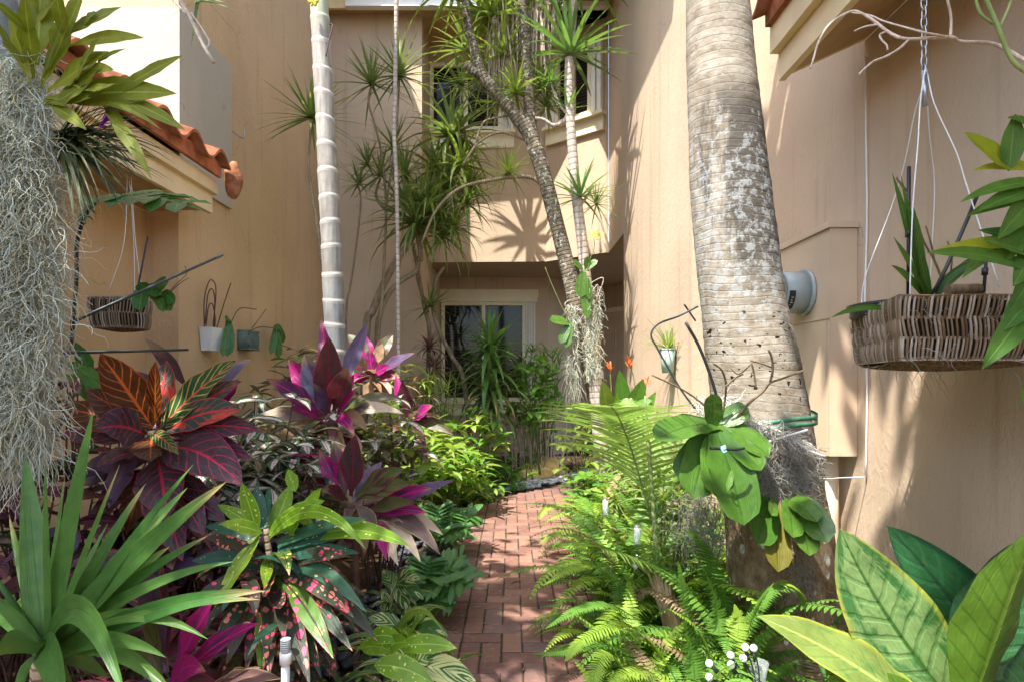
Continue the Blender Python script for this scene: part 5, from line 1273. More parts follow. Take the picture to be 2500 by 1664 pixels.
# hanging skirt of dead leaves
sk = MB(); r2 = random.Random(8)
for k in range(230):
    u = r2.uniform(1128, 1282); v0 = r2.uniform(-60, 60); ln = r2.uniform(150, 255) * (1.0 if 1140 < u < 1265 else .7)
    if 1188 < u < 1200: continue
    dd = 6.25 + r2.uniform(-.18, .2)
    if 1130 < u < 1185 and v0 + ln > 230: ln = 200 - v0
    a = PD(u, v0, dd); e = PD(u + r2.uniform(-22, 22), v0 + ln, dd + r2.uniform(-.1, .1))
    leaf(sk, spine_bez(a, (a + e) * .5 + V((r2.uniform(-.05, .05), r2.uniform(-.05, .05), 0)), e, 5), r2.uniform(.014, .030), pr_grass, V((r2.uniform(-.7, .7), -1, .1)), .4, 2, 0, 3, (r2.random(), r2.random(), 0), 0)
for k in range(26):
    u = r2.uniform(1120, 1180); a = PD(u, r2.uniform(60, 150), 6.2); e = PD(u + r2.uniform(-14, 30), r2.uniform(250, 330), 6.2)
    leaf(sk, spine_bez(a, (a + e) * .5, e, 4), .016, pr_grass, V((r2.uniform(-.7, .7), -1, .1)), .4, 2, 0, 3, (r2.random(), r2.random(), 0), 0)
L_SKIRT = leafmat('dead_leaf_skirt', (.40, .31, .20), (.66, .57, .44), trans=.25, rough=.8, tcol=(1, .9, .6), back=(.6, .5, .38))
sk.build('dead_leaf_skirt', [L_SKIRT], TC)

# ---- grey yucca in front of the right upper window
d = 5.95
TE = thing('yucca_tree', 'slender smooth grey yucca trunk with sword-leaved crown in front of the right upper window', 'tree', tuple(G(1395, 6.05)), 'dracaenas')
mb = MB(); p = smooth_path([PD(u, v, d) for (u, v) in ((1392, 1130), (1372, 900), (1356, 720), (1348, 640), (1338, 545), (1326, 450), (1316, 330), (1309, 220), (1310, 135))], 7)
mb.tube(p, lerp_list([.09, .075, .062, .058, .056, .053, .050, .048, .046], len(p)), 12); mb.build('trunk', B_YUC, TE)
sb = MB(); dstem(sb, [(1308, 265), (1290, 285), (1270, 288), (1252, 276), (1230, 272)], d, .024, .016); dstem(sb, [(1304, 262), (1290, 245), (1275, 215), (1268, 190)], d, .016, .011)
dstem(sb, [(1338, 470), (1352, 450), (1362, 430)], d, .014, .012); dstem(sb, [(1330, 470), (1310, 440), (1290, 420)], d, .016, .012)
sb.build('branch', B_YUC, TE)
hb_ = MB(); rosette(hb_, PD(1312, 125, d), 40, pxm(165, d), .055, (-.25, 1.5), (.15, .8), pr_sword, 1, .3, 2, 7, .4, random.Random(4)); hb_.build('leaf_head', [L_DRAC, L_SWORD], TE)
hb_ = MB(); rosette(hb_, PD(1306, 255, d), 18, pxm(70, d), .03, (.2, 1.5), (.1, .5), pr_sword, 1, .3, 2, 6, 1.4, random.Random(5)); hb_.build('leaf_head', [L_DRAC, L_SWORD], TE)
hb_ = MB(); rosette(hb_, PD(1335, 455, d - .05), 30, pxm(105, d), .036, (-.2, 1.45), (.1, .6), pr_sword, 1, .3, 2, 7, 2.4, random.Random(6)); hb_.build('leaf_head', [L_DRAC, L_SWORD], TE)
hb_ = MB(); rosette(hb_, PD(1372, 470, d - .05), 40, pxm(92, d), .016, (-.6, 1.3), (.1, .7), pr_grass, 0, .3, 2, 6, .9, random.Random(7)); hb_.build('leaf_head', [L_DRAC, L_SWORD], TE)
hb_ = MB(); rosette(hb_, PD(1268, 190, d), 36, pxm(72, d), .02, (-.6, 1.4), (.1, .7), pr_grass, 1, .3, 2, 6, .9, random.Random(9)); hb_.build('leaf_head', [L_DRAC, L_SWORD], TE)
hb_ = MB(); rosette(hb_, PD(1325, -80, d), 44, pxm(190, d), .06, (-.4, 1.5), (.3, 1.2), pr_sword, 1, .3, 2, 7, 1.9, random.Random(14)); hb_.build('leaf_head', [L_DRAC, L_SWORD], TE)
sb = MB(); dstem(sb, [(1312, 125), (1320, 20), (1325, -80)], d + .02, .044, .04); sb.build('branch', B_YUC, TE)
# moss and orchid on the forked trunk
mb = MB(); r2 = random.Random(19)
def src_mid(r):
    u = r.choice([r.uniform(1303, 1330), r.uniform(1348, 1382), r.uniform(1348, 1382)]); top = 700 if u < 1330 else (775 if u < 1345 else (655 if u > 1352 else 760))
    v = r.uniform(top, 865); return PD(u, v, 5.88 + r.uniform(-.06, .06)), V((r.uniform(-.4, .4), -1, -.2))
strands(mb, 1250, src_mid, .12, .0026, .75, .75, 8, r2)
strands(mb, 60, lambda r: (PD(r.uniform(1312, 1330), r.uniform(850, 900), 5.9), V((0, -1, -.3))), .28, .003, .45, 1.0, 9, r2)
tag(mb.build('spanish_moss', M_MOSS), 'pale tuft of moss hanging from the fork of the scaly-barked tree', 'moss')
OR = thing('tree_orchid', 'yellow-flowered orchid with strap leaves tied to the forked scaly tree', 'orchid', tuple(PD(1340, 640, 5.85)))
mb = MB()
for (b_, t, w, bu) in (((1342, 625), (1335, 685), 30, .02), ((1340, 640), (1352, 735), 22, .02), ((1340, 622), (1318, 600), 18, .1), ((1350, 622), (1352, 590), 16, .0), ((1345, 622), (1375, 600), 18, .1), ((1310, 745), (1264, 735), 26, .1), ((1312, 740), (1302, 800), 22, .02), ((1308, 745), (1290, 790), 22, .02), ((1352, 640), (1356, 690), 16, .0)):
    hl(mb, b_, t, 5.82, 5.78, w, pr_oblong, 0, bu, None, 7, 2, .15)
mb.build('leaf', [L_PHAL], OR)
mb = MB(); dstem(mb, [(1352, 620), (1360, 590), (1368, 570), (1366, 548)], 5.8, .004, .003); dstem(mb, [(1310, 740), (1290, 700), (1268, 650), (1254, 615)], 5.8, .004, .003); mb.build('flower_stalk', B_GREEN, OR)
mb = MB(); r2 = random.Random(2)
for k in range(46):
    c = PD(1370 + r2.gauss(0, 8), 542 + r2.gauss(0, 5), 5.78 + r2.uniform(-.04, .04))
    arc_leaf(mb, c, r2.uniform(0, 6.28), r2.uniform(-.4, 1.0), .035, .022, .4, pr_ell, 0, 3, 2, rnd=r2)
mb.build('flower', [L_YFL], OR)
mb = MB()
for (a, b_, c) in (((1352, 690), (1375, 655), (1372, 690)), ((1345, 660), (1388, 640), (1368, 700)), ((1330, 745), (1345, 720), (1352, 700)), ((1325, 740), (1318, 800), (1345, 880)), ((1312, 730), (1300, 700), (1312, 690))):
    mb.tube(smooth_path([PD(*a, 5.84), PD(*b_, 5.8), PD(*c, 5.84)], 5), .005, 5)
mb.build('air_root', B_YUC, OR)

# ---- bright shrubs at the back
def rb_(label, u, v, d, rad, n, L, Wd, mats, seed, **k):
    return bush(k.pop('name', 'leafy_shrub'), label, 'shrub', PD(u, v, d), rad, n, L, Wd, mats, seed=seed, stemmat=B_GREEN, **k)
dracaena('dracaena', 'leafy bright green dracaena cane in front of the lower window', gz(1128, 7.0),
         [([(1128, 800), (1128, 880), (1128, 960), (1126, 1100)], 7.0, .016, .022)],
         [(1128, 800, 7.0, 96, 40, .05, 1, None, (.2, 1.0)), (1128, 850, 7.0, 104, 40, .055, 1, None, (.6, 1.6)), (1128, 900, 6.95, 100, 40, .055, 0, None, (1.0, 2.0)), (1126, 940, 6.95, 90, 36, .05, 0, None, (1.2, 2.2)), (1128, 790, 7.0, 60, 18, .04, 2, None, (.1, .5))], [L_DRAC, L_SWORD, L_MID])
rb_('tall loose shrub with small fresh green leaves in front of the porch wall', 1228, 905, 7.3, (.38, .3, .52), 340, .15, .075, [L_MID], 71, el=(-.7, .4), whorl=3, name='hibiscus_shrub')
rb_('spiky-topped green shrub between lower window and porch wall', 1250, 850, 7.8, (.35, .3, .35), 160, .24, .03, [L_DRAC, L_MID], 72, prof=pr_grass, el=(-.1, 1.3))
rb_('low yellow-green shrub left of the path bend, nearest the bricks', 1035, 1085, 5.4, (.40, .35, .28), 260, .20, .055, [L_BRI, L_MID], 73)
rb_('mid-height green shrub at the bend with round leaves and yellowing tips', 1085, 1010, 6.3, (.36, .3, .34), 240, .17, .085, [L_MID, L_BRI], 74, prof=pr_heart)
rb_('sunlit yellow-green shrub below the small maroon ti plant', 945, 1075, 5.0, (.40, .35, .34), 300, .22, .055, [L_BRI, L_BRI, L_MID], 75)
rb_('sunlit pale straw-coloured shrub behind the pink ti plant', 925, 900, 6.2, (.34, .3, .34), 240, .22, .026, [L_BRI, L_DRY], 76, prof=pr_grass, droop=1.2)
rb_('low green shrub with heart leaves beside the limestone rocks', 1160, 1090, 6.6, (.34, .25, .20), 170, .13, .075, [L_MID], 77, prof=pr_heart)
rb_('low yellow-green groundcover clump by the far pebbles', 1075, 1130, 6.0, (.40, .26, .18), 200, .17, .05, [L_BRI, L_MID], 78)
rb_('spiky yellow-green clump left of the lower window', 1010, 915, 6.6, (.26, .26, .26), 150, .30, .022, [L_BRI, L_DRACB], 79, prof=pr_grass, el=(0, 1.3))
rb_('green shrub in the shade behind the pink-hearted shrubs', 850, 1060, 4.6, (.42, .3, .4), 240, .2, .06, [L_MID, L_TG, L_BRI], 80)
rb_('deep green shrub below the slim dracaena, against the left wall', 700, 920, 5.2, (.6, .35, .5), 200, .22, .06, [L_XAN, L_TG], 82)
rb_('pale leafy shrub with long yellowish leaves beside the path bend', 1000, 1040, 5.7, (.3, .3, .3), 140, .28, .06, [L_BRI], 83, el=(-.2, .9), droop=1.2)
rb_('thin-stemmed reddish shrub against the sunlit low wall', 1190, 1000, 8.3, (.8, .3, .55), 300, .12, .05, [L_MID, L_TG], 84, el=(-.6, .5), whorl=3)
# peach low planter wall is the house wall itself; dead twigs in the light
tw = MB(); r2 = random.Random(12)
for k in range(40):
    u = r2.uniform(1165, 1300); a = G(u, 7.6 + r2.uniform(-.3, .5)); e = PD(u + r2.uniform(-25, 25), r2.uniform(880, 1000), 7.7)
    tw.tube(smooth_path([a, a.lerp(e, .5) + V((r2.uniform(-.1, .1), 0, 0)), e], 3), .007, 4)
tag(tw.build('bare_stems', B_TWIG), 'thin bare reddish stems rising behind the limestone rocks', 'twigs')

# ---- heliconias by the porch
d = 5.1
HE = thing('heliconia', 'heliconia with three orange flowers beside the porch door', 'plant', tuple(G(1440, d)))
mb = MB()
for (b_, t, w, bu, m) in (((1400, 960), (1385, 875), 44, .0, 1), ((1405, 945), (1462, 935), 44, .45, 1), ((1440, 960), (1425, 850), 36, .0, 0), ((1450, 960), (1480, 870), 40, .0, 0), ((1430, 965), (1500, 920), 40, .2, 0), ((1445, 980), (1480, 960), 40, .2, 1), ((1400, 960), (1300, 940), 22, .25, 1), ((1420, 1000), (1380, 930), 30, .1, 0), ((1455, 990), (1510, 900), 30, .0, 0), ((1400, 1000), (1420, 900), 30, .0, 1)):
    hl(mb, b_, t, d, d - .1, w, pr_ell, m, bu, None, 8, 2, .2)
mb.build('leaf', [L_MID, L_BRI], HE)
sb = MB(); dstem(sb, [(1404, 855), (1408, 930), (1412, 1100)], d, .004, .006); dstem(sb, [(1450, 840), (1462, 900), (1470, 1100)], d, .004, .006); dstem(sb, [(1486, 885), (1482, 960), (1478, 1100)], d, .004, .006); sb.build('stalk', B_GREEN, HE)
for (u, v) in ((1405, 845), (1448, 832), (1487, 880)):
    fl = MB(); r2 = random.Random(int(u))
    for k in range(11):
        arc_leaf(fl, PD(u + r2.uniform(-3, 3), v + r2.uniform(-4, 14), d - .02), r2.uniform(0, 6.28), r2.uniform(.5, 1.4), .075, .018, .5, pr_ell, 0, 4, 2, rnd=r2)
    fl.build('flower', [L_OFL], HE)
# ================================================================== right side
# ---- sword ferns
def fern_frond(mb, base, az, el, L, droop, pl, n, m, rnd, hang=.25):
    pts = [V(base)]; p = V(base); ns = 10
    for i in range(ns):
        e = el - droop * ((i + .5) / ns) ** 1.4
        p = p + V((math.cos(az) * math.cos(e), math.sin(az) * math.cos(e), math.sin(e))) * (L / ns); pts.append(p.copy())
    c = (rnd.random(), rnd.random() * .6, rnd.random())
    fern_on(mb, pts, pl, n, m, rnd, c, hang)
def fern_on(mb, pts, pl, n, m, rnd, c, hang=.25):
    ns = len(pts) - 1
    mb.tube(pts, [.0022 * (1 - .7 * i / ns) for i in range(ns + 1)], 4, c, m, False)
    for k in range(n):
        t = .08 + .92 * (k + .5) / n; x = t * ns; i = min(int(x), ns - 1)
        q = pts[i].lerp(pts[i + 1], x - i); tan = (pts[i + 1] - pts[i]).normalized()
        sd = tan.cross(UP)
        if sd.length < .05: sd = V((1, 0, 0))
        sd.normalize(); nn = sd.cross(tan)
        l = pl * (min(1, .45 + t * 2.2) * (1 - max(0, (t - .45) / .55) ** 1.8)) * rnd.uniform(.9, 1.1) + .003
        w = L_ = (pts[-1] - pts[0]).length / n * .62 + .0015
        for s in (-1, 1):
            dr = (sd * s + tan * .22 - UP * hang * rnd.uniform(.4, 1.4)).normalized()
            a = mb.add(q - tan * w * .5); b_ = mb.add(q + tan * w * .55)
            c1 = mb.add(q + dr * l * .55 + tan * w * .62 + nn * .08 * l); c0 = mb.add(q + dr * l * .55 - tan * w * .42 + nn * .08 * l); e = mb.add(q + dr * l + tan * w * .15)
            f = (a, b_, c1, e, c0) if s > 0 else (a, c0, e, c1, b_)
            uv = [(0.3, 0), (.7, 0), (.8, .5), (.5, 1), (.2, .5)] if s > 0 else [(0.3, 0), (.2, .5), (.5, 1), (.8, .5), (.7, 0)]
            mb.face(f, uv, c, m, True)
def fern_clump(seed, nf, L, pl, npn, mats):
    rf = random.Random(seed); mb = MB()
    for k in range(nf):
        fern_frond(mb, V((rf.uniform(-.05, .05), rf.uniform(-.05, .05), .0)), k * 2.4 + rf.uniform(-.3, .3), rf.uniform(.5, 1.45), L * rf.uniform(.65, 1.1), rf.uniform(.9, 1.9), pl * rf.uniform(.85, 1.1), npn, rf.choice([0, 0, 0, 0, 0, 0, 1, 1, 1, 1, 1, 2]), rf)
    me = mb.build('frond', mats); return me
FL = 'bright green sword fern clump in the bed right of the brick path'
FG = 'sword ferns right of the path'
protos = []
for s in range(4):
    rt = thing('sword_fern', FL, 'fern', (0, 0, 0), FG)
    o = fern_clump(200 + s, 20, .60, .050, 34, [L_FERN, L_FERND, L_DRY] if s != 3 else [L_FERND, L_FERN, L_DRY]); o.parent = rt
    protos.append(rt)
fspots = [(.50, 2.12, 1.0), (.66, 2.45, 1.1), (.48, 2.62, .9), (.82, 2.12, .95), (.58, 2.95, 1.0), (.80, 2.85, 1.1), (1.02, 3.0, 1.0), (.60, 3.3, 1.0), (.85, 3.35, 1.1), (1.1, 3.5, 1.0), (.62, 3.7, .95), (.9, 3.85, 1.0), (1.12, 4.0, .9),
          (.66, 4.1, .9), (.92, 4.4, 1.0), (.68, 4.55, .9), (1.1, 4.6, .8), (.72, 5.0, .85), (1.0, 5.1, .9), (.75, 5.5, .8), (1.05, 5.7, .8), (.74, 2.75, 1.4), (.95, 3.1, 1.45), (.62, 3.15, 1.3), (.86, 3.6, 1.4), (1.05, 2.6, 1.25), (.75, 4.3, 1.2), (.9, 2.3, 1.2), (.36, 1.86, .75), (.70, 1.8, .85), (1.2, 2.2, .75), (.62, 1.98, .95)]
used = set(); rf = random.Random(99)
for i, (x, y, sc) in enumerate(fspots):
    k = i % 4
    lab = None
    if k not in used: used.add(k); o = protos[k]
    else: o = copy_tree(protos[k])
    o.location = (x, y, rf.uniform(0, .05) + (.12 if sc > 1.18 else 0)); o.rotation_euler = (0, 0, rf.uniform(0, 6.28)); q = sc * rf.uniform(.92, 1.08); o.scale = (q, q, q)
# near hand-placed fern fronds
mb = MB(); rf = random.Random(41)
def ff(pp, d0, d1, pl, n, m=0, g=.4):
    k = len(pp); pts = smooth_path([PD(u, v, d0 + (d1 - d0) * i / (k - 1)) for i, (u, v) in enumerate(pp)], 4)
    fern_on(mb, pts, pl, n, m, rf, (rf.random(), g * rf.random(), rf.random()), .15)
for a in (([(1600, 1580), (1592, 1500), (1575, 1380), (1560, 1290)], 2.0, 2.05, .062, 34, 1), ([(1655, 1480), (1650, 1400), (1625, 1320), (1570, 1230)], 2.15, 2.2, .06, 34, 1), ([(1690, 1540), (1720, 1450), (1750, 1380), (1780, 1340)], 2.05, 2.0, .05, 30, 1),
          ([(1660, 1590), (1690, 1500), (1700, 1430), (1690, 1390)], 2.0, 2.05, .05, 30, 0), ([(1560, 1570), (1500, 1480), (1450, 1440), (1400, 1430)], 2.0, 1.9, .055, 32, 0), ([(1520, 1560), (1480, 1540), (1420, 1560), (1390, 1600)], 1.95, 1.85, .05, 30, 0),
          ([(1480, 1430), (1400, 1390), (1330, 1400), (1255, 1445)], 2.25, 2.1, .045, 40, 1), ([(1470, 1480), (1420, 1440), (1340, 1470), (1300, 1520)], 2.15, 2.0, .05, 36, 0), ([(1450, 1500), (1380, 1480), (1300, 1500), (1225, 1502)], 2.15, 2.05, .036, 40, 1),
          ([(1420, 1350), (1370, 1300), (1310, 1310), (1250, 1345)], 2.6, 2.4, .045, 38, 0), ([(1640, 1590), (1640, 1530), (1600, 1440), (1540, 1400)], 2.0, 2.0, .055, 32, 0), ([(1450, 1560), (1400, 1500), (1370, 1540), (1365, 1600)], 1.95, 1.85, .05, 30, 0),
          ([(1380, 1250), (1330, 1220), (1280, 1225), (1240, 1250)], 3.2, 3.0, .05, 32, 0), ([(1340, 1170), (1290, 1160), (1255, 1170), (1235, 1200)], 4.4, 4.2, .06, 28, 0)):
    ff(*a)
tag(mb.build('sword_fern', [L_FERN, L_FERND]), 'large near sword fern with long spread fronds at the foot of the big palm', 'fern', FG)
mb = MB()
ff([(1735, 1400), (1790, 1350), (1830, 1350), (1866, 1395)], 2.12, 2.1, .05, 22, 1); ff([(1690, 1510), (1730, 1430), (1760, 1370), (1800, 1335)], 2.1, 2.12, .055, 30, 1); ff([(1790, 1345), (1815, 1340), (1840, 1365), (1850, 1400)], 2.1, 2.1, .05, 18, 0)
tag(mb.build('sword_fern', [L_FERN, L_FERND]), 'small sword fern sprouting from the spotted lower trunk of the big palm', 'fern', FG)
bush('fern_undergrowth', 'dark low green leaves under the sword ferns near the path edge', 'plant', V((.82, 3.4, .12)), (.32, 1.4, .14), 300, .13, .05, [L_MID, L_XAN], seed=91, el=(-.2, .8), shell=.2)
bush('leafy_shrub', 'small bright round-leaved shrub between the young palm and the porch heliconias', 'shrub', V((.95, 5.2, .45)), (.32, .6, .42), 260, .12, .06, [L_BRI, L_MID], seed=92, el=(-.4, .6), stemmat=B_GREEN)
bush('leafy_shrub', 'light green fine-leaved shrub at the right end of the limestone rocks', 'shrub', V((.78, 6.2, .55)), (.34, .5, .45), 300, .11, .045, [L_BRI], seed=93, el=(-.5, .6), stemmat=B_GREEN)
bush('leafy_shrub', 'dark round-leaved shrub at the right corner of the path bend', 'shrub', V((.72, 5.7, .22)), (.22, .3, .2), 150, .10, .07, [L_MID, L_XAN], seed=94, prof=pr_heart, stemmat=B_GREEN)
bush('leafy_shrub', 'yellow-green shrub at the base of the porch-side wall behind the orchid', 'shrub', V((1.08, 4.6, .5)), (.2, .5, .5), 240, .22, .045, [L_BRI, L_MID], seed=95, el=(-.3, .9), stemmat=B_GREEN)
bush('leafy_shrub', 'pale variegated creeper beside the trunk of the big palm', 'shrub', V((.92, 2.95, .55)), (.14, .25, .25), 110, .08, .05, [L_BRI, L_XAN], seed=96, prof=pr_heart, stemmat=B_GREEN)

bush('leafy_shrub', 'airy bright green filler foliage behind the young feather palm', 'shrub', V((.92, 3.9, .5)), (.3, .6, .42), 300, .17, .03, [L_BRI, L_MID], prof=pr_grass, seed=98, el=(-.3, 1.0), stemmat=B_GREEN)
bush('leafy_shrub', 'narrow-leaved yellow-green foliage left of the moth orchid', 'shrub', V((.80, 2.75, .62)), (.16, .3, .3), 150, .18, .022, [L_BRI, L_MID], prof=pr_grass, seed=99, el=(-.2, 1.1), stemmat=B_GREEN)
# ---- young feather palm
d = 2.75
YP = thing('young_palm', 'young feather palm with long arching yellow-green fronds rising out of the ferns', 'palm', tuple(G(1530, d)))
sb = MB(); r2 = random.Random(77)
L_STALK = barkmat('palm_stalk', (.20, .26, .08), (.34, .40, .15), bump=.1)
def yfrond(pp, dd, ll, n, lw, hang, pet, srad=.008, seg=4):
    pts = smooth_path([PD(u, v, a) for (u, v, a) in pp], 5); mb = MB()
    pinn_on(mb, pts, ll, n, lw * 1.5, 0, sb, hang, r2, seg, pet, .3, srad)
    mb.build('frond', [L_PALM], YP)
yfrond([(1548, 1400, 2.72), (1532, 1320, 2.74), (1505, 1220, 2.78), (1478, 1120, 2.8), (1455, 1040, 2.7), (1435, 985, 2.55), (1418, 950, 2.35), (1405, 935, 2.1)], 0, .52, 34, .013, .22, .30)
yfrond([(1552, 1400, 2.72), (1545, 1250, 2.9), (1548, 1120, 3.1), (1572, 1040, 3.25), (1610, 985, 3.35), (1660, 960, 3.4)], 0, .42, 28, .012, .35, .25)
yfrond([(1556, 1400, 2.72), (1540, 1280, 2.9), (1520, 1130, 3.2), (1500, 1020, 3.5), (1480, 950, 3.8), (1450, 920, 4.1)], 0, .45, 28, .012, .45, .35)
yfrond([(1545, 1400, 2.72), (1500, 1330, 2.6), (1440, 1280, 2.5), (1380, 1260, 2.4)], 0, .26, 22, .014, .3, .4)
sb.tube(smooth_path([PD(1530, 1400, 2.68), PD(1512, 1280, 2.66), PD(1498, 1100, 2.64), PD(1490, 1000, 2.62), PD(1484, 910, 2.6)], 5), lerp_list([.012, .011, .010, .008, .003], 21), 7)
sb.build('stalk', L_STALK, YP)
mb = MB(); r5 = random.Random(90)                                  # dry, split sheath at the base
for k in range(16):
    t = k / 15; u0 = 1528 + 36 * t + r5.uniform(-3, 3); top_ = 1310 + 40 * abs(t - .35) + r5.uniform(-8, 55 if k % 3 else 10)
    pts = [PD(u0 + 14, 1490, 2.56 - .05 * math.sin(3.1 * t)), PD(u0 + 2, 1430, 2.55 - .05 * math.sin(3.1 * t)), PD(u0 - 16, 1370, 2.54 - .05 * math.sin(3.1 * t)), PD(u0 - 34 + 20 * t, top_, 2.53 - .03 * math.sin(3.1 * t))]
    leaf(mb, smooth_path(pts, 4), r5.uniform(.012, .022), lambda t: 1 - .55 * t ** 2, V((t - .5, -1, .2)), .35, 2, .2, 2, (r5.random(), .5, .5), 0)
mb.build('dry_sheath', B_SHEATH, YP)

# ---- moth orchid tied to the big palm
OP = thing('moth_orchid', 'large moth orchid with hanging broad glossy leaves tied to the big palm trunk', 'orchid', tuple(PD(1645, 985, 2.2)))
mb = MB(); B0 = (1645, 985)
for (b_, t, w, bu, d0, d1, m, nr) in (((1650, 978), (1508, 1012), 78, .14, 2.2, 2.05, 0, (0, -.6, .8)), ((1655, 975), (1770, 1048), 70, .10, 2.2, 2.1, 0, (.2, -.7, .7)), ((1650, 985), (1752, 1082), 72, .06, 2.18, 2.05, 0, (.2, -.8, .6)), ((1640, 990), (1562, 1102), 62, .10, 2.2, 2.12, 0, (-.4, -.9, .4)),
                              ((1640, 990), (1594, 1146), 92, .14, 2.18, 2.05, 0, (-.1, -1, .3)), ((1645, 995), (1648, 1142), 76, .16, 2.15, 2.02, 0, (0, -1, .3)), ((1650, 995), (1712, 1208), 108, .16, 2.12, 2.0, 0, (.1, -1, .3)), ((1642, 985), (1638, 905), 44, .0, 2.2, 2.15, 0, (0, -1, .4)),
                              ((1655, 978), (1722, 938), 50, .08, 2.2, 2.2, 0, (0, -.8, .6)), ((1640, 1000), (1580, 1130), 60, .1, 2.24, 2.2, 0, (-.3, -1, .2)), ((1655, 1000), (1730, 1120), 70, .1, 2.22, 2.2, 0, (.3, -1, .2))):
    hl(mb, b_, t, d0, d1, w, pr_oblong, m, bu, V(nr), 12, 4, .16, .05, twist=rr(-.15, .15))
mb.build('leaf', [L_PHAL], OP)
rt = MB()
for k in range(26):
    a = PD(1645 + rr(-12, 12), 985 + rr(-10, 10), 2.2); e = PD(1645 + rr(-40, 60), 1010 + rr(-30, 40), 2.26); rt.tube(smooth_path([a, a.lerp(e, .5) + V((0, -.02, rr(-.01, .02))), e], 3), .003, 5)
rt.build('root', B_SHEATH, OP)
st = MB()
def stk(pts, r0, r1, d0, d1, mb=st):
    k = len(pts); p = smooth_path([PD(u, v, d0 + (d1 - d0) * i / (k - 1)) for i, (u, v) in enumerate(pts)], 4); mb.tube(p, [r0 + (r1 - r0) * i / (len(p) - 1) for i in range(len(p))], 6)
stk([(1690, 968), (1720, 930), (1755, 900), (1772, 880), (1800, 870), (1848, 852)], .006, .004, 2.2, 2.1); stk([(1772, 878), (1778, 850), (1775, 820), (1768, 805)], .005, .004, 2.12, 2.1); stk([(1740, 895), (1735, 860), (1730, 835)], .004, .003, 2.12, 2.1)
stk([(1660, 960), (1668, 920), (1670, 880), (1660, 850), (1640, 835)], .005, .003, 2.2, 2.1); stk([(1668, 890), (1690, 870), (1710, 860)], .004, .003, 2.14, 2.12); stk([(1776, 845), (1750, 835), (1725, 828)], .003, .003, 2.1, 2.1)
stk([(1655, 960), (1600, 915), (1560, 890), (1500, 862)], .004, .003, 2.2, 2.1); stk([(1730, 835), (1700, 860), (1680, 845)], .003, .002, 2.1, 2.1)
st.build('flower_stalk', B_BROWN, OP)
mb = MB(); stk([(1712, 1030), (1690, 1033), (1634, 1030)], .005, .005, 1.98, 1.94, mb); tag(mb.build('plant_stake', M_BLK), 'short black stake clipped across the moth orchid leaves', 'stake')
mb = MB(); mb.ball(PD(1665, 1030, 1.95), .010, 8, 6, jit=.6); stk([(1660, 1030), (1665, 1040), (1672, 1036)], .004, .002, 1.94, 1.93, mb); tag(mb.build('twist_tie', simple('blue_tie', (.25, .45, .55), .5, .4)), 'pale blue twist tie knotted on the stake over the orchid leaves', 'tie')
# stakes and wire loops by the palm
mb = MB(); stk([(1578, 742), (1610, 800), (1640, 880), (1660, 958)], .006, .006, 2.15, 2.2, mb); tag(mb.build('plant_stake', M_BLK), 'long black stake leaning in front of the big palm trunk', 'stake')
mb = MB(); stk([(1574, 700), (1600, 738)], .004, .004, 2.3, 2.4, mb); tag(mb.build('plant_stake', M_BLK), 'short black stick poking out left of the big palm trunk', 'stake')
mb = MB(); stk([(1606, 705), (1560, 728), (1515, 745), (1498, 770), (1512, 800), (1540, 850), (1570, 900), (1600, 940)], .004, .004, 2.25, 2.25, mb); tag(mb.build('wire_loop', M_STICK), 'bent dark green wire loop left of the big palm trunk', 'wire')
# root moss on the palm
mb = MB(); r2 = random.Random(29)
def src_rm(r):
    while True:
        u = r.uniform(1700, 1888); v = r.uniform(975, 1165)
        top = 965 + max(0, (u - 1720)) * .42
        if v < top or (v > 1120 and r.random() < .5): continue
        t = (u - 1790) / 110
        return PD(u, v, D_BP - .235 * math.sqrt(max(0, 1 - t * t)) - r.uniform(0, .05)), V((r.uniform(-.3, .3), -1, .1))
strands(mb, 2300, src_rm, .062, .0014, .75, .25, 8, r2)
tag(mb.build('root_moss', M_MOSSG), 'grey tangle of moss and roots bound to the big palm trunk', 'moss')
mb = MB()
def src_rw(r):
    u = r.uniform(1690, 1840); return PD(u, 958 + max(0, u - 1700) * .42 + r.uniform(-8, 14), D_BP - .25), V((0, -1, .2))
strands(mb, 420, src_rw, .07, .002, .6, .3, 6, r2)
strands(mb, 260, lambda r: (PD(r.uniform(1600, 1700), r.uniform(910, 965), 2.3 + r.uniform(-.03, .05)), V((-.1, -1, .1))), .07, .0022, .5, .5, 6, r2)
tag(mb.build('coir_lining', M_MOSSW), 'pale straw coloured coir padding under the green ties on the big palm', 'padding')
mb = MB(); strands(mb, 520, lambda r: (PD(r.gauss(1620, 35), r.uniform(1130, 1250), 2.36 + r.uniform(-.05, .05)), V((0, -1, 0))), .12, .0012, .6, .7, 8, r2)
tag(mb.build('root_moss', M_MOSSG), 'thin wisps of grey moss hanging at the left side of the big palm', 'moss')
mb = MB(); strands(mb, 260, lambda r: (PD(r.gauss(1845, 22), r.uniform(1230, 1400), 2.24), V((0, -1, 0))), .09, .001, .7, .6, 8, r2)
tag(mb.build('root_moss', M_MOSSG), 'thin wisps of grey moss hanging below the small moth orchid', 'moss')
OP2 = thing('moth_orchid', 'small moth orchid with short oval leaves hanging below the grey root moss', 'orchid', tuple(PD(1800, 1150, 2.2)))
mb = MB()
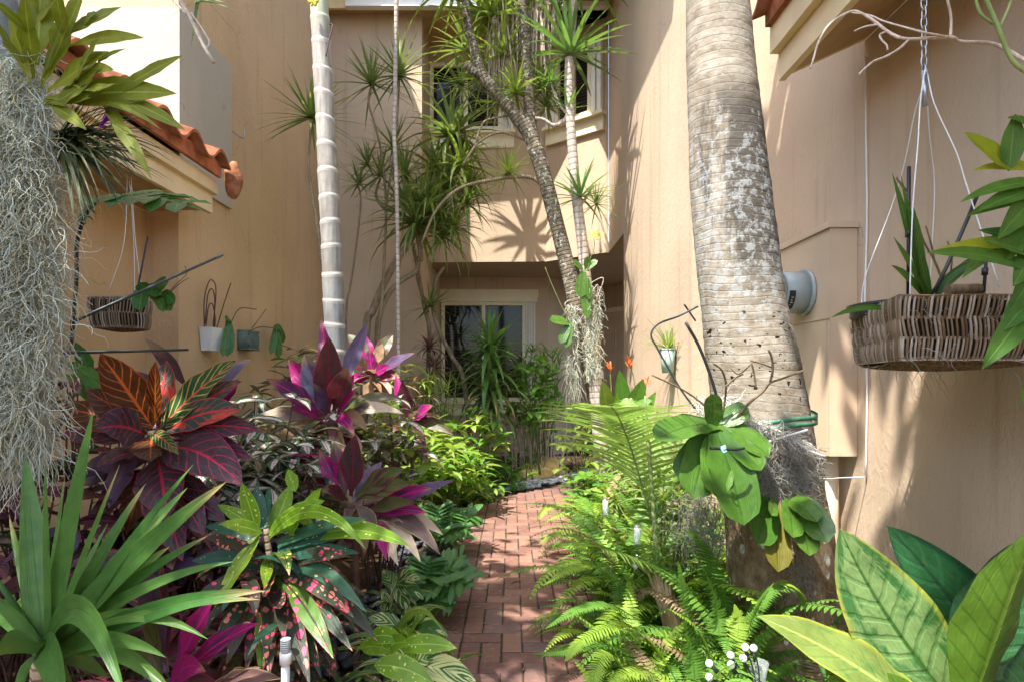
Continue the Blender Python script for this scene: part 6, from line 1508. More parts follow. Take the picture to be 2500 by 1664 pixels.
for (b_, t, w, bu, m) in (((1775, 1148), (1742, 1252), 74, .10, 0), ((1780, 1150), (1790, 1315), 66, .08, 1), ((1815, 1148), (1824, 1236), 52, .06, 0), ((1825, 1148), (1905, 1248), 66, .22, 0), ((1830, 1150), (1862, 1278), 62, .08, 0), ((1815, 1150), (1880, 1200), 50, .18, 0), ((1782, 1150), (1775, 1185), 30, .1, 0)):
    hl(mb, b_, t, 2.2, 2.05, w, pr_oblong, m, bu, V((rr(-.2, .2), -1, .25)), 11, 4, .2, .05)
mb.build('leaf', [L_PHAL, L_PHALO], OP2)
# white tie tape
mb = MB(); stk([(1760, 1018), (1800, 1005), (1858, 988)], .005, .005, 2.22, 2.22, mb); stk([(1830, 1015), (1860, 1035), (1900, 1050)], .004, .004, 2.23, 2.26, mb)
tag(mb.build('tie_tape', M_WIRE), 'white tie tape across the root moss on the big palm', 'tie')

# ---- aglaonema at the lower right
AG = thing('aglaonema', 'large-leaved aglaonema in the lower right corner, yellow-edged and dark green leaves', 'plant', tuple(G(2300, 1.25)))
mb = MB()
AM = [L_AGLA, L_AGLY, L_AGLD, L_AGLU]
hl(mb, (2230, 1660), (1932, 1214), 1.22, 1.16, 205, pr_ell, 0, .02, V((-.25, -1, .25)), 16, 6, .10, .05, side=-.10)
hl(mb, (2340, 1600), (2040, 1208), 1.3, 1.30, 165, pr_ell, 2, .02, V((-.2, -1, .2)), 16, 6, .14, .06, side=.06)
hl(mb, (2190, 1700), (1742, 1416), 1.18, 1.14, 125, pr_ell, 1, .10, V((-.1, -.75, .8)), 16, 6, .18, .12)
hl(mb, (2240, 1680), (2080, 1345), 1.34, 1.36, 190, pr_ell, 0, .0, V((-.1, -1, .2)), 14, 6, .12, .05)
hl(mb, (2230, 1640), (2380, 1215), 1.12, 1.1, 190, pr_ell, 3, -.02, V((.25, -1, .1)), 14, 6, -.35, .05)
hl(mb, (2210, 1620), (2375, 1228), 1.22, 1.24, 230, pr_ell, 2, .0, V((.1, -1, .25)), 14, 6, .12, .05)
hl(mb, (2200, 1700), (1900, 1560), 1.16, 1.16, 120, pr_ell, 3, .1, V((0, -.8, .6)), 12, 4, .2, .08)
hl(mb, (2330, 1640), (2420, 1430), 1.12, 1.08, 120, pr_ell, 2, .0, V((0, -1, .25)), 12, 4, .12, .05)
mb.build('leaf', AM, AG)
mb = MB()
for (b_, t) in (((2232, 1662), (2290, 1800)), ((2340, 1600), (2310, 1800)), ((2190, 1700), (2290, 1820)), ((2240, 1680), (2300, 1820)), ((2225, 1640), (2300, 1800))):
    a = PD(*b_, 1.22); e = PD(*t, 1.25); mb.tube([a, e], .008, 8)
e = PD(2300, 1800, 1.25); mb.tube([e, V((e.x, e.y, -.02))], .016, 8); mb.build('stalk', B_GREEN, AG)
bush('shade_fern', 'shaded dark fern behind the aglaonema at the foot of the right wall', 'fern', V((1.35, 2.35, .2)), (.25, .3, .2), 150, .16, .02, [L_XAN, L_FERND], prof=pr_grass, seed=97, el=(-.3, .9), stemmat=B_GREEN)

# ---- reed orchid leaves on the right edge
RO = thing('reed_orchid', 'reed-stemmed orchid with narrow pointed leaves at the right edge of the photo', 'plant', tuple(PD(2380, 500, 1.45)))
mb = MB(); dd = 1.42
for (b_, t, w, bu, m) in (((2335, 392), (2218, 304), 62, -.02, 1), ((2320, 395), (2336, 262), 50, .02, 0), ((2410, 330), (2318, 272), 60, .15, 0), ((2440, 400), (2236, 392), 50, .10, 1), ((2420, 420), (2208, 466), 36, .12, 0), ((2420, 430), (2250, 486), 50, .08, 0), ((2420, 440), (2225, 498), 40, .10, 0), ((2430, 420), (2294, 552), 62, .10, 0),
                          ((2400, 500), (2212, 642), 44, .14, 0), ((2420, 560), (2148, 578), 46, .06, 1), ((2440, 560), (2250, 530), 50, .0, 0), ((2400, 600), (2262, 552), 44, .08, 0), ((2430, 650), (2258, 850), 66, .06, 0), ((2400, 660), (2310, 760), 60, .05, 0), ((2420, 640), (2130, 582), 40, .12, 0), ((2440, 480), (2300, 610), 56, .1, 0), ((2430, 700), (2345, 930), 40, .05, 0), ((2420, 520), (2330, 660), 60, .05, 0), ((2430, 560), (2320, 720), 60, .02, 0)):
    hl(mb, b_, t, dd + .02, dd - .06 + rr(0, .1), w, pr_ell, m, bu, V((rr(-.3, .3), -.8, .5)), 10, 4, .2, .03, twist=rr(-.4, .4))
mb.build('leaf', [L_BAMB, L_YEL], RO)
mb = MB()
p = smooth_path([PD(u, v, 1.42) for (u, v) in ((2440, 900), (2425, 650), (2420, 420), (2380, 200), (2330, 140), (2295, 60), (2262, -20), (2230, -120))], 5); mb.tube(p, .0055, 7)
mb.tube(smooth_path([PD(u, v, 1.42) for (u, v) in ((2300, 65), (2320, 20), (2340, -40))], 4), .0035, 6); mb.tube(smooth_path([PD(u, v, 1.42) for (u, v) in ((2285, 55), (2255, 30), (2240, -20))], 4), .0035, 6)
mb.tube([PD(2440, 900, 1.42), PD(2440, 1400, 1.42), V((PD(2440, 1400, 1.42).x, 1.42, -.02))], .006, 7)
mb.build('stem', L_STALK, RO)
# pale dry twigs at the top right
mb = MB(); dd = 1.42
def twg(pts, r0, r1):
    p = smooth_path([PD(u, v, dd + .05 * math.sin(u * .02)) for (u, v) in pts], 5); mb.tube(p, [(r0 + (r1 - r0) * i / (len(p) - 1)) * (1 + .15 * mnoise.noise(q * 40)) for i, q in enumerate(p)], 6)
twg([(2420, 165), (2360, 140), (2288, 102), (2210, 96), (2185, 86), (2090, 90), (2050, 78), (2010, 48), (1975, 28), (1950, 30), (1910, 55), (1884, 95), (1872, 135), (1864, 158)], .0052, .0022)
twg([(2090, 92), (2070, 112), (2040, 130), (2010, 142), (1990, 158), (1976, 172)], .0035, .0026); twg([(2185, 86), (2130, 76), (2070, 60), (2030, 48), (2000, 35), (1960, 30)], .003, .0018)
twg([(2024, 56), (1990, 62), (1965, 72)], .003, .002); twg([(2044, 72), (2025, 80), (2028, 92), (2040, 104), (2042, 116)], .003, .002); twg([(2187, 84), (2188, 40), (2180, 0), (2172, -40)], .0035, .003)
tag(mb.build('dry_branch', B_TWIG), 'pale bare forked branch reaching in at the top right corner', 'branch')

# ---- hanging wicker baskets
B_REED = barkmat('wicker_reed', (.20, .13, .075), (.52, .41, .28), bump=.4, scale=40)
def reedmat():
    b = NB('weathered_wicker'); r, g, h = b.rnd(); o = b.obj()
    c = b.ramp(r, [(0, (.085, .055, .032)), (.35, (.20, .14, .09)), (.7, (.35, .29, .22)), (1, (.52, .48, .42))])
    c = b.mix(b.m('MULTIPLY', b.noise(o, 60, 3), .5), c, (.24, .15, .08))
    return b.out(b.pbr(c, .75, .25, b.bump(b.noise(o, 150, 2), .3, .003)))
M_REED = reedmat()
M_INNER = simple('dark_basket_inside', (.035, .025, .017), .9, .2, .3, 30)
def basket(parent, rim, h, taper, bands, pitch, rr_, bottom=True, seed=1, sag=.03):
    """woven basket: rim = closed list of XY corner points around local origin, at z = 0 downward to -h"""
    rb2 = random.Random(seed); n = len(rim)
    def pt(s, z):
        s = s % n; i = int(s); t = s - i
        a = V((rim[i][0], rim[i][1], 0)); b_ = V((rim[(i + 1) % n][0], rim[(i + 1) % n][1], 0))
        p = a.lerp(b_, t); k = 1 - taper * (-z / h)
        return V((p.x * k, p.y * k, z))
    per = []
    for i in range(n):
        per.append((V((*rim[(i + 1) % n], 0)) - V((*rim[i], 0))).length)
    mb = MB(); inner = MB()
    # dark closed shell inside the weave
    lo, hi = [], []
    for i in range(n):
        a = pt(i, -.005); b_ = pt(i, -h * .97)
        hi.append(inner.add(a * .96 + V((0, 0, -.005)))); lo.append(inner.add(V((b_.x * .94, b_.y * .94, b_.z))))
    for i in range(n):
        j = (i + 1) % n; inner.face((lo[i], lo[j], hi[j], hi[i]), None, (.5,) * 3, 0, False)
    inner.face(tuple(lo[::-1]), None, (.5,) * 3, 0, False); inner.face(tuple(hi), None, (.5,) * 3, 0, False)
    for lv in range(bands + 1):
        z = -h * lv / bands
        for off in (-.35, .35) if lv in (0, bands) else (0,):
            pts = [pt(i + k / 6, z + off * rr_ * 2.4) for i in range(n) for k in range(6)]; pts.append(pts[0])
            mb.tube([p + V((rb2.uniform(-1, 1), rb2.uniform(-1, 1), rb2.uniform(-1, 1))) * rr_ * .3 for p in pts], rr_ * .9, 5, (rb2.random(), 0, 0))
    for lv in range(bands):
        z0, z1 = -h * lv / bands, -h * (lv + 1) / bands
        sl = .010 * (1 if lv % 2 else -1)
        for i in range(n):
            cnt = max(1, int(per[i] / pitch))
            for k in range(cnt):
                s = i + (k + .5 + rb2.uniform(-.2, .2)) / cnt; ds = sl / per[i]
                a = pt(s, z0 + rr_); e = pt(s + ds, z1 - rr_); m_ = (a + e) * .5
                o2 = V((m_.x, m_.y, 0)); o2 = o2.normalized() if o2.length > 1e-6 else V((0, -1, 0))
                mb.tube(spine_bez(a, m_ + o2 * rr_ * rb2.uniform(2.2, 4.2), e, 4), rr_ * rb2.uniform(.75, 1.15), 5, (rb2.random(), 0, 0), 0, False)
    if bottom:
        xs = [p[0] for p in rim]; ys = [p[1] for p in rim]; k = 1 - taper
        x0, x1, y0, y1 = min(xs) * k, max(xs) * k, min(ys) * k, max(ys) * k
        def inside(x, y):
            c_ = False
            for i in range(n):
                (ax_, ay), (bx, by) = rim[i], rim[(i + 1) % n]
                ax_, ay, bx, by = ax_ * k, ay * k, bx * k, by * k
                if (ay > y) != (by > y) and x < (bx - ax_) * (y - ay) / (by - ay) + ax_: c_ = not c_
            return c_
        for (mn, mx, on, ox, ax2) in ((x0, x1, y0, y1, 0), (y0, y1, x0, x1, 1)):
            q = mn
            while q < mx:
                run = [t for t in (on + (ox - on) * j / 24 for j in range(25)) if inside(q, t) == True] if ax2 == 0 else [t for t in (on + (ox - on) * j / 24 for j in range(25)) if inside(t, q)]
                if len(run) > 2:
                    pts = []
                    for j, t in enumerate(run):
                        x, y = (q, t) if ax2 == 0 else (t, q)
                        f = (1 - (2 * (x - x0) / (x1 - x0) - 1) ** 2) * (1 - (2 * (y - y0) / (y1 - y0) - 1) ** 2)
                        pts.append(V((x, y, -h - sag * f + (rr_ * .9 if (j + int(q / pitch)) % 2 else -rr_ * .9))))
                    mb.tube(pts, rr_ * .9, 4, (rb2.random() * .6, 0, 0), 0, False)
                q += pitch * .8
    inner_o = inner.build('inner_shell', M_INNER); mo_ = mb.build('weave', M_REED)
    for o in (mo_, inner_o):
        o.parent = parent
    return mo_
bc = V((1.50, 2.02, 1.592))
HB = thing('hanging_basket', 'weathered wicker orchid basket hung on wires before the right wall', 'basket', tuple(bc))
basket(HB, [(-.33, -.30), (.20, -.32), (.33, .05), (.20, .33), (-.10, .34)], .185, .10, 3, .0135, .0042, seed=5)
mb = MB()
hook = PD(2126, 190, 1.98)
for (u, v, e) in ((2060, 690, PD(2110, 676, 1.72)), (0, 0, PD(2092, 700, 1.72)), (0, 0, PD(1990, 690, 2.3)), (0, 0, PD(2300, 660, 1.75))):
    mid_ = hook.lerp(e, .5) + V((rr(-.01, .01), 0, 0)); pass
def wires(par, name, pts_list, r, mat):
    m2 = MB()
    for pl in pts_list: m2.tube(smooth_path(pl, 5), r, 6)
    return m2.build(name, mat, par)
wires(HB, 'hanging_wire', [[PD(2130, 150, 1.98), PD(2118, 230, 1.93), PD(2112, 330, 1.85), PD(2100, 480, 1.8), PD(2093, 690, 1.74)], [PD(2128, 190, 1.98), PD(2105, 260, 2.05), PD(2080, 380, 2.15), PD(2050, 480, 2.25), PD(1990, 640, 2.32), PD(1982, 715, 2.33)],
                          [PD(2132, 160, 1.98), PD(2150, 240, 1.95), PD(2200, 350, 1.9), PD(2225, 430, 1.88), PD(2300, 660, 1.80)], [PD(2130, 160, 1.98), PD(2138, 300, 2.1), PD(2150, 420, 2.2), PD(2146, 540, 2.25), PD(2140, 650, 2.3)]], .0021, M_WIRE)
ch = MB(); z = PD(2126, 165, 1.98)
k = 0
while z.z + k * .034 < 3.0:
    c = z + UP * (k * .034); axx = V((1, 0, 0)) if k % 2 else V((0, 1, 0))
    pts = [c + axx * (.010 * math.cos(a)) + UP * (.023 * math.sin(a)) for a in (2 * math.pi * j / 14 for j in range(15))]
    ch.tube(pts, .0026, 6, cap=False); k += 1
ch.tube([z, z - UP * .12 + V((.004, 0, 0))], .009, 8); ch.build('chain', M_STEEL, HB)
CO = thing('cattleya_orchid', 'potted orchid with upright strap leaves growing in the large wicker basket', 'orchid', tuple(PD(2140, 690, 1.9)))
mb = MB()
for (b_, t, w, bu) in (((2130, 680), (2052, 395), 16, .02), ((2125, 680), (2072, 400), 14, .0), ((2135, 690), (2055, 545), 26, .02), ((2130, 690), (2050, 610), 22, .12), ((2138, 690), (2112, 560), 20, .0), ((2140, 690), (2270, 575), 22, .10), ((2138, 685), (2245, 600), 18, .2), ((2130, 690), (2100, 470), 22, .0), ((2125, 690), (2085, 450), 20, .0), ((2135, 688), (2100, 640), 18, .3), ((2050, 712), (1910, 732), 14, .15)):
    hl(mb, b_, t, 1.9, 1.85, w, pr_strap, 0, bu, V((rr(-.4, .4), -1, .3)), 9, 2, .3)
mb.build('leaf', [L_BAMB], CO)
mb = MB(); stk([(2170, 650), (2150, 600), (2125, 555), (2110, 505)], .004, .003, 1.92, 1.92, mb); stk([(2150, 600), (2142, 560), (2130, 520)], .003, .003, 1.92, 1.92, mb); stk([(2185, 650), (2190, 590), (2180, 555)], .003, .003, 1.92, 1.92, mb); stk([(2086, 440), (2070, 420), (2062, 408)], .004, .003, 1.9, 1.9, mb)
mb.build('dead_flower_stalk', B_BROWN, CO)
for (pts, r, lab) in (([(2090, 690), (2091, 384)], .006, 'upright black stake in the large wicker basket'), ([(2135, 700), (2180, 610), (2215, 530), (2248, 452)], .006, 'slanting black stake in the large wicker basket'), ([(2262, 690), (2268, 610), (2270, 560)], .005, 'short black stake at the right of the large wicker basket')):
    mb = MB(); p = [PD(u, v, 1.88) for (u, v) in pts]; mb.tube(p, r, 8)
    m_ = p[0].lerp(p[-1], .5); dz = (p[-1] - p[0]).normalized()
    mb.tube([m_ - dz * .012, m_ + dz * .012], r * 1.8, 8)
    tag(mb.build('plant_stake', M_BLK), lab, 'stake')
mb = MB(); c = V((1.50, 2.1, 1.575)); mb.tube([c, c + UP * .03], .22, 28); mb.tube([c + UP * .03, c + UP * .045], .23, 28)
tag(mb.build('plastic_pot', M_BLK), 'black plastic pot rim sitting inside the large wicker basket', 'pot')
mb = MB(); a = PD(2180, 668, 1.8); mb.tube([a, a + V((.10, 0, .003))], .018, 10); tag(mb.build('bark_chunk', B_BROWN), 'dark chunk of bark on top of the large wicker basket', 'bark')
mb = MB(); r2 = random.Random(61)
def src_b(r):
    i = r.randrange(3); t = r.random(); a, b_ = [((-.33, -.30), (.20, -.32)), ((-.10, .34), (-.33, -.30)), ((-.33, -.30), (.20, -.32))][i]
    return bc + V((a[0] + (b_[0] - a[0]) * t, a[1] + (b_[1] - a[1]) * t, r.uniform(-.19, .01))) * 1.0 + V((-.01, -.012, 0)), V((-.5, -1, 0))
strands(mb, 90, src_b, .06, .0013, .6, .5, 6, r2); strands(mb, 30, lambda r: (bc + V((r.uniform(-.25, .25), r.uniform(-.25, .1), -.22)), V((0, 0, -1))), .1, .0010, .5, .9, 7, r2)
tag(mb.build('moss_wisp', M_MOSSG), 'grey moss threads clinging to the large wicker basket', 'moss')

d = 3.55; c = PD(286, 690, d)
LB = thing('hanging_basket', 'small wicker basket hung by wires under the left eave', 'basket', tuple(c))
basket(LB, [(-.155, -.10), (.06, -.13), (.145, -.02), (.10, .12), (-.12, .12)], .175, .12, 2, .016, .0045, seed=9, sag=.02)
wires(LB, 'hanging_wire', [[V((c.x + .02, d, 2.62)), PD(285, 560, d), PD(248, 675, d)], [V((c.x + .03, d, 2.62)), PD(308, 560, d), PD(310, 690, d)], [V((c.x + .04, d, 2.62)), PD(312, 560, d), PD(330, 690, d)]], .0024, M_WIRE)
LO = thing('orchid', 'dark-leaved orchid hanging over the edge of the small wicker basket', 'orchid', tuple(PD(340, 690, d)))
mb = MB()
for (b_, t, w, bu) in (((345, 680), (320, 650), 30, .1), ((330, 660), (320, 715), 34, .2), ((345, 685), (388, 650), 34, .2), ((375, 690), (395, 715), 26, .2), ((370, 680), (402, 700), 26, .3), ((350, 690), (365, 665), 22, .1), ((350, 680), (378, 718), 22, .3), ((335, 665), (372, 678), 30, .15)):
    hl(mb, b_, t, 3.4, 3.32, w, pr_oblong, 0, bu, V((rr(-.3, .3), -1, .3)), 8, 2, .2)
mb.build('leaf', [L_XAN], LO)
mb = MB(); stk([(375, 690), (400, 665), (420, 648), (434, 640)], .004, .002, 3.4, 3.4, mb); stk([(380, 680), (410, 650), (430, 630), (425, 612)], .003, .002, 3.4, 3.4, mb); mb.build('flower_stalk', B_BROWN, LO)
for (a, b_, dd0, dd1, lab) in (((164, 742), (512, 587), 1.85, 2.6, 'long dark rod slanting up from the mossy tree across the left wall'), ((312, 690), (340, 545), 3.5, 3.5, 'black stake standing in the small wicker basket'), ((148, 811), (432, 804), 1.9, 2.4, 'dark rod lying level above the broad croton leaves')):
    mb = MB(); mb.tube([PD(*a, dd0), PD(*b_, dd1)], .0055, 8); tag(mb.build('plant_stake', M_STICK), lab, 'stake')
mb = MB(); stk([(130, 990), (160, 930), (182, 870)], .007, .005, 1.9, 2.0, mb); stk([(165, 900), (178, 880), (168, 862)], .003, .002, 1.92, 1.92, mb); tag(mb.build('dead_stem', B_DARK), 'dark broken stem leaning left of the broad croton leaves', 'stem')

# ---- planters on the left wall
wx = -2.548
def onwall(u, v, x): dd = (x) / ((u * 1.0611 - CX) / F); return PD(u, v, dd)
p0 = onwall(487, 782, -2.50)
WP = thing('wall_planter', 'white square planter with arched wire trellis on the left house wall', 'planter', tuple(p0))
mb = MB(); 
q = p0 + V((-.045, -.10, -.09)); 
k = [mb.add(q + V(a)) for a in ((0, .02, 0), (.075, .02, 0), (.075, .16, 0), (0, .16, 0), (-.0, -.01, .19), (.105, -.01, .19), (.105, .19, .19), (0, .19, .19))]
for f in ((0, 3, 2, 1), (4, 5, 6, 7), (0, 1, 5, 4), (1, 2, 6, 5), (2, 3, 7, 6), (3, 0, 4, 7)): mb.face(tuple(k[i] for i in f), None, (.5,) * 3, 0, False)
mb.build('pot', M_WHITE, WP)
M_RUST = simple('rusty_wire', (.11, .055, .035), .7, .3, .3, 30)
wires(WP, 'trellis', [[onwall(470, 752, -2.49), onwall(470, 690, -2.49), onwall(480, 650, -2.49), onwall(490, 646, -2.49), onwall(497, 670, -2.49), onwall(490, 755, -2.49)], [onwall(472, 745, -2.48), onwall(478, 680, -2.48), onwall(488, 665, -2.48), onwall(494, 690, -2.48), onwall(492, 755, -2.48)],
                      [onwall(474, 750, -2.47), onwall(480, 705, -2.47), onwall(489, 700, -2.47), onwall(495, 730, -2.47), onwall(494, 755, -2.47)], [onwall(498, 757, -2.49), onwall(515, 700, -2.49), onwall(531, 652, -2.49)]], .005, M_RUST)
p0 = onwall(558, 780, -2.50)
LPt = thing('lattice_planter', 'small green lattice planter with a drooping orchid on the left house wall', 'planter', tuple(p0))
mb = MB(); q = p0 + V((-.045, 0, -.09)); nx_ = 7
mb.obox(q + V((.006, .012, .006)), V((.085, 0, 0)), V((0, .20, 0)), V((0, 0, .16)), 1)
for j in range(9):
    for s in (1, -1):
        for face in (0, 1):
            a = j / 8.0
            if face == 0: p_ = lambda x, z: q + V((x * .10, 0, z * .17))
            else: p_ = lambda x, z: q + V((.10, x * .22, z * .17))
            x0_, x1_ = a - .25 * s, a + .25 * s
            z0_, z1_ = 0.0, 1.0
            if x0_ < 0: z0_ = (0 - x0_) / (x1_ - x0_); x0_ = 0
            if x0_ > 1: z0_ = (1 - x0_) / (x1_ - x0_); x0_ = 1
            if x1_ > 1: t = (1 - x0_) / (x1_ - x0_) if x1_ != x0_ else 1; z1_ = z0_ + (1 - z0_) * t; x1_ = 1
            if x1_ < 0: t = (0 - x0_) / (x1_ - x0_) if x1_ != x0_ else 1; z1_ = z0_ + (1 - z0_) * t; x1_ = 0
            mb.tube([p_(x0_, z0_), p_(x1_, z1_)], .005, 5)
for z_ in (0, .17):
    mb.tube([q + V((0, 0, z_)), q + V((.10, 0, z_)), q + V((.10, .22, z_)), q + V((0, .22, z_)), q + V((0, 0, z_))], .008, 6)
mb.build('pot', [M_SAGE, M_BLK], LPt)
mb = MB()
for (b_, t, w, bu) in (((525, 735), (522, 820), 24, .0), ((528, 735), (518, 735), 16, .1), ((632, 755), (622, 815), 18, .0), ((634, 752), (640, 825), 20, .0), ((634, 752), (652, 790), 20, .35), ((630, 755), (648, 760), 22, .2), ((520, 760), (512, 820), 18, .0)):
    a = onwall(*b_, -2.42); e = onwall(*t, -2.40); leaf(mb, spine_bez(a, (a + e) * .5 + UP * bu * (e - a).length + V((.02, 0, 0)), e, 7), pxm(w, 5.0), pr_oblong, V((.7, -.8, .3)), .2, 2, 0, 3, (RND.random(), .3, .5), 0)
mb.build('leaf', [L_XAN], LPt)
wires(LPt, 'flower_stalk', [[onwall(572, 762, -2.42), onwall(600, 752, -2.40), onwall(632, 755, -2.40)], [onwall(580, 755, -2.45), onwall(612, 712, -2.43)], [onwall(530, 745, -2.43), onwall(552, 710, -2.42), onwall(590, 712, -2.42)], [onwall(632, 758, -2.4), onwall(645, 790, -2.4), onwall(668, 800, -2.42)]], .005, B_BROWN)
# mint pot on the right wall
d = 4.62; X0 = 1.33
def onr(u, v, x=1.27): return PD(u, v, x / ((u * 1.0611 - CX) / F))
c = V((1.265, 4.62, onr(1557, 830).z))
MP = thing('wall_pot', 'mint green textured wall pot with spiky grass leaves on the right-hand wall', 'planter', tuple(c))
mb = MB(); cyl(mb, c - UP * .09, UP, .045, .064, .19, 20); mb.tube([c + UP * .095, c + UP * .105], .066, 20); mb.build('pot', M_MINT, MP)
mb = MB(); r2 = random.Random(71)
for k in range(46):
    a = r2.uniform(0, 6.28); arc_leaf(mb, c + UP * .10, a, r2.uniform(.1, 1.5), r2.uniform(.2, .42), .013, r2.uniform(.2, 1.3), pr_grass, 0, 6, 2, .3, rnd=r2)
mb.build('leaf', [L_DRACB], MP)

# ---- little solar lights
def ballmat():
    b = NB('white_globe'); return b.out(b.pbr((.85, .86, .88), .25, .5))
M_GLOBE = ballmat()
FLs = thing('firefly_light', 'cluster of white ball solar lights on thin black stalks before the big palm', 'solar light', tuple(PD(1745, 1640, 1.9)))
mb = MB(); root = PD(1745, 1660, 1.9)
for (u, v) in ((1632, 1525), (1632, 1556), (1680, 1505), (1682, 1531), (1717, 1487), (1737, 1486), (1717, 1486)):
    pass
for (u, v, dx) in ((1632, 1525, 0), (1632, 1557, 0), (1681, 1506, 0), (1682, 1528, .03), (1715, 1488, .02), (1734, 1490, -.01), (1710, 1513, .03)):
    p = PD(u, v, 1.9 - dx); mb.tube(smooth_path([root, root.lerp(p, .6) + V((.012, 0, .01)), p], 5), lerp_list([.0028, .0026, .0026], 11), 6); tp_ = (p - root).normalized(); mb.tube([p - tp_ * .045, p - tp_ * .008], [.0045, .0062], 8)
mb.tube([root, root - UP * .8], .008, 8); mb.build('stalk', M_BLK, FLs)
for (u, v, dx) in ((1632, 1525, 0), (1632, 1557, 0), (1681, 1506, 0), (1682, 1528, .03), (1715, 1488, .02), (1734, 1490, -.01), (1710, 1513, .03)):
    mb = MB(); mb.ball(PD(u, v, 1.9 - dx), .0125, 16, 10); mb.build('globe', M_GLOBE, FLs)
mb = MB(); p = PD(1462, 1300, 2.6); q = PD(1490, 1325, 2.6); mb.tube([p, q, PD(1540, 1400, 2.6)], .004, 6); o1 = mb.build('firefly_light', M_BLK); tag(o1, 'single white ball solar light leaning by the dry palm sheath', 'solar light')
mb = MB(); mb.ball(p, .014, 14, 9); mb.build('globe', M_GLOBE, o1)
def bubble():
    b = NB('bubble_glass'); o = b.obj(); k = b.vor(o, 120)
    c = b.mix(b.ss(k, .25, .5), (.45, .52, .52), (.80, .85, .84))
    p = b.pbr(c, .12, .6, b.bump(k, .5, .004)); t = b.n('ShaderNodeBsdfTransparent'); ms = b.n('ShaderNodeMixShader'); ms.inputs[0].default_value = .62
    b.t.links.new(t.outputs[0], ms.inputs[1]); b.t.links.new(p, ms.inputs[2]); return b.out(ms.outputs[0])
M_BUB = bubble()
for (u, v0, v1, d, lab) in ((1393, 1148, 1185, 3.5, 'clear bubble tube solar stake among the ferns, nearer the path'), (1466, 1210, 1258, 3.0, 'clear bubble tube solar stake among the ferns, nearer the big palm')):
    a = PD(u, v1, d); e = PD(u, v0, d); S2 = thing('solar_stake', lab, 'solar light', (a.x, d, 0))
    mb = MB(); mb.tube([a, e], .017, 14); mb.build('tube', M_BUB, S2)
    mb = MB(); mb.tube([V((a.x, d, -.02)), a], .005, 8); mb.tube([a - UP * .012, a], [.006, .016], 10); mb.tube([e, e + UP * .006], .018, 12); mb.build('stake', M_STEEL, S2)
mb = MB(); a = PD(1745, 1575, 1.98); cyl(mb, a, UP, .02, .034, .08, 18); tag(mb.build('clear_cup', M_CLEAR), 'small clear plastic cup behind the white ball solar lights', 'cup')

# ---- fallen leaves and twigs on the path
B_LITTER = [L_DRY]
r2 = random.Random(15)
for k, (x, y, L, lab) in enumerate(((-.02, 3.55, .16, 'thin curved dry leaf strip lying on the bricks in front of the lobed philodendron'), (.12, 4.9, .22, 'dry palm leaflet lying across the bricks beyond the lobed philodendrons'), (-.1, 5.3, .18, 'brown leaf strip on the bricks just before the path bend'), (.3, 4.2, .14, 'short dry twig on the bricks beside the fern edge'))):
    mb = MB(); a = r2.uniform(-.6, .6); p = V((x, y, .056))
    leaf(mb, [p + V((math.cos(a) * L * t, math.sin(a) * L * t + .03 * math.sin(3 * t), .012 * math.sin(3.1 * t))) for t in (0, .2, .4, .6, .8, 1)], .014, pr_ell, UP, .3, 2, 0, 3, (r2.random(), .9, .5), 0)
    tag(mb.build('fallen_leaf', [L_DRY]), lab, 'fallen leaf')
mb = MB()
for k in range(900):
    x, y = r2.uniform(-.45, .62), r2.uniform(1.6, 6.2)
    if r2.random() < .6: x = r2.choice([r2.uniform(-.46, -.3), r2.uniform(.35, .62)])
    arc_leaf(mb, V((x, y, .054)), r2.uniform(0, 6.28), r2.uniform(-.02, .1), r2.uniform(.012, .065), r2.uniform(.002, .012), .1, pr_ell, 0, 2, 2, rnd=r2)
tag(mb.build('leaf_litter', [L_DRY]), 'small dry leaf bits and twigs scattered over the brick path', 'leaf litter', None, 'stuff')
mb = MB()
for k in range(2600):
    x, y = r2.uniform(-2.7, 1.6), r2.uniform(1.3, 9.0)
    if -.9 < x < .66 and y < 6: continue
    arc_leaf(mb, V((x, y, .008)), r2.uniform(0, 6.28), r2.uniform(-.1, .4), r2.uniform(.04, .14), r2.uniform(.012, .04), .3, pr_ell, 0, 3, 2, rnd=r2)
tag(mb.build('leaf_litter', [L_DRY]), 'brown dead leaves covering the soil of the planted beds', 'leaf litter', None, 'stuff')
# thin branch with leaf tuft at the top left
mb = MB(); dd = 2.4
stk([(405, -20), (425, 20), (445, 55), (468, 105), (492, 145)], .010, .007, dd, dd, mb); stk([(440, 30), (470, 75), (482, 100), (470, 118)], .004, .004, dd, dd, mb); stk([(380, -20), (405, 8), (430, 35)], .005, .004, dd, dd, mb)
TBz = mb.build('hanging_branch', B_TWIG); tag(TBz, 'thin bare branch tip with a small leaf tuft hanging at the top left', 'branch')
mb = MB()
for t in ((372, 58), (530, 10), (552, 32), (440, 112), (500, -30), (445, 85), (470, -30)): hl(mb, (455, 5), t, dd, dd, 9, pr_grass, 0, .15)
mb.build('leaf_tuft', [L_DRACB], TBz)
# dry yellow flower spray at the very top left of the slim palm
mb = MB()
for k in range(26):
    p = PD(735 + r2.uniform(-26, -4), r2.uniform(-10, 12), 4.45); mb.ball(p, .012, 6, 4)
tag(mb.build('palm_flower_spray', L_YFL), 'tiny yellow palm flower spray beside the top of the slim palm', 'flower')

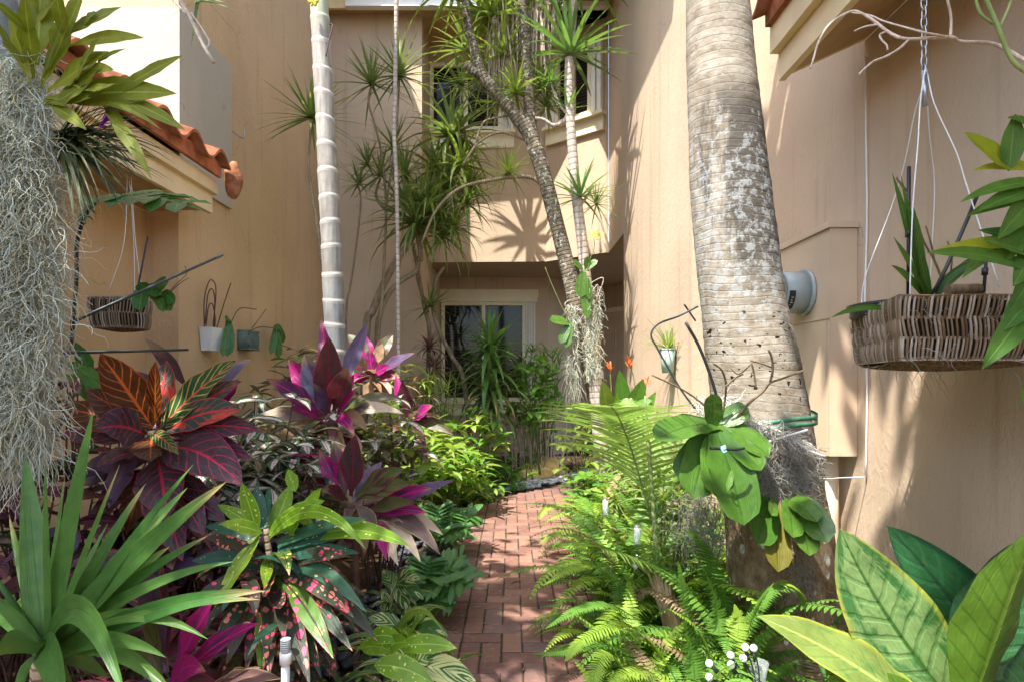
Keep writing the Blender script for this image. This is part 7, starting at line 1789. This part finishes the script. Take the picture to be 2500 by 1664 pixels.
# ---- unseen palm and tree canopy, added to shade the bed, path and wall
def added_shade_palm(x, y, h, label, nf=14, L=2.6, seed=1, ll=.6):
    r3 = random.Random(seed); T = thing('added_shade_palm', label, 'palm tree', (x, y, 0))
    mb = MB(); mb.tube([V((x, y, -.05)), V((x + .05, y, h * .5)), V((x, y, h))], [.16, .13, .11], 14); mb.build('trunk', B_TRUNK, T)
    fr = MB()
    for k in range(nf): pinnate(fr, V((x, y, h)), k * 2.4 + r3.uniform(-.2, .2), r3.uniform(.2, 1.2), L * r3.uniform(.85, 1.1), 1.3, ll, 38, .045, 0, rnd=r3)
    fr.build('crown', [L_CROWN], T); return T
added_shade_palm(-2.9, .2, 5.4, 'unseen tall palm added at the left house corner to shade the left bed', 9, 1.75, 5, .45)
r3 = random.Random(44); T = thing('added_shade_tree', 'unseen broad-leaved canopy added behind and above the camera to shade the right wall', 'tree', (.1, -3.4, 0))
mb = MB(); mb.tube(smooth_path([V((.1, -3.4, -.05)), V((.15, -3.3, 2.5)), V((.1, -2.6, 4.6)), V((.1, -1.5, 6.1))], 5), lerp_list([.16, .13, .09, .05], 16), 12); mb.build('trunk', B_TRUNK, T)
mb = MB()
for k in range(2400):
    q = V((max(-.8, min(.9, r3.gauss(0, .45))), max(-2, min(1.25, r3.gauss(0, .8))), r3.gauss(0, .35)))
    arc_leaf(mb, V((.12, -1.15, 6.2)) + q, r3.uniform(0, 6.28), r3.uniform(-.5, .4), r3.uniform(.16, .26), r3.uniform(.07, .11), .4, pr_ell, 0, 3, 2, rnd=r3)
for k in range(1300):  # second clump of leaves added overhead to shade the near right wall
    q = V((max(-.42, min(.6, r3.gauss(0, .3))), max(-1.1, min(1.1, r3.gauss(0, .6))), r3.gauss(0, .3)))
    arc_leaf(mb, V((.62, 1.55, 6.3)) + q, r3.uniform(0, 6.28), r3.uniform(-.5, .4), r3.uniform(.16, .26), r3.uniform(.07, .11), .4, pr_ell, 0, 3, 2, rnd=r3)
mb.build('crown', [L_MID], T)
